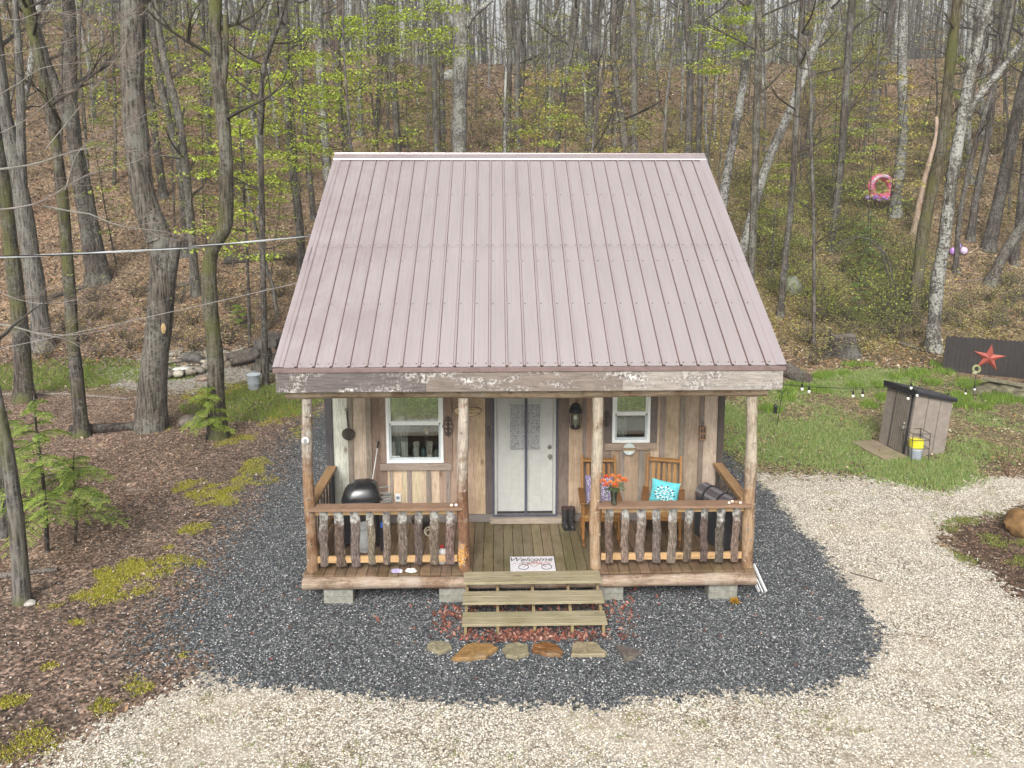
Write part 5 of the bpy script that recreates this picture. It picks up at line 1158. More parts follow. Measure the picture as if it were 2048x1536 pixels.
# ================================================================ TREES
def bezier_line(pts, step):
    """smooth Catmull-Rom through pts"""
    pts = [Vector(p) for p in pts]; out = []
    q = [pts[0]*2-pts[1]]+pts+[pts[-1]*2-pts[-2]]
    for i in range(1, len(q)-2):
        n = max(2, int((q[i+1]-q[i]).length/step))
        for k in range(n):
            t = k/n; a, b, c, d = q[i-1], q[i], q[i+1], q[i+2]
            out.append(.5*((2*b)+(c-a)*t+(2*a-5*b+4*c-d)*t*t+(3*b-a-3*c+d)*t*t*t))
    out.append(pts[-1]); return out
def limb(m, p, d, L, r, rr, depth, col, tips, droop=.0, n=6):
    pts = [Vector(p)]; k = 6; dd = Vector(d).normalized()
    for i in range(k):
        dd = (dd+Vector((rr.uniform(-.22, .22), rr.uniform(-.22, .22), rr.uniform(-.1, .16)-droop))).normalized(); pts.append(pts[-1]+dd*L/k)
    m.tube(pts, [r*(1-.75*i/k) for i in range(k+1)], n, col, .0, caps=False)
    tips.append((pts[-1], dd))
    if depth > 0:
        for j in range(rr.choice([2, 3, 3])):
            i = rr.randint(2, k); a = rr.uniform(0, 6.28); e = (dd+Vector((math.cos(a), math.sin(a), rr.uniform(-.1, .5)))*.8).normalized()
            limb(m, pts[i], e, L*rr.uniform(.4, .62), r*(1-.75*i/k)*.7+.002, rr, depth-1, col, tips, droop, max(3, n-2))
    for i in (2, 3, 4, 5): tips.append((pts[i], dd))
TREES = []
def tree_parts(root, pts, r0, r1, seed, bark_='bark', col=(.15, .125, .105), limbs=8, zmin=.3, leaves=120, lcol=((.30, .30, .08), (.34, .24, .12)), lsize=.05, flare=1.6, limbL=(1.2, 3.0), extra=None, depth=2, knots=0):
    rr = random.Random(seed); path = bezier_line(pts, .45); k = len(path)-1; tr = MB(); ls = [0]
    for a, b in zip(path[:-1], path[1:]): ls.append(ls[-1]+(b-a).length)
    T = ls[-1]
    rd = [(r0+(r1-r0)*(s/T)**.85)*(1+(flare-1)*math.exp(-s/.35))*(1+.05*math.sin(s*3+seed)) for s in ls]
    tr.tube(path, rd, 12, lambda t: jc(col, .06, rr), .05, r=rr)
    cr = MB(); tips = []
    for i in range(limbs):
        s = T*(zmin+(1-zmin)*((i+rr.random())/limbs)); j = min(k-1, max(1, int(np.searchsorted(ls, s)))); a = rr.uniform(0, 6.28); el = rr.uniform(.15, .9)
        d = Vector((math.cos(a), math.sin(a), el)); limb(cr, path[j], d, rr.uniform(*limbL)*(1-.3*s/T), rd[j]*.36+.004, rr, depth, jc(tuple(q*.62 for q in col), .1, rr), tips)
    if extra:
        for (q0, q1, ra) in extra: tr.tube(bezier_line(q0, .3), [ra*(1-.5*i/(len(bezier_line(q0, .3))-1)) for i in range(len(bezier_line(q0, .3)))] if q1 else ra, 9, jc(col, .1, rr), .05, r=rr)
    lf = MB()
    for i in range(leaves if tips else 0):
        p, d = rr.choice(tips); p = p+Vector((rr.gauss(0, .12), rr.gauss(0, .12), rr.gauss(0, .08))); a = rr.uniform(0, 6.28); s_ = lsize*rr.uniform(.6, 1.3); cr.leafq(p, (math.cos(a)*s_, math.sin(a)*s_, -s_*rr.uniform(.1, .8)), s_*.55, (math.cos(a)*.5, math.sin(a)*.5, .8), jc(rr.choice(lcol), .25, rr))
    a = tr.build('trunk', bark_, root, smooth=True); b = cr.build('crown', 'twig_leaf', root) if cr.f else None
    return a, b
g = G('twig_leaf'); c = g.col(); n_ = g.noise(g.coord(), 6, 3); b = g.bsdf(g.mix(1.0, c, g.ramp(n_, [(.3, .75), (.7, 1.25)]), 'MULTIPLY'), .75, 0, None, .25); t = g.n('BsdfTranslucent', Color=c); ms = g.n('MixShader', Fac=.22); g.t.links.new(b, ms.inputs[1]); g.t.links.new(t.outputs[0], ms.inputs[2]); g.fin(ms.outputs[0])

def photo_tree(px_pts, w0, label, cat='tree', name='tree', Y=None, w1=None, H=16, seed=None, group=None, extra_px=None, **kw):
    """a tree whose trunk line is known: foot on the ground (or at depth Y), other points at that depth"""
    x0, y0 = px_pts[0]
    if Y is None: b = ground(x0, y0); Yd = b[1]; pts = [Vector(b)]
    else:
        Yd = Y; f = onY(x0, y0, Yd); pts = [Vector((f[0], Yd, hz(f[0], Yd)))]
        if pts[0].z < f[2]-.3: pts[0].x += (f[0]-onY(px_pts[1][0], px_pts[1][1], Yd)[0])*.3; pts.append(Vector(f))
    for x, y in px_pts[1:]: pts.append(Vector(onY(x, y, Yd)))
    dpt = float((np.array(pts[0])-CP)@FW); px2m = dpt/FPX
    d = pts[-1]-pts[-2]; d = d/max(d.z, .2); d.x *= .6; d.y = 0
    left = H-(pts[-1].z-pts[0].z)
    if left > 1: pts.append(pts[-1]+d*left*.5); pts.append(pts[-1]+Vector((d.x*.5, .3, 1))*left*.5)
    base = pts[0].copy(); pts[0].z -= .15; loc = [p-base for p in pts]
    t = thing(name, label, cat, tuple(base), 0, group)
    ex = None
    if extra_px: ex = [([Vector(onY(x, y, Yd))-base for x, y in e[0]], True, e[1]*px2m/2) for e in extra_px]
    tree_parts(t, loc, w0*px2m/2, (w1 if w1 else w0*.35)*px2m/2, seed if seed is not None else int(x0*3+y0), extra=ex, **kw)
    TREES.append((base.x, base.y)); return t
DK = (.115, .095, .08); GY = (.20, .18, .16); PLE = (.18, .165, .145)
# left side
photo_tree([(45, 1208), (32, 1040), (10, 880), (-30, 700)], 30, 'slim mossy grey leaning trunk near the left edge, nearest the camera', H=9, w1=14, bark_='bark_moss', col=GY, limbs=5, leaves=60, flare=1.3)
photo_tree([(48, 802), (40, 650), (22, 500), (8, 380), (-20, 200)], 32, 'dark mossy trunk rising from the grass at the far left', H=15, w1=13, bark_='bark_moss', col=DK, limbs=7, leaves=200, zmin=.35)
photo_tree([(165, 872), (148, 700), (138, 560), (118, 330), (88, 160), (55, 20)], 25, 'slender dark trunk left of the big broken tree, leaning to the left', H=14, w1=13, bark_='bark_moss', col=DK, limbs=9, leaves=260, zmin=.4)
photo_tree([(300, 858), (306, 760), (318, 650), (326, 540), (318, 470), (294, 420), (278, 330), (266, 180), (266, 60), (264, -60)], 54, 'big furrowed broken-looking trunk with a bulge and a pale scar, left of the cabin', name='big_tree', H=18, w1=29, bark_='bark', col=(.17, .145, .12), limbs=9, leaves=260, flare=1.35, zmin=.45, extra_px=[([(322, 620), (338, 540), (352, 478)], 46), ([(318, 480), (300, 430)], 50)])
q = ground(300, 858); s_ = Vector(onY(327, 657, q[1]-.36)); m = MB(); m.ball(s_, (.055, .03, .12), 10, 7, (.50, .36, .17), .1); m.build('bark_scar', 'peeled_z', bpy.data.objects['big_tree']); o = bpy.data.objects['bark_scar']; o.location = -Vector(bpy.data.objects['big_tree'].location)
photo_tree([(438, 876), (432, 770), (430, 700), (420, 610), (418, 545), (424, 500), (442, 470), (452, 440), (452, 300), (440, 180), (430, 60), (432, -60)], 32, 'kinked mossy trunk with an S-bend between the big broken tree and the cabin', H=15, w1=18, bark_='bark_moss', col=(.14, .12, .09), limbs=8, leaves=300, lsize=.06, lcol=((.30, .38, .07), (.26, .33, .06)), zmin=.4, extra_px=[([(441, 190), (452, 110), (450, 30)], 17)])
photo_tree([(85, 695), (75, 600), (55, 470), (32, 340), (8, 230), (-8, 100)], 36, 'stout grey trunk at the foot of the left slope near the photo edge', H=18, w1=20, col=GY, limbs=8, leaves=220, zmin=.4, extra_px=[([(45, 410), (42, 300), (40, 150), (30, 0)], 20)])
photo_tree([(192, 565), (170, 430), (155, 330), (142, 200), (140, 60)], 30, 'dark stout trunk on the left slope with a twin close behind it', H=18, w1=15, col=DK, limbs=8, leaves=200, zmin=.35)
photo_tree([(208, 562), (180, 420), (152, 290), (110, 170), (70, 60)], 26, 'leaning dark twin trunk on the left slope, right of its stouter neighbour', H=16, w1=11, col=DK, limbs=8, leaves=200, zmin=.35)
photo_tree([(532, 772), (527, 600), (524, 420), (521, 240), (528, 130), (560, 40)], 13, 'thin straight dark sapling trunk beside the metal bin', H=13, w1=8, col=DK, limbs=8, leaves=380, lsize=.09, lcol=((.40, .48, .08), (.34, .42, .07)), zmin=.4, flare=1.2)
photo_tree([(556, 640), (545, 570), (528, 520)], 9, 'thin leaning sapling just left of the roof edge', H=8, col=GY, limbs=6, leaves=200, flare=1.1, lsize=.08, lcol=((.36, .44, .08),))
photo_tree([(606, 545), (598, 440), (588, 360), (576, 240), (572, 100)], 17, 'dark straight trunk right behind the left roof edge', H=17, w1=12, col=DK, limbs=8, leaves=260, zmin=.4)
photo_tree([(628, 440), (618, 340), (608, 230), (600, 120)], 11, 'slim dark trunk close to the upper left roof edge', H=15, w1=8, col=DK, limbs=7, leaves=260, zmin=.3, lsize=.08, lcol=((.40, .48, .08),))
photo_tree([(655, 350), (648, 250), (641, 160), (638, 50)], 18, 'lichen-spotted grey trunk at the upper left corner of the roof', Y=24, H=18, w1=14, bark_='bark_pale', col=GY, limbs=8, leaves=200, zmin=.4)
photo_tree([(328, 395), (312, 280), (298, 160), (290, 40)], 15, 'dark leaning trunk just right of the big broken tree, up the slope', H=17, w1=10, col=DK, limbs=7, leaves=150, zmin=.4)
photo_tree([(415, 240), (408, 150), (404, 20)], 11, 'slim dark trunk on the upper left slope behind the kinked tree', H=15, w1=8, col=DK, limbs=6, leaves=120, zmin=.3)
photo_tree([(700, 310), (682, 220), (672, 120), (680, 20)], 17, 'forked brown trunk above the left end of the ridge', Y=27, H=17, w1=12, col=(.16, .12, .10), limbs=8, leaves=200, zmin=.45, extra_px=[([(674, 130), (660, 60), (652, -20)], 12)])
# behind the roof
photo_tree([(918, 340), (919, 220), (921, 110), (918, -30)], 32, 'stout lichen-mottled trunk rising behind the ridge left of its middle', Y=25, H=19, w1=26, bark_='bark_pale', col=GY, limbs=6, leaves=200, zmin=.55, extra_px=[([(921, 70), (948, 30), (985, 0)], 14), ([(917, 70), (895, 25), (870, -10)], 12)])
for i, (p_, w_, l_) in enumerate([([(873, 320), (868, 150), (866, 0)], 12, 'dark trunk close left of the stout lichen-mottled trunk behind the ridge'), ([(887, 320), (884, 170), (878, 0)], 10, 'slim dark trunk touching the stout lichen-mottled trunk on its left'), ([(797, 325), (788, 180), (777, 0)], 15, 'dark twin-stemmed trunk behind the left third of the ridge'), ([(722, 325), (719, 150), (716, 0)], 12, 'straight slim trunk behind the left quarter of the ridge'), ([(748, 325), (760, 150), (768, 0)], 11, 'slightly leaning slim trunk behind the left quarter of the ridge'), ([(1012, 325), (1016, 150), (1020, 0)], 17, 'dark straight trunk behind the middle of the ridge'), ([(1036, 325), (1034, 150), (1042, 0)], 11, 'slim trunk just right of the dark straight trunk behind the mid ridge'), ([(1176, 325), (1184, 160), (1196, 0)], 16, 'dark forking trunk behind the ridge right of its middle'), ([(1110, 325), (1128, 180), (1150, 40)], 13, 'leaning dark trunk with yellowish leaves behind the mid ridge'), ([(1268, 325), (1268, 150), (1266, 0)], 14, 'straight grey trunk behind the right half of the ridge'), ([(1375, 325), (1380, 150), (1372, 0)], 15, 'dark trunk behind the right end of the ridge'), ([(1396, 325), (1400, 180), (1402, 0)], 12, 'dark trunk standing right beside another at the right end of the ridge')]):
    photo_tree(p_, w_, l_, Y=24+((i*7) % 11), H=18, w1=w_*.75, col=DK if i % 3 else GY, limbs=7, leaves=160, zmin=.4, seed=100+i, lcol=((.42, .28, .09), (.36, .34, .1)) if i == 8 else ((.30, .30, .08), (.34, .24, .12)))
# right side
photo_tree([(1448, 390), (1470, 260), (1486, 170), (1498, 50), (1502, -40)], 19, 'lichen-white leaning trunk at the upper right corner of the roof', Y=20, H=17, w1=13, bark_='bark_pale', col=(.15, .135, .12), limbs=7, leaves=200, zmin=.45)
photo_tree([(1488, 490), (1530, 340), (1572, 240), (1620, 120), (1680, -30)], 18, 'pale birch-like trunk leaning far to the right beside the roof', Y=19, H=16, w1=14, bark_='bark_pale', col=PLE, limbs=6, leaves=220, zmin=.5)
photo_tree([(1503, 530), (1508, 400), (1513, 250), (1516, 100), (1518, -30)], 15, 'dark straight trunk crossing the pale leaning one beside the roof', Y=16.5, H=16, w1=13, col=(.13, .11, .085), limbs=7, leaves=200, zmin=.45)
photo_tree([(1560, 632), (1572, 500), (1584, 390), (1592, 250), (1600, 100)], 13, 'slim dark trunk rising by the mossy boulder right of the roof', H=14, w1=10, col=DK, limbs=7, leaves=300, zmin=.35, lsize=.07, lcol=((.36, .38, .08),))
photo_tree([(1628, 706), (1628, 560), (1627, 420), (1622, 280)], 8, 'very thin upright sapling trunk left of the stump', H=10, w1=6, col=DK, limbs=7, leaves=300, flare=1.1, lsize=.07, lcol=((.36, .38, .08),))
photo_tree([(1865, 702), (1873, 580), (1890, 470), (1906, 340), (1924, 240), (1940, 150), (1966, 40), (1985, -40)], 26, 'big pale lichen-covered trunk on the right slope, leaning right and forking', H=17, w1=14, bark_='bark_pale', col=(.15, .135, .115), limbs=9, leaves=220, zmin=.45, extra_px=[([(1922, 250), (1960, 190), (2010, 130), (2060, 60)], 16)])
photo_tree([(1822, 645), (1834, 560), (1846, 470), (1866, 370), (1884, 290), (1898, 150), (1915, 0)], 24, 'mossy olive-brown trunk left of the big pale lichen-covered trunk', H=16, w1=15, bark_='bark_moss', col=(.17, .14, .085), limbs=8, leaves=220, zmin=.4)
photo_tree([(1826, 470), (1846, 370), (1868, 290)], 12, 'pale broken snag without a top on the right slope', H=5.2, w1=7, col=(.45, .34, .26), limbs=0, leaves=0, bark_='peeled_z')
photo_tree([(1790, 430), (1800, 330), (1806, 250), (1804, 120), (1808, -20)], 20, 'pale grey straight trunk beside the pink ring on the slope', H=18, w1=14, bark_='bark_pale', col=(.17, .16, .14), limbs=6, leaves=150, zmin=.5)
photo_tree([(1976, 498), (1998, 400), (2018, 310), (2040, 200), (2075, 60)], 24, 'dark mottled trunk near the right edge, upslope of the balloons', H=17, w1=14, col=DK, limbs=7, leaves=150, zmin=.4)
photo_tree([(1911, 545), (1919, 438), (1938, 340), (1962, 250), (2000, 120)], 10, 'thin dark trunk beside the purple balloons', H=13, w1=7, col=DK, limbs=7, leaves=200, zmin=.3, lsize=.06)
photo_tree([(1977, 568), (2002, 520), (2032, 470), (2080, 380)], 20, 'dark trunk leaning steeply to the right at the right photo edge', H=11, w1=12, col=DK, limbs=5, leaves=120, zmin=.3)
photo_tree([(2028, 530), (2040, 420), (2052, 300)], 14, 'dark upright trunk at the very right edge of the photo', H=14, w1=10, col=DK, limbs=6, leaves=120)
photo_tree([(1940, 480), (1955, 380), (1975, 280), (1990, 150), (2010, 0)], 14, 'dark slim trunk on the slope between the thin trunk and the mottled one', H=15, w1=10, col=DK, limbs=6, leaves=120)
photo_tree([(1660, 500), (1680, 350), (1690, 200), (1700, 60)], 15, 'dark trunk standing in the green undergrowth right of the roof', H=16, w1=12, col=DK, limbs=7, leaves=200)
photo_tree([(1735, 262), (1760, 160), (1778, 60)], 17, 'dark trunk leaning right beside the fallen trunk on the upper right slope', H=15, w1=12, col=DK, limbs=6, leaves=120)
# arching sapling on the right slope
p = ground(1782, 640); m = MB(); Yd = p[1]; t = thing('arching_sapling', 'bare thin sapling bent over in an arch on the green right slope', 'sapling', tuple(p)); B0 = Vector(p)
for k_, (off, xs_) in enumerate([(0, [(1785, 650), (1780, 560), (1762, 500), (1738, 478), (1710, 472), (1680, 486), (1660, 510)]), (1, [(1800, 652), (1790, 570), (1772, 510), (1750, 482), (1720, 476)])]):
    m.tube([Vector(onY(x, y, Yd+.05*k_))-B0 for x, y in xs_], [.035-.004*i for i in range(len(xs_))], 7, DK); 
m.tube([Vector(onY(x, y, Yd))-B0 for x, y in [(1715, 473), (1690, 490), (1665, 530)]], .008, 5, GY); m.build('stem', 'bark', t, smooth=True)

# --- branches reaching in from a tree just outside the left edge
t = thing('bare_tree', 'bare grey branches with reddish buds reaching in from a tree beyond the left edge', 'tree', (-8.6, 2.2, 0)); B0 = Vector((-8.6, 2.2, 0)); Yb = 2.2
m = MB(); tr_ = [(-8.6, 2.2, -.1), (-8.55, 2.2, 2.5), (-8.7, 2.3, 5), (-8.8, 2.2, 8.5), (-8.9, 2.4, 12)]; pth = bezier_line(tr_, .5); m.tube([Vector(p_)-B0 for p_ in pth], [.15-.10*i/(len(pth)-1) for i in range(len(pth))], 10, GY, .05); m.build('trunk', 'bark', t, smooth=True)
m = MB(); rr = random.Random(77); tips = []
BR = [[(-60, 345), (60, 330), (130, 308), (185, 296), (240, 302)], [(-60, 425), (40, 414), (85, 402), (125, 378), (175, 350), (250, 330), (330, 300)], [(85, 412), (150, 424), (180, 428), (220, 445), (260, 455), (330, 462)], [(-60, 640), (20, 652), (80, 668), (130, 678), (170, 700)], [(60, 664), (130, 670), (190, 664), (240, 650)], [(-40, 210), (40, 165), (75, 140), (130, 128), (250, 122)], [(-40, 30), (40, 40), (80, 22), (140, 30), (200, 60)], [(90, 300), (170, 200), (230, 120), (260, 70)], [(130, 380), (160, 300), (230, 260), (330, 210)], [(-50, 560), (40, 600), (110, 606), (190, 590)], [(-50, 120), (60, 100), (140, 80), (240, 40)], [(-30, 280), (50, 240), (110, 190), (150, 130)]]
for i, b_ in enumerate(BR):
    pts = [Vector(onY(x, y, Yb-.8+.18*i+.05*j))-B0 for j, (x, y) in enumerate(b_)]; pth = bezier_line(pts, .12); r_ = rr.uniform(.014, .022) if i < 4 else rr.uniform(.008, .013)
    m.tube(pth, [r_*(1-.8*k_/(len(pth)-1)) for k_ in range(len(pth))], 6, jc((.34, .31, .28), .1, rr), .08)
    for k_ in range(14):
        q_ = pth[rr.randint(len(pth)//3, len(pth)-1)]; dd = (pth[-1]-pth[0]).normalized()+Vector((rr.uniform(-.6, .6), rr.uniform(-.6, .6), rr.uniform(-.7, .7))); limb(m, q_, dd, rr.uniform(.3, .8), .004, rr, 1, (.27, .22, .19), tips, n=4)
for i in range(520):
    p_, d = rr.choice(tips); a = rr.uniform(0, 6.28); s_ = rr.uniform(.02, .045); m.leafq(p_+Vector((rr.gauss(0, .02),)*3), (math.cos(a)*s_, math.sin(a)*s_, -s_*.4), s_*.6, (0, 0, 1), jc(rr.choice([(.40, .24, .13), (.42, .33, .15), (.35, .18, .12)]), .2, rr))
m.build('crown', 'twig_leaf', t)

# --- understorey trees with tiers of fresh leaves
def leafy(root, H, r, tiers, nl, lsize, cols, seed, spread, col=DK, lean=(0, 0), zlo=.3):
    rr = random.Random(seed); tr = MB(); pts = [(0, 0, -.1), (lean[0]*.3+rr.uniform(-.1, .1), lean[1]*.3, H*.35), (lean[0]*.7, lean[1]*.7+rr.uniform(-.1, .1), H*.7), (lean[0], lean[1], H)]
    path = bezier_line(pts, .4); k = len(path)-1; tr.tube(path, [r*(1-.8*i/k) for i in range(k+1)], 8, lambda t: jc(col, .1, rr), .05, r=rr); tr.build('trunk', 'bark', root, smooth=True)
    cr = MB(); per = max(1, int(nl*2.4)//tiers)
    for i in range(tiers):
        t = zlo+(1-zlo)*(i+rr.random()*.7)/tiers; q_ = path[min(k, int(t*k))]; a = rr.uniform(0, 6.28); L = spread*rr.uniform(.55, 1.1)*(1-.45*t); d = Vector((math.cos(a), math.sin(a), rr.uniform(.05, .45)))
        br = [q_]; 
        for j in range(6): d = (d+Vector((rr.uniform(-.2, .2), rr.uniform(-.2, .2), rr.uniform(-.14, .06)))).normalized(); br.append(br[-1]+d*L/6)
        cr.tube(br, [r*.3*(1-.8*j/6)+.002 for j in range(7)], 4, col, caps=False)
        for s in range(7):
            j = rr.randint(1, 5); e = (d+Vector((rr.uniform(-1, 1), rr.uniform(-1, 1), .05))).normalized(); cr.tube([br[j], br[j]+e*L*.25, br[j]+e*L*.45+Vector((0, 0, -.04))], [.006, .004, .002], 3, col, caps=False)
        for j in range(per):
            u_ = rr.uniform(.2, 1.05)*6; j0 = min(5, int(u_)); p_ = br[j0].lerp(br[j0+1], min(1.2, u_-j0)); w_ = L*.28*(1.1-.4*u_/6); p_ = p_+Vector((rr.gauss(0, w_), rr.gauss(0, w_), rr.gauss(0, .05)-.03)); b_ = rr.uniform(0, 6.28); s = lsize*1.08*rr.uniform(.5, 1.25)
            cr.leafq(p_, (math.cos(b_)*s*.8, math.sin(b_)*s*.8, -s*rr.uniform(.2, .8)), s*.7, Vector((math.cos(b_)*.4+rr.uniform(-.3, .3), math.sin(b_)*.4+rr.uniform(-.3, .3), .8)), jc(rr.choice(cols), .28, rr))
    cr.build('crown', 'leaf', root)
LIME = ((.46, .56, .07), (.40, .50, .06), (.54, .62, .13)); GRN = ((.34, .42, .08), (.30, .37, .08), (.42, .47, .12)); YEL = ((.50, .46, .12), (.54, .42, .13), (.44, .43, .10)); OLV = ((.32, .34, .09), (.36, .35, .11), (.27, .29, .08))
def sap(px, py, H, nl, cols, label, Y=None, r=.045, tiers=16, spread=2.0, ls=.10, seed=0, lean=(0, 0), zlo=.3, group=None):
    if Y is None: p = ground(px, py)
    else: x = onY(px, py, Y)[0]; p = (x, Y, hz(x, Y))
    t = thing('leafy_sapling', label, 'sapling', tuple(p), 0, group); leafy(t, H, r, tiers, nl, ls, cols, seed+int(px), spread, lean=lean, zlo=zlo); return t
sap(500, 700, 9.5, 1500, LIME, 'tall sapling with bright lime leaf tiers left of the cabin, behind the kinked tree', r=.06, tiers=26, spread=2.3, ls=.11)
sap(600, 560, 9.0, 1500, LIME, 'bright lime leafed sapling close to the left roof edge', r=.06, tiers=26, spread=2.3, ls=.11, zlo=.42)
sap(690, 400, 9.5, 1300, LIME, 'bright lime leafed tree behind the upper left corner of the roof', Y=19, r=.06, tiers=24, spread=2.6, ls=.11, zlo=.45)
sap(420, 560, 7.5, 900, GRN, 'soft green sapling on the left slope behind the kinked tree', tiers=20, spread=2.2, ls=.10)
sap(350, 480, 8.5, 900, LIME, 'yellow-green leafed sapling right of the big broken trunk, up the slope', tiers=20, spread=2.6, ls=.10, zlo=.5)
sap(490, 430, 8.0, 800, GRN, 'pale green sapling midway up the left slope', tiers=18, spread=2.6, ls=.11)
sap(760, 330, 10, 1000, LIME, 'light green leafed tree behind the ridge left of the stout mottled trunk', Y=22, tiers=20, spread=2.8, ls=.11, zlo=.55)
sap(860, 330, 11, 900, LIME, 'light green leafy tree just left of the stout mottled trunk', Y=21, tiers=16, spread=2.6, ls=.11, zlo=.7)
sap(1090, 330, 7.5, 700, YEL, 'sapling with golden young leaves behind the middle of the ridge', Y=21, tiers=18, spread=2.0, ls=.10, zlo=.35)
sap(1190, 330, 6.0, 700, OLV, 'olive green sapling behind the ridge right of its middle', Y=20, tiers=18, spread=2.2, ls=.09)
sap(1300, 330, 6.5, 800, OLV, 'olive green sapling behind the right half of the ridge', Y=20, tiers=18, spread=2.4, ls=.09)
sap(1440, 400, 11.5, 900, LIME, 'tree with a bright green leaf cluster above the right end of the ridge', Y=19, tiers=16, spread=2.2, ls=.11, zlo=.72)
sap(1660, 420, 7.5, 800, GRN, 'green tiered sapling on the right slope above the undergrowth', tiers=16, spread=2.4, ls=.11)
sap(1600, 380, 9.0, 700, YEL, 'yellowish leafed sapling among the trunks right of the roof', tiers=16, spread=2.4, ls=.10, zlo=.5)
sap(1750, 330, 7.0, 600, YEL, 'yellow-green sapling on the upper right slope', tiers=14, spread=2.2, ls=.11, zlo=.4)
sap(1545, 560, 5.0, 900, GRN, 'leafy green sapling pressed against the right roof edge', tiers=20, spread=1.8, ls=.08, zlo=.15)
# --- hemlocks
def hemlock(px, py, H, seed, label, nb=30, spread=.75, cols=((.13, .20, .04), (.19, .27, .055), (.28, .36, .075)), lean=(0, 0), zlo=.25, name='hemlock_sapling', dens=1.0, at=None, off=0):
    p = ground(px, py) if at is None else at; t = thing(name, label, 'sapling', tuple(p)); rr = random.Random(seed); m = MB()
    path = bezier_line([(0, 0, -.05), (lean[0]*.4+.03, lean[1]*.4, H*.4), (lean[0]*.8-.02, lean[1], H*.8), (lean[0], lean[1], H)], .15); k = len(path)-1; m.tube(path, [.028*(H/2)*(1-.85*i/k)+.004 for i in range(k+1)], 7, (.07, .055, .045), .06); m.build('trunk', 'bark', t, smooth=True)
    cr = MB()
    for i in range(nb):
        f = zlo+(1-zlo)*(i+rr.random()*.6)/nb; q_ = path[min(k, int(f*k))]; a = i*2.4+rr.uniform(-.5, .5); L = spread*(1.08-.8*(f-zlo)/(1-zlo))*rr.uniform(.6, 1.15)
        dx, dy = math.cos(a), math.sin(a); br = []; nseg = 9
        for j in range(nseg+1): s = j/nseg; br.append(Vector(q_)+Vector((dx*L*s, dy*L*s, L*(.22*s-.42*s*s))))
        cr.tube(br, [.006*(1-.8*j/nseg)+.0012 for j in range(nseg+1)], 4, (.09, .07, .05), caps=False)
        side = Vector((-dy, dx, 0))
        for j in range(1, nseg+1):
            s = j/nseg; tw = L*.46*(1-.7*abs(s-.45))*rr.uniform(.6, 1.1)
            for sg in (-1, 1):
                b_ = br[j]; e = (side*sg*.85+Vector((dx, dy, 0))*.6+Vector((0, 0, rr.uniform(-.35, .05)))).normalized(); tip = b_+e*tw
                nn = max(3, int(tw/.017*dens)); wn = e.cross(Vector((0, 0, 1))).normalized()
                c0 = rr.choice(cols)
                for k_ in range(nn):
                    u_ = (k_+.5)/nn; pp = b_.lerp(tip, u_)+Vector((0, 0, -.05*u_*u_)); nl = .022*(1.15-.5*u_)*rr.uniform(.8, 1.3)
                    for s2 in (-1, 1): dd = (wn*s2+e*.5+Vector((0, 0, rr.uniform(-.7, .1)))).normalized()*nl*2.1; cr.leafq(pp, dd, .016/max(.7, dens), (rr.uniform(-.5, .5), rr.uniform(-.9, .1), .7), jc(c0 if u_ < .6 else cols[-1], .22, rr))
    cr.build('crown', 'leaf', t); return t
hemlock(95, 1105, 2.55, 1, 'young hemlock with drooping green sprays at the left, right of the leaning mossy trunk', 25, .92, lean=(-.05, .1), zlo=.30)
hemlock(150, 1090, 1.55, 2, 'small thin hemlock just right of the larger one at the left', 13, .7, lean=(.12, 0), zlo=.45)
hemlock(32, 1000, 1.8, 4, 'hemlock sapling half behind the leaning mossy trunk at the left edge', 15, .7, zlo=.3)
hemlock(412, 882, 1.35, 3, 'small bright hemlock sapling in front of the kinked trunk', 18, .6, cols=((.18, .26, .04), (.24, .32, .05), (.30, .38, .06)), lean=(.15, 0), zlo=.3)
hemlock(480, 660, .9, 6, 'tiny bright green hemlock near the woodpile on the left slope', 12, .4, cols=((.18, .28, .05), (.22, .32, .06)), zlo=.3)
hemlock(1735, 560, 2.9, 7, 'dark green young pine just below the pink ring on the right slope', 26, 1.25, cols=((.09, .15, .05), (.13, .20, .06), (.18, .25, .08)), zlo=.1, name='young_pine', dens=.6)
hemlock(1715, 640, 1.7, 9, 'small green pine in the undergrowth below the arching sapling', 16, .9, cols=((.10, .16, .05), (.15, .22, .06)), zlo=.1, name='young_pine', dens=.6)

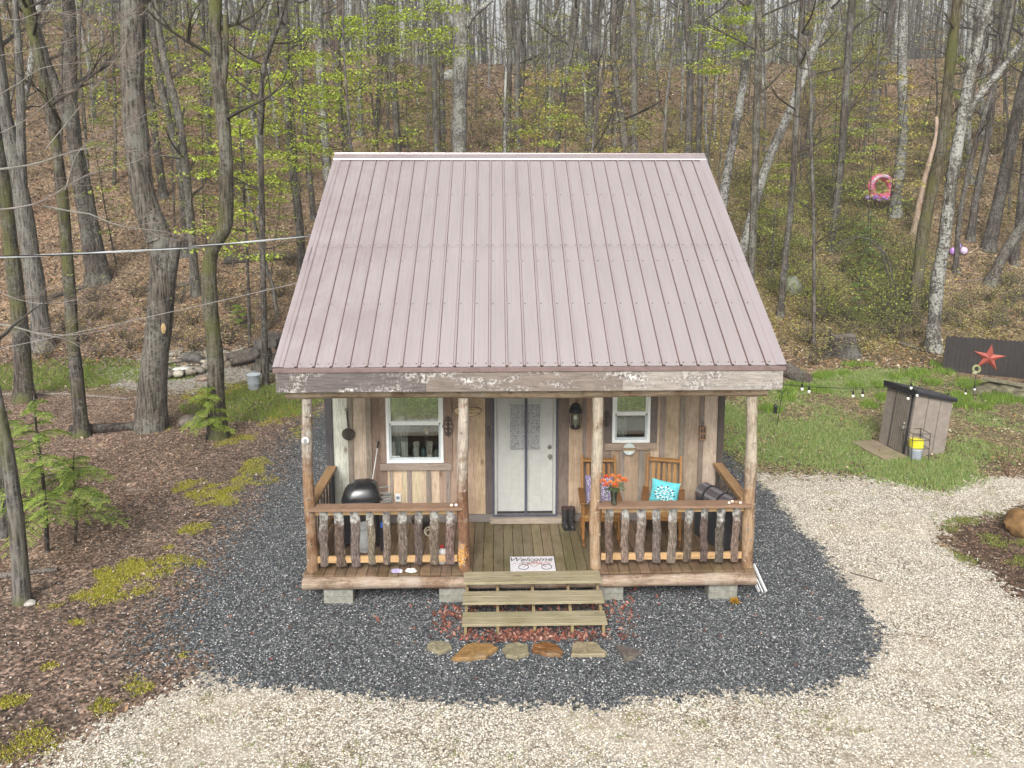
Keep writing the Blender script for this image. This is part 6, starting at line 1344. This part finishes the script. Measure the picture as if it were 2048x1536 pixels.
# --- undergrowth shrubs: a few source shrubs, copied over the slope
def shrub_src(seed, cols, nl, H, W, ls, label, group):
    rr = random.Random(seed); t = thing('leafy_shrub', label, 'shrub', (0, 0, 0), 0, group); st = MB(); lf = MB()
    tips = []
    for i in range(13):
        a = rr.uniform(0, 6.28); d = Vector((math.cos(a)*rr.uniform(.15, .8), math.sin(a)*rr.uniform(.15, .8), 1)); p_ = Vector((math.cos(a)*.06, math.sin(a)*.06, -.05)); pts = [p_]
        for j in range(5): d = (d+Vector((rr.uniform(-.25, .25), rr.uniform(-.25, .25), -.03))).normalized(); pts.append(pts[-1]+d*H*rr.uniform(.7, 1.1)/5)
        st.tube(pts, [.012*(1-.8*j/5)+.002 for j in range(6)], 4, jc((.13, .10, .08), .2, rr), caps=False); tips += pts[1:]
        for s in range(4):
            j = rr.randint(2, 5); e = Vector((rr.uniform(-1, 1), rr.uniform(-1, 1), rr.uniform(.0, .6))).normalized(); q_ = pts[j]+e*W*.4; st.tube([pts[j], q_], [.005, .002], 3, (.14, .11, .09), caps=False); tips += [q_, pts[j].lerp(q_, .5)]
    for i in range(nl):
        p_ = rr.choice(tips)+Vector((rr.gauss(0, W*.10), rr.gauss(0, W*.10), rr.gauss(0, H*.06))); a = rr.uniform(0, 6.28); s = ls*1.35*rr.uniform(.6, 1.3); lf.leafq(p_, (math.cos(a)*s, math.sin(a)*s, s*rr.uniform(-.5, .4)), s*.6, (rr.uniform(-.4, .4), rr.uniform(-.4, .4), 1), jc(tuple(q*1.35 for q in rr.choice(cols)), .3, rr))
    st.build('stem', 'bark', t); lf.build('foliage', 'leaf', t); return t
def scatter(src, spots, sc=(.7, 1.3)):
    for i, (x, y) in enumerate(spots):
        o = src if i == 0 else copy_tree(src); s = rng.uniform(*sc); o.location = (x, y, hz(x, y)); o.rotation_euler = (0, 0, rng.uniform(0, 6.28)); o.scale = (s*rng.uniform(.85, 1.15), s, s*rng.uniform(.8, 1.1))
def spots_px(n, poly, seed, mind=.5):
    r_ = random.Random(seed); P_ = np.array(poly, float); out = []; tries = 0
    while len(out) < n and tries < n*40:
        tries += 1; x = r_.uniform(P_[:, 0].min(), P_[:, 0].max()); y = r_.uniform(P_[:, 1].min(), P_[:, 1].max())
        if in_poly(np.array([x]), np.array([y]), poly)[0] < 0: continue
        g_ = ground(x, y)
        if -3.6 < g_[0] < 3.6 and g_[1] < 9: continue
        if all((g_[0]-a)**2+(g_[1]-b)**2 > mind**2 for a, b in out): out.append((g_[0], g_[1]))
    return out
RS = [(1470, 360), (1600, 330), (1720, 400), (1850, 420), (1860, 620), (1780, 670), (1600, 650), (1550, 620)]
for i, (cols, nl, H, W, ls, n, poly, lab, md) in enumerate([
    (((.30, .33, .06), (.36, .36, .08), (.24, .28, .05)), 520, 1.5, 1.2, .055, 46, RS, 'yellow-green leafy shrub in the undergrowth on the slope right of the roof', .75),
    (((.24, .29, .06), (.20, .25, .05), (.30, .33, .08)), 460, 1.2, 1.1, .055, 30, RS, 'mid green leafy shrub in the undergrowth on the slope right of the roof', .75),
    (((.34, .32, .08), (.30, .28, .08), (.36, .28, .10)), 380, 1.3, 1.2, .055, 40, [(930, 300), (930, 200), (1250, 180), (1500, 260), (1560, 330), (1480, 400), (1420, 305)], 'olive-gold leafy shrub on the hillside behind the ridge', 1.2),
    (((.30, .30, .09), (.34, .26, .10), (.26, .28, .07)), 200, .7, .9, .05, 30, [(1620, 640), (1860, 640), (2048, 560), (2048, 660), (1880, 660), (1600, 740)], 'low sparse yellowish shrub on the leafy slope above the lawn', .7),
    (((.28, .27, .08), (.33, .24, .10)), 160, .7, 1.0, .05, 34, [(90, 600), (560, 560), (600, 500), (540, 700), (60, 720)], 'low sparse olive shrub on the left slope', .9),
    (((.26, .30, .08), (.30, .30, .10)), 240, 1.2, 1.2, .06, 30, [(640, 300), (900, 300), (880, 180), (560, 200), (420, 330), (620, 420)], 'sparse green shrub on the slope above the left end of the roof', 1.2),
    (((.26, .26, .09), (.30, .25, .10)), 200, 1.2, 1.4, .07, 30, [(1560, 320), (2048, 420), (2048, 250), (1500, 230)], 'sparse olive shrub high on the right hillside', 1.5)]):
    src = shrub_src(300+i, cols, nl, H, W, ls, lab, 'shrubs: '+lab); scatter(src, spots_px(n, poly, 50+i, md))
p = ground(2020, 955); t = thing('bare_shrub', 'bare reddish twiggy shrub beside the drive at the right edge', 'shrub', tuple(p)); m = MB(); rr = random.Random(12); tips = []
for i in range(14): a = rr.uniform(0, 6.28); limb(m, (math.cos(a)*.05, math.sin(a)*.05, 0), (math.cos(a)*.4, math.sin(a)*.4, 1), rr.uniform(.5, .95), .008, rr, 1, jc((.17, .10, .07), .2, rr), tips, n=4)
for i in range(80): p_, d = rr.choice(tips); a = rr.uniform(0, 6.28); m.leafq(p_, (math.cos(a)*.04, math.sin(a)*.04, -.01), .025, (0, 0, 1), jc((.40, .34, .08), .3, rr))
m.build('twig', 'twig_leaf', t)

# --- forest: a dozen source trees copied over the hillside
SRC = []
for i in range(12):
    rr = random.Random(500+i); H = rr.uniform(15, 20); bend = [(0, 0, -.3)]+[(rr.uniform(-.18, .18)*z/2.2, rr.uniform(-.18, .18)*z/2.2, z) for z in (H*.15, H*.35, H*.6, H)]
    stout = i % 4 == 0; r0 = rr.uniform(.14, .18) if stout else rr.uniform(.055, .09); tone = ['dark', 'grey', 'pale'][i % 3]
    t = thing('forest_tree', 'x', 'tree', (0, -500, 0)); tree_parts(t, bend, r0, r0*.4, 900+i, ('bark', 'bark', 'bark_pale')[i % 3], (DK, (.15, .13, .11), (.15, .135, .12))[i % 3], limbs=rr.randint(13, 18), zmin=rr.uniform(.08, .2), leaves=520, lsize=.10, limbL=(1.0, 2.8), lcol=((.36, .40, .11), (.42, .32, .15), (.40, .43, .13)) if i % 2 else ((.36, .28, .18), (.40, .42, .14)))
    SRC.append((t, 'stout' if stout else 'slim', tone))
placed = list(TREES); rr = random.Random(44); used = set(); cnt = 0; tries = 0
while cnt < 242 and tries < 12000:
    tries += 1; y = 17+70*rr.random()**1.15; half = (y+11)*.74; x = rr.uniform(-half, half)-.3
    md = 1.5 if y > 30 else 2.3
    if any((x-a)**2+(y-b)**2 < md*md for a, b in placed): continue
    if y < 24 and 5 < x < 17 and rr.random() < .7: continue
    placed.append((x, y)); i = rr.randrange(12); src, st_, tone = SRC[i]; first = i not in used; used.add(i)
    o = src if first else copy_tree(src); s = rr.uniform(.8, 1.25); o.location = (x, y, hz(x, y)); o.rotation_euler = (rr.gauss(0, .03), rr.gauss(0, .035)+max(-.1, min(.16, x*.004)), rr.uniform(0, 6.28)); o.scale = (s, s, rr.uniform(.9, 1.15)); cnt += 1
    zone = 'left of the roof' if x < -4-y*.08 else ('right of the roof' if x > 5+y*.1 else 'behind the roof')
    far = 'low on the slope' if y < 28 else ('midway up the slope' if y < 50 else 'far up the slope')
    o['label'] = f'{st_} {tone} trunked bare forest tree {far}, {zone}'; o['group'] = f'{st_} {tone} forest trees {far}, {zone}'
for i in range(12):
    if i not in used:
        for c in list(SRC[i][0].children): bpy.data.objects.remove(c)
        bpy.data.objects.remove(SRC[i][0])
# --- young understorey growth: five source saplings copied over the hillside
USRC = []
for i, (cols, lab) in enumerate([(LIME, 'lime green'), (GRN, 'soft green'), (YEL, 'golden leafed'), (OLV, 'olive'), (((.40, .30, .20), (.36, .25, .15), (.42, .36, .20)), 'tan budded')]):
    t = thing('understorey_sapling', 'x', 'sapling', (0, -500, 0)); leafy(t, 6.5, .035, 20, 520, .10, cols, 700+i, 1.9, zlo=.18); USRC.append((t, lab))
rr = random.Random(91); uplaced = []; used = set(); cnt = 0
while cnt < 105:
    y = 17+42*rr.random()**1.2; half = (y+11)*.74; x = rr.uniform(-half, half)-.3
    if any((x-a)**2+(y-b)**2 < 2.2 for a, b in uplaced): continue
    if y < 23 and 6 < x < 20 and rr.random() < .8: continue
    uplaced.append((x, y)); i = rr.choice([0, 1, 1, 2, 3, 3, 4, 4, 4] if x < -5 else [0, 1, 1, 2, 2, 3, 3, 3, 4]); src, lab = USRC[i]; o = src if i not in used else copy_tree(src); used.add(i); s = rr.uniform(.6, 1.35)
    o.location = (x, y, hz(x, y)); o.rotation_euler = (rr.gauss(0, .06), rr.gauss(0, .06), rr.uniform(0, 6.28)); o.scale = (s, s, s*rr.uniform(.85, 1.15)); cnt += 1
    zone = 'left of the roof' if x < -4-y*.08 else ('right of the roof' if x > 5+y*.1 else 'behind the roof'); far = 'low' if y < 28 else ('midway up' if y < 45 else 'far up')
    o['label'] = f'{lab} slender understorey sapling {far} on the wooded slope, {zone}'; o['group'] = f'{lab} saplings {far} the slope, {zone}'
# --- distant woods on the crest
m = MB(); rr = random.Random(9)
for i in range(1900):
    x = rr.uniform(-95, 95); y = rr.uniform(70, 150); z = hz(x, y); h = rr.uniform(13, 20); r_ = rr.uniform(.07, .2); l = rr.gauss(0, .05)
    c = jc((.10, .09, .08), .3, rr); m.tube([(x, y, z-.2), (x+l*h*.5, y, z+h*.5), (x+l*h*1.2, y, z+h)], [r_, r_*.75, r_*.3], 5, c, caps=False)
    for k_ in range(11):
        zz = rr.uniform(.1, .95); a = rr.uniform(0, 6.28); L = rr.uniform(1, 2.6); q_ = Vector((x+l*h*zz, y, z+h*zz)); e = Vector((math.cos(a), math.sin(a), rr.uniform(.2, .9)))*L; m.tube([q_, q_+e*.5+Vector((0, 0, .1)), q_+e], [r_*.3, r_*.2, .008], 3, c, caps=False)
        for s in range(5): b_ = q_+e*rr.uniform(.4, 1.1)+Vector((rr.gauss(0, .3), rr.gauss(0, .3), rr.gauss(0, .3))); s_ = rr.uniform(.12, .26); a2 = rr.uniform(0, 6.28); m.leafq(b_, (math.cos(a2)*s_, 0.3*s_, s_*rr.uniform(-.5, .5)), s_*.6, (0, -1, .3), jc((.30, .31, .13) if rr.random() < .5 else (.2, .16, .11), .3, rr))
for i in range(15000):
    y = rr.uniform(52, 108); x = rr.uniform(-1, 1)*(y+11)*.78; s_ = rr.uniform(.10, .24); a2 = rr.uniform(0, 6.28); m.leafq((x, y, hz(x, y)+rr.random()**1.6*9), (math.cos(a2)*s_, .3*s_, s_*rr.uniform(-.5, .5)), s_*.6, (0, -1, .3), jc(rr.choice([(.30, .33, .14), (.27, .28, .13), (.33, .29, .16), (.22, .18, .13)]), .3, rr))
kind(m.build('distant_woods', 'twig_leaf'), 'stuff', 'grey distant woods along the hilltop', 'woods')

# ================================================================ GROUND COVER (numpy scatter)
def quads(name, x, y, z, size, cols, seed, mat, tilt=.35, flat=True, ratio=.55, label=None, cat=None):
    r = np.random.default_rng(seed); n = len(x); a = r.uniform(0, 6.283, n); s = r.uniform(.6, 1.3, n)*size
    tx = r.normal(0, tilt, n); ty = r.normal(0, tilt, n)
    d = np.stack([np.cos(a), np.sin(a), tx], 1); d /= np.linalg.norm(d, axis=1)[:, None]; e = np.stack([-np.sin(a), np.cos(a), ty], 1); e /= np.linalg.norm(e, axis=1)[:, None]
    c = np.stack([x, y, z], 1); up_ = np.abs(d[:, 2]*s)*.5+np.abs(e[:, 2]*s*ratio)*.5+.004; c[:, 2] += up_
    s1 = s[:, None]; cup = np.zeros((n, 3)); cup[:, 2] = r.uniform(-.12, .2, n)*s
    V = np.stack([c-d*s1*.5, c-e*s1*ratio*.5+cup, c+d*s1*.5, c+e*s1*ratio*.5+cup], 1).reshape(-1, 3)
    F = (np.arange(n)[:, None]*4+np.array([[0, 1, 2, 3]])); C = np.array(cols)[r.integers(0, len(cols), n)]*r.uniform(.65, 1.35, (n, 1))
    return kind(mesh_obj(name, V, F, C, mat), 'stuff', label, cat)
def blades(name, x, y, h, cols, seed, per=4, w=.006, lean=.5, mat='grass_blade', label=None, cat=None, z0=0.0):
    r = np.random.default_rng(seed); x = np.repeat(x, per)+r.normal(0, .02, len(x)*per); y = np.repeat(y, per)+r.normal(0, .02, len(y)*per); h = np.repeat(h, per); n = len(x); z = height(x, y)+z0
    a = r.uniform(0, 6.283, n); hh = h*r.uniform(.5, 1.3, n); l = r.uniform(.1, 1, n)*lean*hh; b = r.uniform(0, 6.283, n); ww = w*r.uniform(.7, 1.5, n)
    p0 = np.stack([x-np.cos(a)*ww, y-np.sin(a)*ww, z], 1); p1 = np.stack([x+np.cos(a)*ww, y+np.sin(a)*ww, z], 1); p2 = np.stack([x+np.cos(b)*l, y+np.sin(b)*l, z+hh], 1)
    V = np.stack([p0, p1, p2], 1).reshape(-1, 3); F = np.arange(n*3).reshape(n, 3); C = np.array(cols)[r.integers(0, len(cols), n)]*r.uniform(.7, 1.3, (n, 1))
    return kind(mesh_obj(name, V, F, C, mat), 'stuff', label, cat)
r = np.random.default_rng(11)
LIT = [(c_[0]*1.2, c_[1]*1.3, c_[2]*1.18) for c_ in [(.22, .135, .095), (.31, .21, .15), (.17, .10, .068), (.40, .30, .23), (.09, .06, .045), (.29, .165, .07), (.48, .38, .30), (.30, .135, .06), (.19, .13, .11), (.06, .045, .036), (.05, .037, .03), (.13, .09, .075)]]
# fallen leaves: hillside and left floor
N = 150000; y = 12.5+52*r.random(N)**1.5; x = (r.random(N)*2-1)*(y+11)*.75-.4
ok = ~((np.abs(x) < 3.4) & (y < 8.6)); x, y = x[ok], y[ok]; dist = np.hypot(x-CP[0], y-CP[1])
quads('fallen_leaves', x, y, height(x, y), np.clip(dist/270, .085, .22), LIT, 1, 'litter_leaf', .3, label='brown and tan fallen leaves carpeting the wooded slope', cat='leaves')
N = 110000; x = r.uniform(-16, -3.4, N); y = r.uniform(-3, 13.5, N)
dirt = in_poly(x, y, P_DIRT); grv = in_poly(x, y, P_GRAVEL)
pr = np.where(dirt > .2, .10, .62)*np.where(grv > -.05, .01, 1)*np.where(in_poly(x, y, P_DRIVE) > -.1, .03, 1)*np.where((y > 10.6) & (x < -6), .35, 1)
ok = r.random(N) < pr; x, y = x[ok], y[ok]
quads('leaf_litter', x, y, height(x, y), .04, [(.17, .11, .09), (.25, .165, .135), (.12, .078, .063), (.38, .28, .24), (.07, .05, .04), (.22, .125, .085), (.46, .36, .31)], 2, 'litter_leaf', .3, label='dull red-brown leaf litter on the left floor', cat='leaves')
N = 5200; x = np.concatenate([r.uniform(-7.5, -3.6, N), r.uniform(5, 9.5, N//3)]); y = np.concatenate([r.uniform(-3.4, 7, N), r.uniform(-1, 3, N//3)])
ok = (in_poly(x, y, P_GRAVEL) < .1) & ((in_poly(x, y, P_DRIVE) < .1)); quads('wood_chips', x[ok], y[ok], height(x[ok], y[ok]), .03, [(.42, .36, .28), (.30, .22, .16), (.6, .56, .5), (.2, .14, .1)], 4, 'litter_leaf', .3, label='small pale chips and pebbles scattered on the bare soil', cat='debris')
# red leaves round the steps
x = np.concatenate([r.normal(.05, .45, 620), r.uniform(-.85, .9, 420), r.normal(-1.05, .14, 120), r.normal(1.15, .2, 90), r.uniform(-4, 4.2, 160)]); y = np.concatenate([r.normal(-.90, .055, 620), r.uniform(-.8, -.1, 420), r.normal(-.5, .2, 120), r.normal(-.35, .22, 90), r.uniform(-1.9, .4, 160)])
ok = (y > -1.03) | (r.random(len(y)) < .12); x, y = x[ok], y[ok]
quads('red_leaves', x, y, height(x, y)+.015, .065, [(.25, .085, .055), (.31, .14, .10), (.18, .06, .042), (.38, .22, .17), (.13, .06, .045)], 5, 'litter_leaf', .45, label='red-brown dry leaves gathered under and before the steps', cat='leaves')
# lawn
N = 120000; x = r.uniform(3.2, 16, N); y = r.uniform(3.2, 15, N); s = in_poly(x, y, P_LAWN)
patch = wob(x, y, 1.3, 2)+.6*wob(x, y, .5, 5); pr = sstep(-.35, .35, s)*(.06+.94*sstep(-.3, .75, patch))
ok = (r.random(N) < pr) & ~((x < 3.4) & (y < 8.5)); x, y = x[ok], y[ok]; patch = patch[ok]
GC = [(.20, .31, .08), (.26, .36, .10), (.17, .26, .07), (.34, .40, .13), (.40, .39, .17), (.24, .37, .13), (.42, .46, .26)]
blades('grass', x[:46000], y[:46000], np.clip(.045+.025*patch[:46000], .025, .11), GC, 6, 5, .007, .7, label='short green lawn grass right of the cabin', cat='grass')
N = 5000; cx_ = r.uniform(5, 15, 70); cy_ = r.uniform(8.5, 14.5, 70); k = r.integers(0, 70, N); x = cx_[k]+r.normal(0, .14, N); y = cy_[k]+r.normal(0, .14, N); ok = in_poly(x, y, P_LAWN) > -.6; blades('grass_tufts', x[ok], y[ok], np.full(ok.sum(), .16), [(.20, .31, .05), (.27, .38, .06), (.16, .25, .05)], 7, 5, .008, .6, label='longer bright grass tufts at the back of the lawn', cat='grass')
N = 30000; x = r.uniform(-18, -3.5, N); y = r.uniform(8, 14.5, N); q1 = ((x+13)/4.2)**2+((y-11.9)/1.25)**2; q2 = ((x+6.2)/1.7)**2+((y-9.6)/1.6)**2; q3 = ((x+7.5)/1.2)**2+((y-9.2)/.7)**2; qq = np.minimum(np.minimum(q1, q2), q3)+.5*wob(x, y, .7, 3); ok = (qq < .9) & (r.random(N) < .75)
blades('grass', x[ok], y[ok], np.full(ok.sum(), .075), [(.17, .27, .05), (.22, .30, .06), (.28, .30, .08)], 8, 5, .008, .7, label='patchy grass strip at the foot of the left slope', cat='grass')
N = 7500; x = r.uniform(3.6, 15, N); y = r.uniform(3.6, 15, N); ok = (in_poly(x, y, P_LAWN) > -.3) & (wob(x, y, 1.3, 2)+.6*wob(x, y, .5, 5) < r.uniform(-.6, .9, N)); quads('lawn_leaves', x[ok], y[ok], height(x[ok], y[ok])+.02, .075, LIT, 22, 'litter_leaf', .35, label='brown fallen leaves lying in the thin patches of the lawn', cat='leaves')
N = 900; x = r.uniform(-5, 9, N); y = r.uniform(-3.4, 4.5, N); ok = (in_poly(x, y, P_DRIVE) > 0) & (in_poly(x, y, P_GRAVEL) < 0); quads('drive_leaves', x[ok], y[ok], height(x[ok], y[ok])+.008, .035, [(.10, .07, .05), (.17, .11, .07), (.07, .055, .045), (.22, .17, .12), (.13, .13, .05)], 23, 'litter_leaf', .3, label='small dark leaf scraps scattered over the cream gravel', cat='leaves')
N = 5000; x = r.uniform(-15, -3.6, N); y = r.uniform(-3, 13, N); ok = (in_poly(x, y, P_GRAVEL) < -.1) & (in_poly(x, y, P_DRIVE) < -.1) & (r.random(N) < np.where(in_poly(x, y, P_DIRT) > .2, .15, .8)); quads('curled_leaves', x[ok], y[ok], height(x[ok], y[ok]), .07, [(.36, .26, .20), (.44, .33, .25), (.28, .17, .10), (.22, .13, .10)], 24, 'litter_leaf', .6, label='larger pale curled leaves on the left floor', cat='leaves')
# weeds on the drive and the right bed
N = 9000; cx_ = np.concatenate([r.uniform(3, 9, 60), r.uniform(-5.2, 4.5, 50), r.uniform(5.5, 9, 60)]); cy_ = np.concatenate([r.uniform(2, 4.4, 60), r.uniform(-3.1, -1.9, 50), r.uniform(.6, 2.6, 60)]); k = r.integers(0, len(cx_), N); x = cx_[k]+r.normal(0, .09, N); y = cy_[k]+r.normal(0, .06, N)
ok = (in_poly(x, y, P_GRAVEL) < -.05) & ((k >= 110) & (in_poly(x, y, P_BED) > -.1) | (k < 110) & (r.random(N) < .16)); blades('weeds', x[ok], y[ok], np.full(ok.sum(), .03), [(.22, .26, .06), (.17, .22, .05), (.28, .27, .08)], 9, 4, .006, .8, label='tiny weeds and moss scattered over the drive edges', cat='weeds')
# moss patches, yellow-green, on the left ground
MO = [(300, 1140, 95, 26), (335, 1128, 70, 18), (255, 1150, 55, 22), (230, 1188, 75, 22), (300, 1172, 60, 16), (200, 1180, 30, 14), (380, 970, 30, 14), (420, 985, 45, 22), (440, 1000, 40, 14), (390, 1056, 40, 14), (480, 960, 35, 30), (540, 962, 40, 12), (510, 935, 30, 20), (100, 1210, 30, 9), (340, 1095, 14, 4), (270, 1370, 40, 22), (230, 1410, 40, 22), (60, 1480, 80, 40), (310, 860, 25, 10), (440, 790, 60, 18), (560, 830, 40, 20), (470, 878, 40, 14), (610, 850, 20, 25), (25, 1400, 30, 14), (160, 1244, 20, 6), (370, 1310, 18, 7), (100, 1330, 20, 9), (520, 1280, 8, 3)]
X_, Y_ = [], []
for (px, py, rx, ry) in MO:
    c_ = onZ(px, py); ax = abs(onZ(px+rx, py)[0]-c_[0]); ay = abs(onZ(px, py-ry)[1]-c_[1]); n = int(9000*ax*ay)+60; a = r.uniform(0, 6.283, n); q = np.sqrt(r.random(n)); xx = c_[0]+ax*q*np.cos(a)*1.15; yy = c_[1]+ay*q*np.sin(a)*1.15; ok = (q+.6*wob(xx, yy, .28, px*.01)+.6*wob(xx, yy, .09, 2)+r.normal(0, .16, n)) < .55; X_.append(xx[ok]); Y_.append(yy[ok])
x = np.concatenate(X_); y = np.concatenate(Y_); okm = in_poly(x, y, P_GRAVEL) < .25; x, y = x[okm], y[okm]
blades('moss', x, y, np.full(len(x), .016), [(.40, .37, .045), (.48, .43, .06), (.30, .30, .04), (.52, .46, .10), (.19, .21, .03)], 10, 4, .008, 1.2, label='low yellow-green moss cushions on the bare left ground', cat='moss')
# moss, litter and undergrowth sprouts over the right hillside
N = 70000; y = 14+26*r.random(N)**1.3; x = r.uniform(3.6, 26, N); ok = (x < (y+11)*.75) & (wob(x, y, 1.5, 6)+.6*wob(x, y, .6, 1) > r.uniform(-.9, .9, N)); x, y = x[ok], y[ok]
quads('ground_cover', x, y, height(x, y)+r.uniform(.02, .25, len(x)), .075, [(.36, .37, .09), (.42, .41, .11), (.29, .32, .07), (.46, .42, .14), (.38, .28, .12)], 12, 'leaf', .5, label='low yellow-green sprouting ground cover on the right slope', cat='ground cover')
N = 40000; y = 15+30*r.random(N)**1.2; x = -r.uniform(2, 34, N); ok = (-x < (y+11)*.75) & (wob(x, y, 1.7, 8)+.6*wob(x, y, .7, 2) > r.uniform(.2, 1.2, N)); x, y = x[ok], y[ok]
quads('ground_cover', x, y, height(x, y)+r.uniform(.02, .2, len(x)), .08, [(.28, .24, .08), (.33, .28, .10), (.25, .25, .07)], 13, 'leaf', .5, label='sparse olive sprouting ground cover on the left slope', cat='ground cover')
# small sticks on the leafy slopes
m = MB(); rr = random.Random(31)
for i in range(260):
    y = rr.uniform(14, 45); x = rr.uniform(-1, 1)*(y+11)*.72
    if abs(x) < 3.8 and y < 9: continue
    a = rr.uniform(0, 6.28); L = rr.uniform(.5, 2.2); p0 = Vector((x, y, hz(x, y)+.04)); x2 = x+math.cos(a)*L; y2 = y+math.sin(a)*L; p1 = Vector((x2, y2, hz(x2, y2)+.05)); md = p0.lerp(p1, .5)+Vector((0, 0, .05)); m.tube([p0, md, p1], [.02, .018, .008], 4, jc((.24, .19, .16), .35, rr), caps=False)
kind(m.build('fallen_sticks', 'twig_leaf'), 'stuff', 'thin grey fallen sticks on the leafy slopes', 'sticks')

# ================================================================ HAZE
HAZE = 0.0012
if HAZE:
    g = bpy.data.materials.new('haze'); g.use_nodes = True; tt = g.node_tree; tt.nodes.clear(); ov = tt.nodes.new('ShaderNodeOutputMaterial'); pv = tt.nodes.new('ShaderNodeVolumePrincipled'); pv.inputs['Color'].default_value = (.92, .94, .96, 1); pv.inputs['Density'].default_value = HAZE; pv.inputs['Anisotropy'].default_value = 0.0; tt.links.new(pv.outputs[0], ov.inputs['Volume'])
    MATS['haze'] = g; m = MB(); m.box(-190, 190, -75, 265, -1.5, 62, (.9, .9, .9)); kind(m.build('haze', 'haze'), 'stuff')
